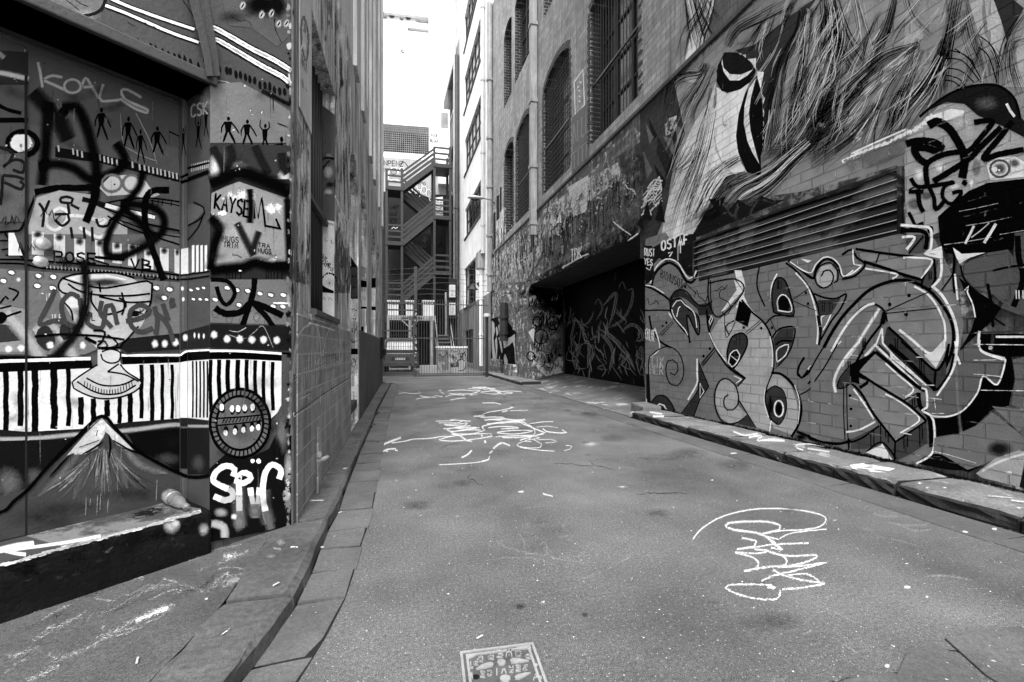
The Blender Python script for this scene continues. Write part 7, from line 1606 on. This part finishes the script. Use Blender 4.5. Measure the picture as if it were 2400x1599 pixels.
for i, s in enumerate(('1515 950 1580 968 1650 985 1750 1005', '1750 1005 1850 1030 1950 1050 2101 1085', '2101 1085 2200 1110 2300 1130 2420 1160')): Z.S(s, 9, .03, 'worn')
P.build('painted_letters', LOW, 'large grey cartoon lettering piece with black outlines and white highlights')
# ---- battered wall over the garage bay
P = Paint(RW, 'right'); Z = Zoom(P, 1100, 400, .35067)
Z.F('380,740 560,650 900,450 1160,280 1160,410 820,580 500,730', .06, 'worn'); Z.F('500,480 800,290 1000,180 1160,90 1160,260 900,420 520,640', .09, 'worn'); Z.F('200,560 480,330 490,560 380,740 200,760', .28, 'worn')
Z.F('660,110 795,30 790,270 690,310', .36); Z.F('490,270 600,190 650,150 640,400 510,470', .33, 'worn'); Z.F('800,20 1000,-60 1010,60 900,160 800,240', .14, 'worn'); Z.F('900,-40 1160,-200 1160,60 1000,200 960,100', .07, 'worn'); Z.F('1000,-60 1040,60 1080,160 1010,170', .2, 'worn')
Z.F('490,270 640,170 800,50 1000,-60 1010,60 800,200 640,330 490,430', .36, 'worn'); Z.F('140,600 300,480 480,400 480,560 300,680 140,760', .34, 'worn'); Z.F('400,740 640,600 900,470 1160,340 1160,410 820,580 500,730', .03, 'worn')
rr = random.Random(77)
for k in range(170):
    x = rr.uniform(480, 1130); yl = 300 - (x - 480) * .62; yh = 700 - (x - 480) * .44; y = rr.uniform(yl, yh)
    Z.C(x, y, rr.uniform(20, 60), rr.uniform(30, 80), -.55, rr.choice((.01, .02, .03, .1, .17)), rr.uniform(2.5, 6), rr.choice(('hard', 'worn', 'faint')), rr.randint(6, 10), k)
for k in range(90):
    x = rr.uniform(170, 1120); y0 = 330 - (x - 480) * .62 + rr.uniform(0, 160); Z.S([(x, y0), (x + rr.uniform(-6, 6), y0 + 60), (x, y0 + rr.uniform(80, 190))], rr.uniform(4, 8), rr.choice((.02, .03, .1, .18)), 'worn')
for k in range(150):
    x = rr.uniform(130, 1130); y = 560 - (x - 130) * .48 + rr.gauss(0, 90); Z.B(x, y, rr.uniform(2, 9), rr.uniform(3, 13), rr.choice((.02, .3, .4, .6)), 'worn', rr.uniform(-1, 1))
Z.T('TDK', 678, 610, 80, 20, -.35, .45, 8, 'worn'); Z.T('T', 610, 560, 50, 22, -.3, .25, 8, 'worn'); Z.S('590,350 605,300 610,350', 12, .75, 'worn'); Z.S('960,340 1020,390 1080,430', 8, .5, 'worn'); Z.S('1040,90 1060,120 1100,130 1110,160', 6, .5, 'worn'); Z.S('620,650 760,570 800,560', 10, .4, 'worn')
for s in ('1150,300 1200,260 1215,300', '1150,250 1190,200 1240,190 1250,150', '1170,200 1210,130 1260,130 1280,90', '1190,120 1240,60 1290,70', '1160,330 1230,250 1290,200', '1200,160 1240,110'): Z.S(s, 9, .45, 'worn')
Z.S('1130,420 1100,440 1060,470', 10, .5, 'worn')
for s in ('1150,340 1190,200 1220,330', '1240,330 1280,180 1310,350', '1120,360 1150,300 1170,400'): Z.F(s, .02)
# tags on the pier at the far end and the tall letters
Z = Zoom(P, 860, 640, .16992); Z.F('1690,640 1860,590 1920,640 2060,820 2060,1300 1960,1330 1880,1250 1700,1290', .012)
for s in ('1700,690 1725,655 1755,690 1765,800 1745,900 1760,1050 1800,1250 1740,1250 1720,1000 1702,850', '1775,760 1795,735 1810,830 1790,880', '1810,730 1830,700 1850,800 1880,720 1905,740 1880,870 1900,920 1990,880 2040,840 2050,1100 2050,1310 2035,1040 2010,950 1960,1000 1890,1040 1870,900 1850,850 1830,860', '1765,930 1790,880 1800,1000 1790,1200', '1815,900 1840,860 1870,1080 1860,1110', '1810,1250 1830,1130 1840,1250', '1885,1170 1905,1110 1940,1200 1940,1330 1900,1330', '1715,1270 1740,1250 1850,1270 1850,1290', '1690,980 1715,1000 1715,1080', '1810,620 1850,600 1850,680 1830,700', '1890,620 1930,610 1930,700', '2010,780 2030,650 2035,790'): Z.F(s, .3)
rr = random.Random(9)
for k in range(30): Z.C(rr.uniform(1700, 2200), rr.uniform(300, 560), rr.uniform(40, 90), rr.uniform(40, 120), -.2, rr.choice((.03, .2, .3)), rr.uniform(5, 12), 'worn', 7, 300 + k)
for k in range(16): Z.B(rr.uniform(1650, 2250), rr.uniform(180, 500), rr.uniform(10, 36), rr.uniform(14, 50), rr.choice((.45, .6, .03)), 'worn')
P.build('painted_tags', LOW)
# ---- inside the bay: tags, and the bay's darkness painted on in black
P = Paint(GS); Z = Zoom(P, 1100, 400, .35067)
Z.F('400,1000 600,1000 640,1340 400,1400', .25, 'worn'); Z.F('400,850 440,830 470,880 410,900', .5); Z.F('395,1080 440,1040 430,1150', .5); Z.F('410,1230 500,1290 560,1290 640,1200 640,1345 420,1400', .5, 'worn'); Z.F('395,770 640,800 640,960 540,900 470,850 400,820', .02, 'worn'); Z.B(560, 870, 120, 90, .006); Z.B(620, 960, 70, 120, .006); Z.B(470, 810, 90, 40, .01); Z.B(600, 1150, 50, 160, .01, 'faint')  # black blobs high on the side wall are the bay's shade, painted
rr = random.Random(31)
for k in range(44): Z.C(rr.uniform(400, 590), rr.uniform(860, 1340), rr.uniform(30, 70), rr.uniform(40, 90), -.1, rr.choice((.004, .004, .01, .4)), rr.uniform(4, 10), 'hard', rr.randint(6, 11), 400 + k)
for x, y, r in ((480, 1110, 44), (560, 1020, 40), (455, 1010, 30), (410, 1240, 26)): Z.E(x, y, r, r * 1.1, 9)
P.build('painted_tags', SIDE)
P = Paint(GB); Z = Zoom(P, 1100, 400, .35067)
Z.F('600,700 1180,420 1180,860 640,900', .005); Z.F('640,880 1180,760 1190,1460 640,1360', .012)  # black fills paint the deep shade of the bay onto the shutter
for k, (s, w, g) in enumerate((('640,1050 700,1000 680,1130 720,1080', 16, .13), ('700,980 760,1060 800,1160 790,1320', 20, .15), ('740,1170 800,1150 830,1210 790,1320', 18, .16), ('690,1220 740,1160 700,1300', 18, .14), ('840,900 860,860 890,920 850,1000', 14, .1), ('900,900 980,820 960,960 930,1040', 20, .15), ('850,1080 910,1120 960,1220 930,1360', 22, .16), ('870,1060 960,1120 1060,1240 1100,1320', 26, .17), ('920,1100 1010,1160 1090,1290', 16, .14), ('1000,1230 1040,1260 990,1330', 18, .15), ('1060,800 1090,790 1080,900 1010,1010 900,1060', 18, .14), ('1020,1080 1080,1030 1140,1060 1160,1130 1110,1140', 22, .16), ('870,1260 920,1280 860,1320 930,1330', 14, .13), ('1110,1300 1150,1180 1160,1320', 18, .13), ('960,700 980,680 970,740', 8, .09), ('1000,790 1020,740 1050,800', 10, .1), ('660,1100 720,1190 770,1250', 12, .1), ('730,1050 800,1010 830,940', 12, .11), ('1100,1350 1100,1430', 14, .12), ('780,1140 840,1110 880,1000', 14, .12))): Z.S(s, w, g * 1.35, 'soft', (.3, .3)); Z.S(s, w * .35, .004, 'hard', (.3, .3))
rr = random.Random(41)
for k in range(110): x = rr.uniform(650, 1150); y = rr.uniform(900, 1350); Z.S([(x, y), (x + rr.uniform(-20, 40), y + rr.uniform(20, 70)), (x + rr.uniform(-10, 70), y + rr.uniform(50, 130))], rr.uniform(4, 11), rr.choice((.16, .2, .004, .004)), rr.choice(('hard', 'soft')), (.2, .2))
P.build('painted_tag', SHUT)
# driveway smears
DRS = Surf(Vector((4.9, 16.2, .02)) + Vector((0, 0, .004)), (0, 1, 0), (1, 0, .2), (-.2, 0, 1))
# ---- louvre: painted patches
LVS = Surf(RW.pt(0, 0, .09), RW.u, RW.v, RW.n)
# ---- the other tags, far things
P = Paint(GX); Z = Zoom(P, 860, 640, .16992); Z.F('975,1060 1130,1060 1130,1340 975,1340', .2, 'worn')
for i, (x, y, w, h) in enumerate(((1130, 1180, 120, 120), (1180, 1240, 140, 160), (1240, 1130, 100, 80), (1290, 1160, 70, 80), (1150, 1100, 80, 60), (1000, 1180, 120, 100), (1160, 1300, 110, 70))): Z.C(x, y, w, h, 0, .006, 11, 'hard', 10, 500 + i)
Z.E(1300, 1270, 66, 80, 12); Z.F('1240,1250 1300,1200 1360,1220 1340,1330 1230,1350', .35); Z.T('BOSTRO', 1160, 1300, 60, 14, 0, .006, 8); P.build('painted_tag', [o for o in GBX.children if o.name.startswith('block')][0])
BWS = Surf(BW.pt(0, 0, .004), BW.u, BW.v, BW.n); P = Paint(BWS, None, .006)
Z = Zoom(P, 860, 260, .2679)
Z.T('NPENZ', 150, 478, 44, 26, .05, .02, 7); Z.S('280,470 330,450 360,490', 7, .03); Z.C(140, 540, 40, 50, 0, .02, 6, 'hard', 8, 600)
Z.F('185,640 185,540 200,505 240,495 275,505 290,490 330,505 340,560 300,640', .3); Z.S('190,600 190,540 215,500 255,495 268,550', 8, .75); Z.S('275,540 290,500 320,500 335,560', 8, .75); Z.S('190,610 250,600 300,625', 8, .75); Z.E(235, 530, 26, 26, 6, .05)
Z.F('400,650 430,630 520,640 540,690 580,710 580,800 550,760 500,740 420,720', .35)
for i, (x, y) in enumerate(((400, 690), (440, 660), (480, 690), (520, 720), (545, 760), (430, 720))): Z.E(x + 20, y, 16, 26, 5, .01); Z.E(x + 20, y, 21, 31, 5, .75)
Z.T('MO.', 470, 640, 24, 18, .3, .02, 5)
Z.F('600,760 665,750 665,920 600,915', .7)
for i in range(6): Z.C(600, 790 + i * 22, 60, 24, 0, .01, 7, 'hard', 8, 640 + i)
Z.T('HIDE', 560, 230, 28, 12, 0, .05, 5); Z.T('BLADE', 556, 275, 28, 12, .05, .05, 5); Z.C(490, 405, 26, 14, 0, .06, 4, 'hard', 7, 700)
for i in range(60): r_ = random.Random(i); Z.B(r_.uniform(540, 640), r_.uniform(80, 330), 3, 4, .15, 'hard')
for (t, y, g) in (('CHEF', 860, .02), ('GAZ', 915, .02), ('GTM', 970, .02), ('OXO', 1005, .03), ('GAEMB', 1410, .02), ('YOOD', 1445, .02)): Z.T(t, 200, y, 30, 16, 0, g, 5)
Z.S('215,1030 235,1018 250,1030 270,1018', 6, .6)
for i, (x, y) in enumerate(((430, 1090), (480, 1150), (470, 1200), (520, 1080), (610, 1200), (640, 1190), (700, 720), (710, 1190), (710, 760))): Z.C(x, y, 50, 50, 0, .15 if i < 4 else .03, 6, 'worn', 8, 720 + i)
P.build('painted_tags', WBW)
FSF = Surf((0, YD - .065, 0), (1, 0, 0), (0, 0, 1), (0, -1, 0)); P = Paint(FSF); Z = Zoom(P, 860, 640, .16992)
Z.T('GRAS', 470, 640, 34, 26, 0, .02, 9); Z.T('GEMS', 600, 640, 34, 26, 0, .02, 9); Z.T('OI', 740, 640, 30, 20, 0, .03, 7)
for i in range(10): Z.C(300 + i * 62, 640, 40, 26, 0, .12, 4, 'worn', 8, 800 + i)
P.build('painted_tags', FAS)
# ================================================================ chalk and paint on the road
RS = Surf((0, 0, .0), (1, 0, 0), (0, 1, 0), (0, 0, 1))
P = Paint(RS, None, .001); Z = Zoom(P, 850, 860, .29737)
for s, w in (('285,210 330,204 400,212 460,205 440,197', 7), ('420,255 470,245 520,240 450,228', 8), ('470,235 530,248 500,236 580,240 560,226 630,236', 9), ('600,185 625,182 610,195 640,212', 8), ('670,190 780,182 880,190 930,185 850,212 680,212', 9), ('830,170 900,175 980,160 860,162', 9), ('870,165 1000,168 1050,185 930,200 1030,215 1090,205 1000,180', 10), ('1050,185 1130,200 1190,205 1100,215 1060,200 1150,190 1250,196', 8), ('650,235 720,220 810,225 760,210', 8), ('690,262 760,248 810,246', 9), ('840,225 890,205 920,215 850,222', 8), ('950,180 1040,168 1010,185', 8)): Z.S(s, w * .8, .75, 'chalk')
P = P.cut('chalk_tag', ROAD, 'far white scrawl across the road before the gate', Z)
for s, w in (('945,285 1040,284 1090,295', 10), ('870,392 930,382 990,358 1090,342 1190,320 1160,318', 10), ('1100,356 1140,345', 12), ('1160,346 1300,342', 6), ('880,390 960,388', 18), ('575,428 720,424 690,416 850,430 740,420', 9), ('600,442 760,440 800,420', 9), ('640,455 770,450 830,440 800,465 650,460', 10), ('635,488 760,480 900,478 800,500 690,508 660,495 780,470 850,465', 11), ('690,515 800,498 930,500 880,525 760,530 700,518', 11), ('700,530 760,540 820,580 860,588', 16), ('600,575 700,548 860,530 1010,528 1020,545 880,570 720,585 610,580', 11), ('930,400 1040,395 1120,402 1090,420 990,412', 11), ('960,420 1100,410 1200,420 1280,415 1130,440 980,450', 14), ('940,470 1060,440 1200,430 1240,420', 14), ('990,480 1100,470 1230,480 1090,490', 12), ('1060,515 1200,500 1340,505 1200,530 1060,520', 11), ('1050,550 1180,545 1340,540 1230,556 1100,558', 12), ('1200,420 1290,460 1400,505 1440,520 1350,545 1250,575 1240,580', 14), ('1240,425 1330,470 1360,520 1310,570', 9), ('1280,580 1400,560 1360,550', 8), ('1380,575 1480,572 1530,590 1440,600', 7), ('1310,450 1400,436 1500,432', 8), ('1330,475 1260,430', 8), ('1350,575 1410,610 1400,635 1300,638 1215,620 1260,590 1330,590', 8), ('1240,635 1380,655 1510,665', 9), ('1590,660 1630,650 1650,625 1600,620', 8), ('1420,488 1450,510 1560,522 1610,515', 14), ('1370,475 1460,468 1540,482', 6), ('1570,495 1600,515', 10), ('940,470 960,500 930,510', 12), ('920,480 800,490 720,480', 10)): Z.S(s, w * .85, .75, 'chalk')
Z.B(1130, 460, 180, 44, .5, 'chalkfaint'); Z.B(1200, 430, 120, 22, .7, 'chalk')
P = P.cut('chalk_tag', ROAD, 'dense white scrawl in the middle of the road', Z)
for s, w in (('120,635 180,605 300,558', 22), ('230,600 340,585 400,570 520,565 620,550 720,548', 9), ('160,665 200,650 260,645', 14), ('200,668 170,660', 10), ('255,655 275,660', 14), ('600,772 740,765 880,755 990,735 1000,705', 8), ('940,742 1000,728', 8), ('780,715 830,690 860,658', 16), ('1030,645 1070,610 1100,598', 18), ('1105,598 1160,622', 14), ('1000,680 1025,662', 18), ('960,580 970,600', 18), ('935,535 945,548', 14)): Z.S(s, w, .75, 'chalk')
Z.B(1795, 610, 115, 34, .4, 'chalk'); Z.B(1795, 608, 90, 26, .5, 'chalk'); Z.B(1250, 985, 40, 13, .75, 'chalk'); Z.S('1420,1000 1500,1022', 14, .6, 'chalk'); Z.B(2050, 945, 60, 14, .5, 'chalk'); Z.B(745, 1178, 24, 9, .4, 'wash'); Z.B(2200, 590, 60, 9, .4, 'chalkfaint')
P = P.cut('chalk_arrow', ROAD, 'white chalk arrow and dashes running to the left gutter', Z)
for s in ('1310,285 1400,292 1540,272', '800,300 930,290', '1580,690 1640,725 1700,748', '1640,660 1710,720', '1800,710 1950,720 2030,690', '1800,740 1900,770 2000,740', '1560,780 1640,770 1800,768', '1680,840 1740,820 1840,860', '1640,860 1760,870', '1340,1110 1500,1095 1680,1130', '1500,1000 1650,1060 1780,1070 1720,1000', '1800,1080 1940,1000 1880,1090', '1220,1120 1380,1100', '300,1240 420,1190 560,1170', '1980,770 2150,800', '900,870 780,890', '700,300 560,310 540,330'): Z.S(s, 12, .42, 'chalkfaint')
G2 = Zoom(P, 1050, 1150, .38233)
P = P.cut('faint_scrawl', ROAD, 'faint worn scrawls on the asphalt', Z, G2)
for s, w in (('1500,300 1560,230 1680,160 1850,118 2020,110 2180,124 2290,150 2318,180 2280,220 2180,240 2060,245 1940,262', 11), ('1930,265 2030,240 2036,215 1960,192 1830,190 1720,200 1702,215 1750,240 1900,262 1990,310 2040,360', 17), ('1910,270 2030,300 2040,290 2120,258 2320,236', 10), ('1800,290 1890,310 1880,340 1770,360', 15), ('1770,358 1900,345 1990,330 2210,322', 13), ('1960,290 2000,330 2050,360 1980,350', 14), ('1760,378 1900,385 1960,368 1880,360', 13), ('1760,382 1860,405 1905,445 1880,480 1815,495', 15), ('1815,492 1960,468 2070,455 2060,405 1960,370', 14), ('1960,372 2080,400 2260,398 2190,440 2040,470 2020,470', 15), ('2030,470 2200,458 2320,440', 15), ('2320,440 2130,490 2000,520 1920,555', 15), ('1990,485 2060,520 2180,550 2300,565', 15), ('2080,520 2200,512 2280,560', 12), ('2310,570 2180,595 2050,605', 17), ('2005,600 1980,580 1830,574 1720,580 1702,595 1760,630 1880,660 1990,668 2030,650 2035,610', 14), ('1960,590 2000,600', 26)): G2.S(s, w * 1.0, .75, 'chalk')
P = P.cut('chalk_tag', ROAD, 'near white looping tag on the right of the road', Z, G2)
for s, w in (('290,310 360,350 480,380 600,400', 22), ('430,260 460,300 480,370', 20), ('440,250 540,270 520,300', 16), ('560,330 600,320 610,400', 30), ('625,360 645,415 860,395 880,430 860,445 640,415', 16), ('690,290 760,270 740,310', 18), ('860,330 900,320 1000,415', 16), ('740,400 735,490', 14), ('200,440 320,415 520,415 620,440 620,470 540,505', 14), ('820,540 960,490 1130,400', 18), ('540,520 560,550', 16), ('1220,170 1330,250', 14), ('1540,460 1600,500', 14)): G2.S(s, w, .42, 'chalkfaint')
G2.B(1165, 1025, 60, 50, .5, 'chalkfaint'); G2.B(580, 685, 26, 16, .5, 'chalk'); G2.B(880, 1100, 60, 20, .5, 'chalkfaint'); G2.B(1875, 715, 18, 10, .5, 'chalk'); G2.B(440, 710, 46, 22, .04, 'wash'); G2.B(840, 760, 26, 18, .04, 'wash')
G4 = Zoom(P, 1800, 1150, .2864)
for s, w in (('860,190 940,210 1060,210', 40), ('980,260 1120,285 1300,285', 40), ('1100,290 1200,330 1340,320', 30), ('680,390 720,460 760,510', 14), ('840,350 940,385 1080,410 1280,470', 12), ('1800,530 1900,600 2090,670', 18), ('1300,700 1500,700 1680,740', 40), ('480,960 600,1020 730,1090', 30), ('280,1190 420,1110', 30), ('600,1250 740,1330', 30)): G4.S(s, w, .45, 'chalkfaint')
for x, y, a, b in ((1135, 598, 28, 10), (545, 242, 26, 8), (1850, 320, 36, 14), (1060, 88, 34, 9), (1460, 220, 26, 8)): G4.B(x, y, a, b, .75, 'chalk')
# cracks, tar seams and dark stains in the asphalt
r_ = random.Random(23)
def ppx(X, Y):
    d = Vector((X, Y, 0)) - CAM; z = d.dot(FX); return (PX0 + FOC * d.dot(RX) / z, PY0 - FOC * d.z / z)
for k in range(12):
    X, Y = r_.uniform(.1, 3.5), 2.6 + 9 * r_.random() ** 1.4; a = r_.uniform(0, 6.28); pts = []
    for j in range(16): pts.append(ppx(X, Y)); b = a + r_.uniform(-1.1, 1.1); X += .035 * math.cos(b); Y += .035 * math.sin(b)
    if all(-100 < x < 2500 and 840 < y < 1700 for x, y in pts): P.stroke(pts, 900 / max(2, Y) * .006, .05, 'worn', (.3, .3), straight=True)
for k in range(34):
    X, Y = r_.uniform(.0, 3.6), 1.7 + 11 * r_.random() ** 1.3; x, y = ppx(X, Y); s_ = 900 / (Y + .5) * r_.uniform(.04, .22); P.blob(x, y, s_ * 1.4, s_ * .45, r_.choice((.08, .09, .2)), 'faint')
for s_ in (KBOT, ): P.stroke(nums(s_)[:-1], 9, .012, 'worn'); P.stroke([(x + 10, y + 2) for x, y in nums(s_)[:-1]], 16, .04, 'faint')
P.stroke([ppx(4.05, y) for y in (7.3, 6, 5, 4, 3.2, 2.6, 2.1, 1.7)], 12, .012, 'worn'); P.stroke([ppx(3.98, y) for y in (7.3, 6, 5, 4, 3.2, 2.6, 2.1, 1.7)], 24, .05, 'faint')
for s_ in ('1222 905 1290 922 1380 948 1463 977'): P.stroke(s_, 2.5, .02, 'worn')
r_ = random.Random(17)
for k in range(60):
    X, Y = r_.uniform(-.1, 3.5), 1.4 + 8 * r_.random() ** 1.5; x, y = ppx(X, Y); s_ = 900 / (Y + .5) * r_.uniform(.05, .3); P.blob(x, y, s_ * 1.5, s_ * .4, r_.choice((.3, .35, .05)), 'chalkfaint')
for k in range(420):
    p = Vector((r_.uniform(-.2, 3.7), 1.3 + 12 * r_.random() ** 1.6, 0)); d = p - CAM; z = d.dot(FX); x = PX0 + FOC * d.dot(RX) / z; y = PY0 - FOC * d.z / z; s = 700 / z * r_.uniform(.0012, .005)
    if -20 < x < 2420 and y < 1640: P.blob(x, y, s * 1.5, s * .8, r_.uniform(.35, .8), 'hard')
for s in ('540,1568 700,1530 850,1540 960,1490 1100,1510', '1100,1510 1200,1568', '1110,1450 1190,1380 1350,1340 1480,1300 1580,1330', '1600,1270 1740,1190 1850,1160 2095,1125'): G4.S([(x + (i * 7919 % 13 - 6) * 2, y + (i * 104729 % 11 - 5) * 2) for i, (x, y) in enumerate(spline(nums(s), 22))], 7, .03, 'worn')
for k, (x, y, a, b) in enumerate(((430, 840, 130, 26), (220, 1050, 60, 18), (800, 1110, 60, 14), (330, 1230, 90, 18))): G4.B(x, y, a, b, .03, 'chalkfaint'); G4.B(x + 40, y + 30, a, b, .4, 'chalkfaint')
P.build('stains', ROAD, 'stains, specks and faint scrawls on the asphalt')
# dribbles and splashes of paint on the right kerb
KS = Surf((0, 0, .131), (1, 0, 0), (0, 1, 0), (0, 0, 1)); P = Paint(KS); Z = Zoom(P, 1500, 800, .2551)
for s, w in (('90,650 200,668', 18), ('120,690 220,690', 22), ('860,830 960,865 1080,850 1000,890', 18), ('1000,880 1120,870 1080,910 1240,900', 22), ('1240,900 1330,915 1140,912', 18), ('1430,975 1440,950 1560,945 1700,965', 12), ('1540,985 1740,1015', 16), ('1440,980 1500,1000', 14)): Z.S(s, w * 1.2, .75, 'chalk')
Z = Zoom(P, 1900, 800, .287); Z.F('320,1010 440,995 560,1020 690,1040 600,1075 450,1065 340,1040', .7, 'worn')
for x, y, a, b in ((890, 1160, 36, 12), (950, 1195, 20, 10), (1095, 1195, 30, 10), (1560, 1278, 18, 9), (1700, 1358, 40, 12), (60, 890, 70, 8), (990, 1120, 10, 6), (890, 1080, 8, 5)): Z.B(x, y, a, b, .75, 'chalk')
Z.L('1450,1262 1650,1278', 8, .6, 'chalk'); Z.L('1640,1300 1742,1310', 14, .7, 'chalk')
P.build('paint_splashes', KRB[1])
# ================================================================ camera, light, render
cd = bpy.data.cameras.new('camera'); cam = bpy.data.objects.new('camera', cd); COL.objects.link(cam); SC.camera = cam
cam.location = CAM; cam.rotation_euler = (math.pi / 2, 0, -TH)
cd.sensor_width = 36; cd.lens = FOC / 2400 * 36; cd.clip_end = 800; cd.clip_start = .05
cd.shift_y = (PY0 - 799.5) / 2400
w = bpy.data.worlds.new('World'); SC.world = w; w.use_nodes = True; nt = w.node_tree
bg = nt.nodes['Background']; sky = nt.nodes.new('ShaderNodeTexSky'); sky.sky_type = 'NISHITA'; sky.sun_disc = False
EL, AZ = math.radians(60), math.radians(8)     # sun high, behind the camera's left shoulder
sky.sun_elevation = EL; sky.sun_rotation = math.pi - AZ
bwn = nt.nodes.new('ShaderNodeRGBToBW'); nt.links.new(sky.outputs[0], bwn.inputs[0]); nt.links.new(bwn.outputs[0], bg.inputs[0]); bg.inputs[1].default_value = .15
ld = bpy.data.lights.new('sun', 'SUN'); lo = bpy.data.objects.new('sun', ld); COL.objects.link(lo)
ld.energy = SUN_E; ld.angle = math.radians(16); ld.color = (1, 1, 1)
sd = Vector((-math.sin(AZ) * math.cos(EL), -math.cos(AZ) * math.cos(EL), math.sin(EL)))
lo.rotation_euler = sd.to_track_quat('Z', 'Y').to_euler(); lo.location = (0, 0, 30)
vs = SC.view_settings; vs.view_transform = 'Standard'; vs.look = 'None'; vs.exposure = EXPO; vs.gamma = 1
SC.cycles.transparent_max_bounces = 40; SC.cycles.max_bounces = 6; SC.cycles.diffuse_bounces = 2; SC.cycles.use_denoising = True
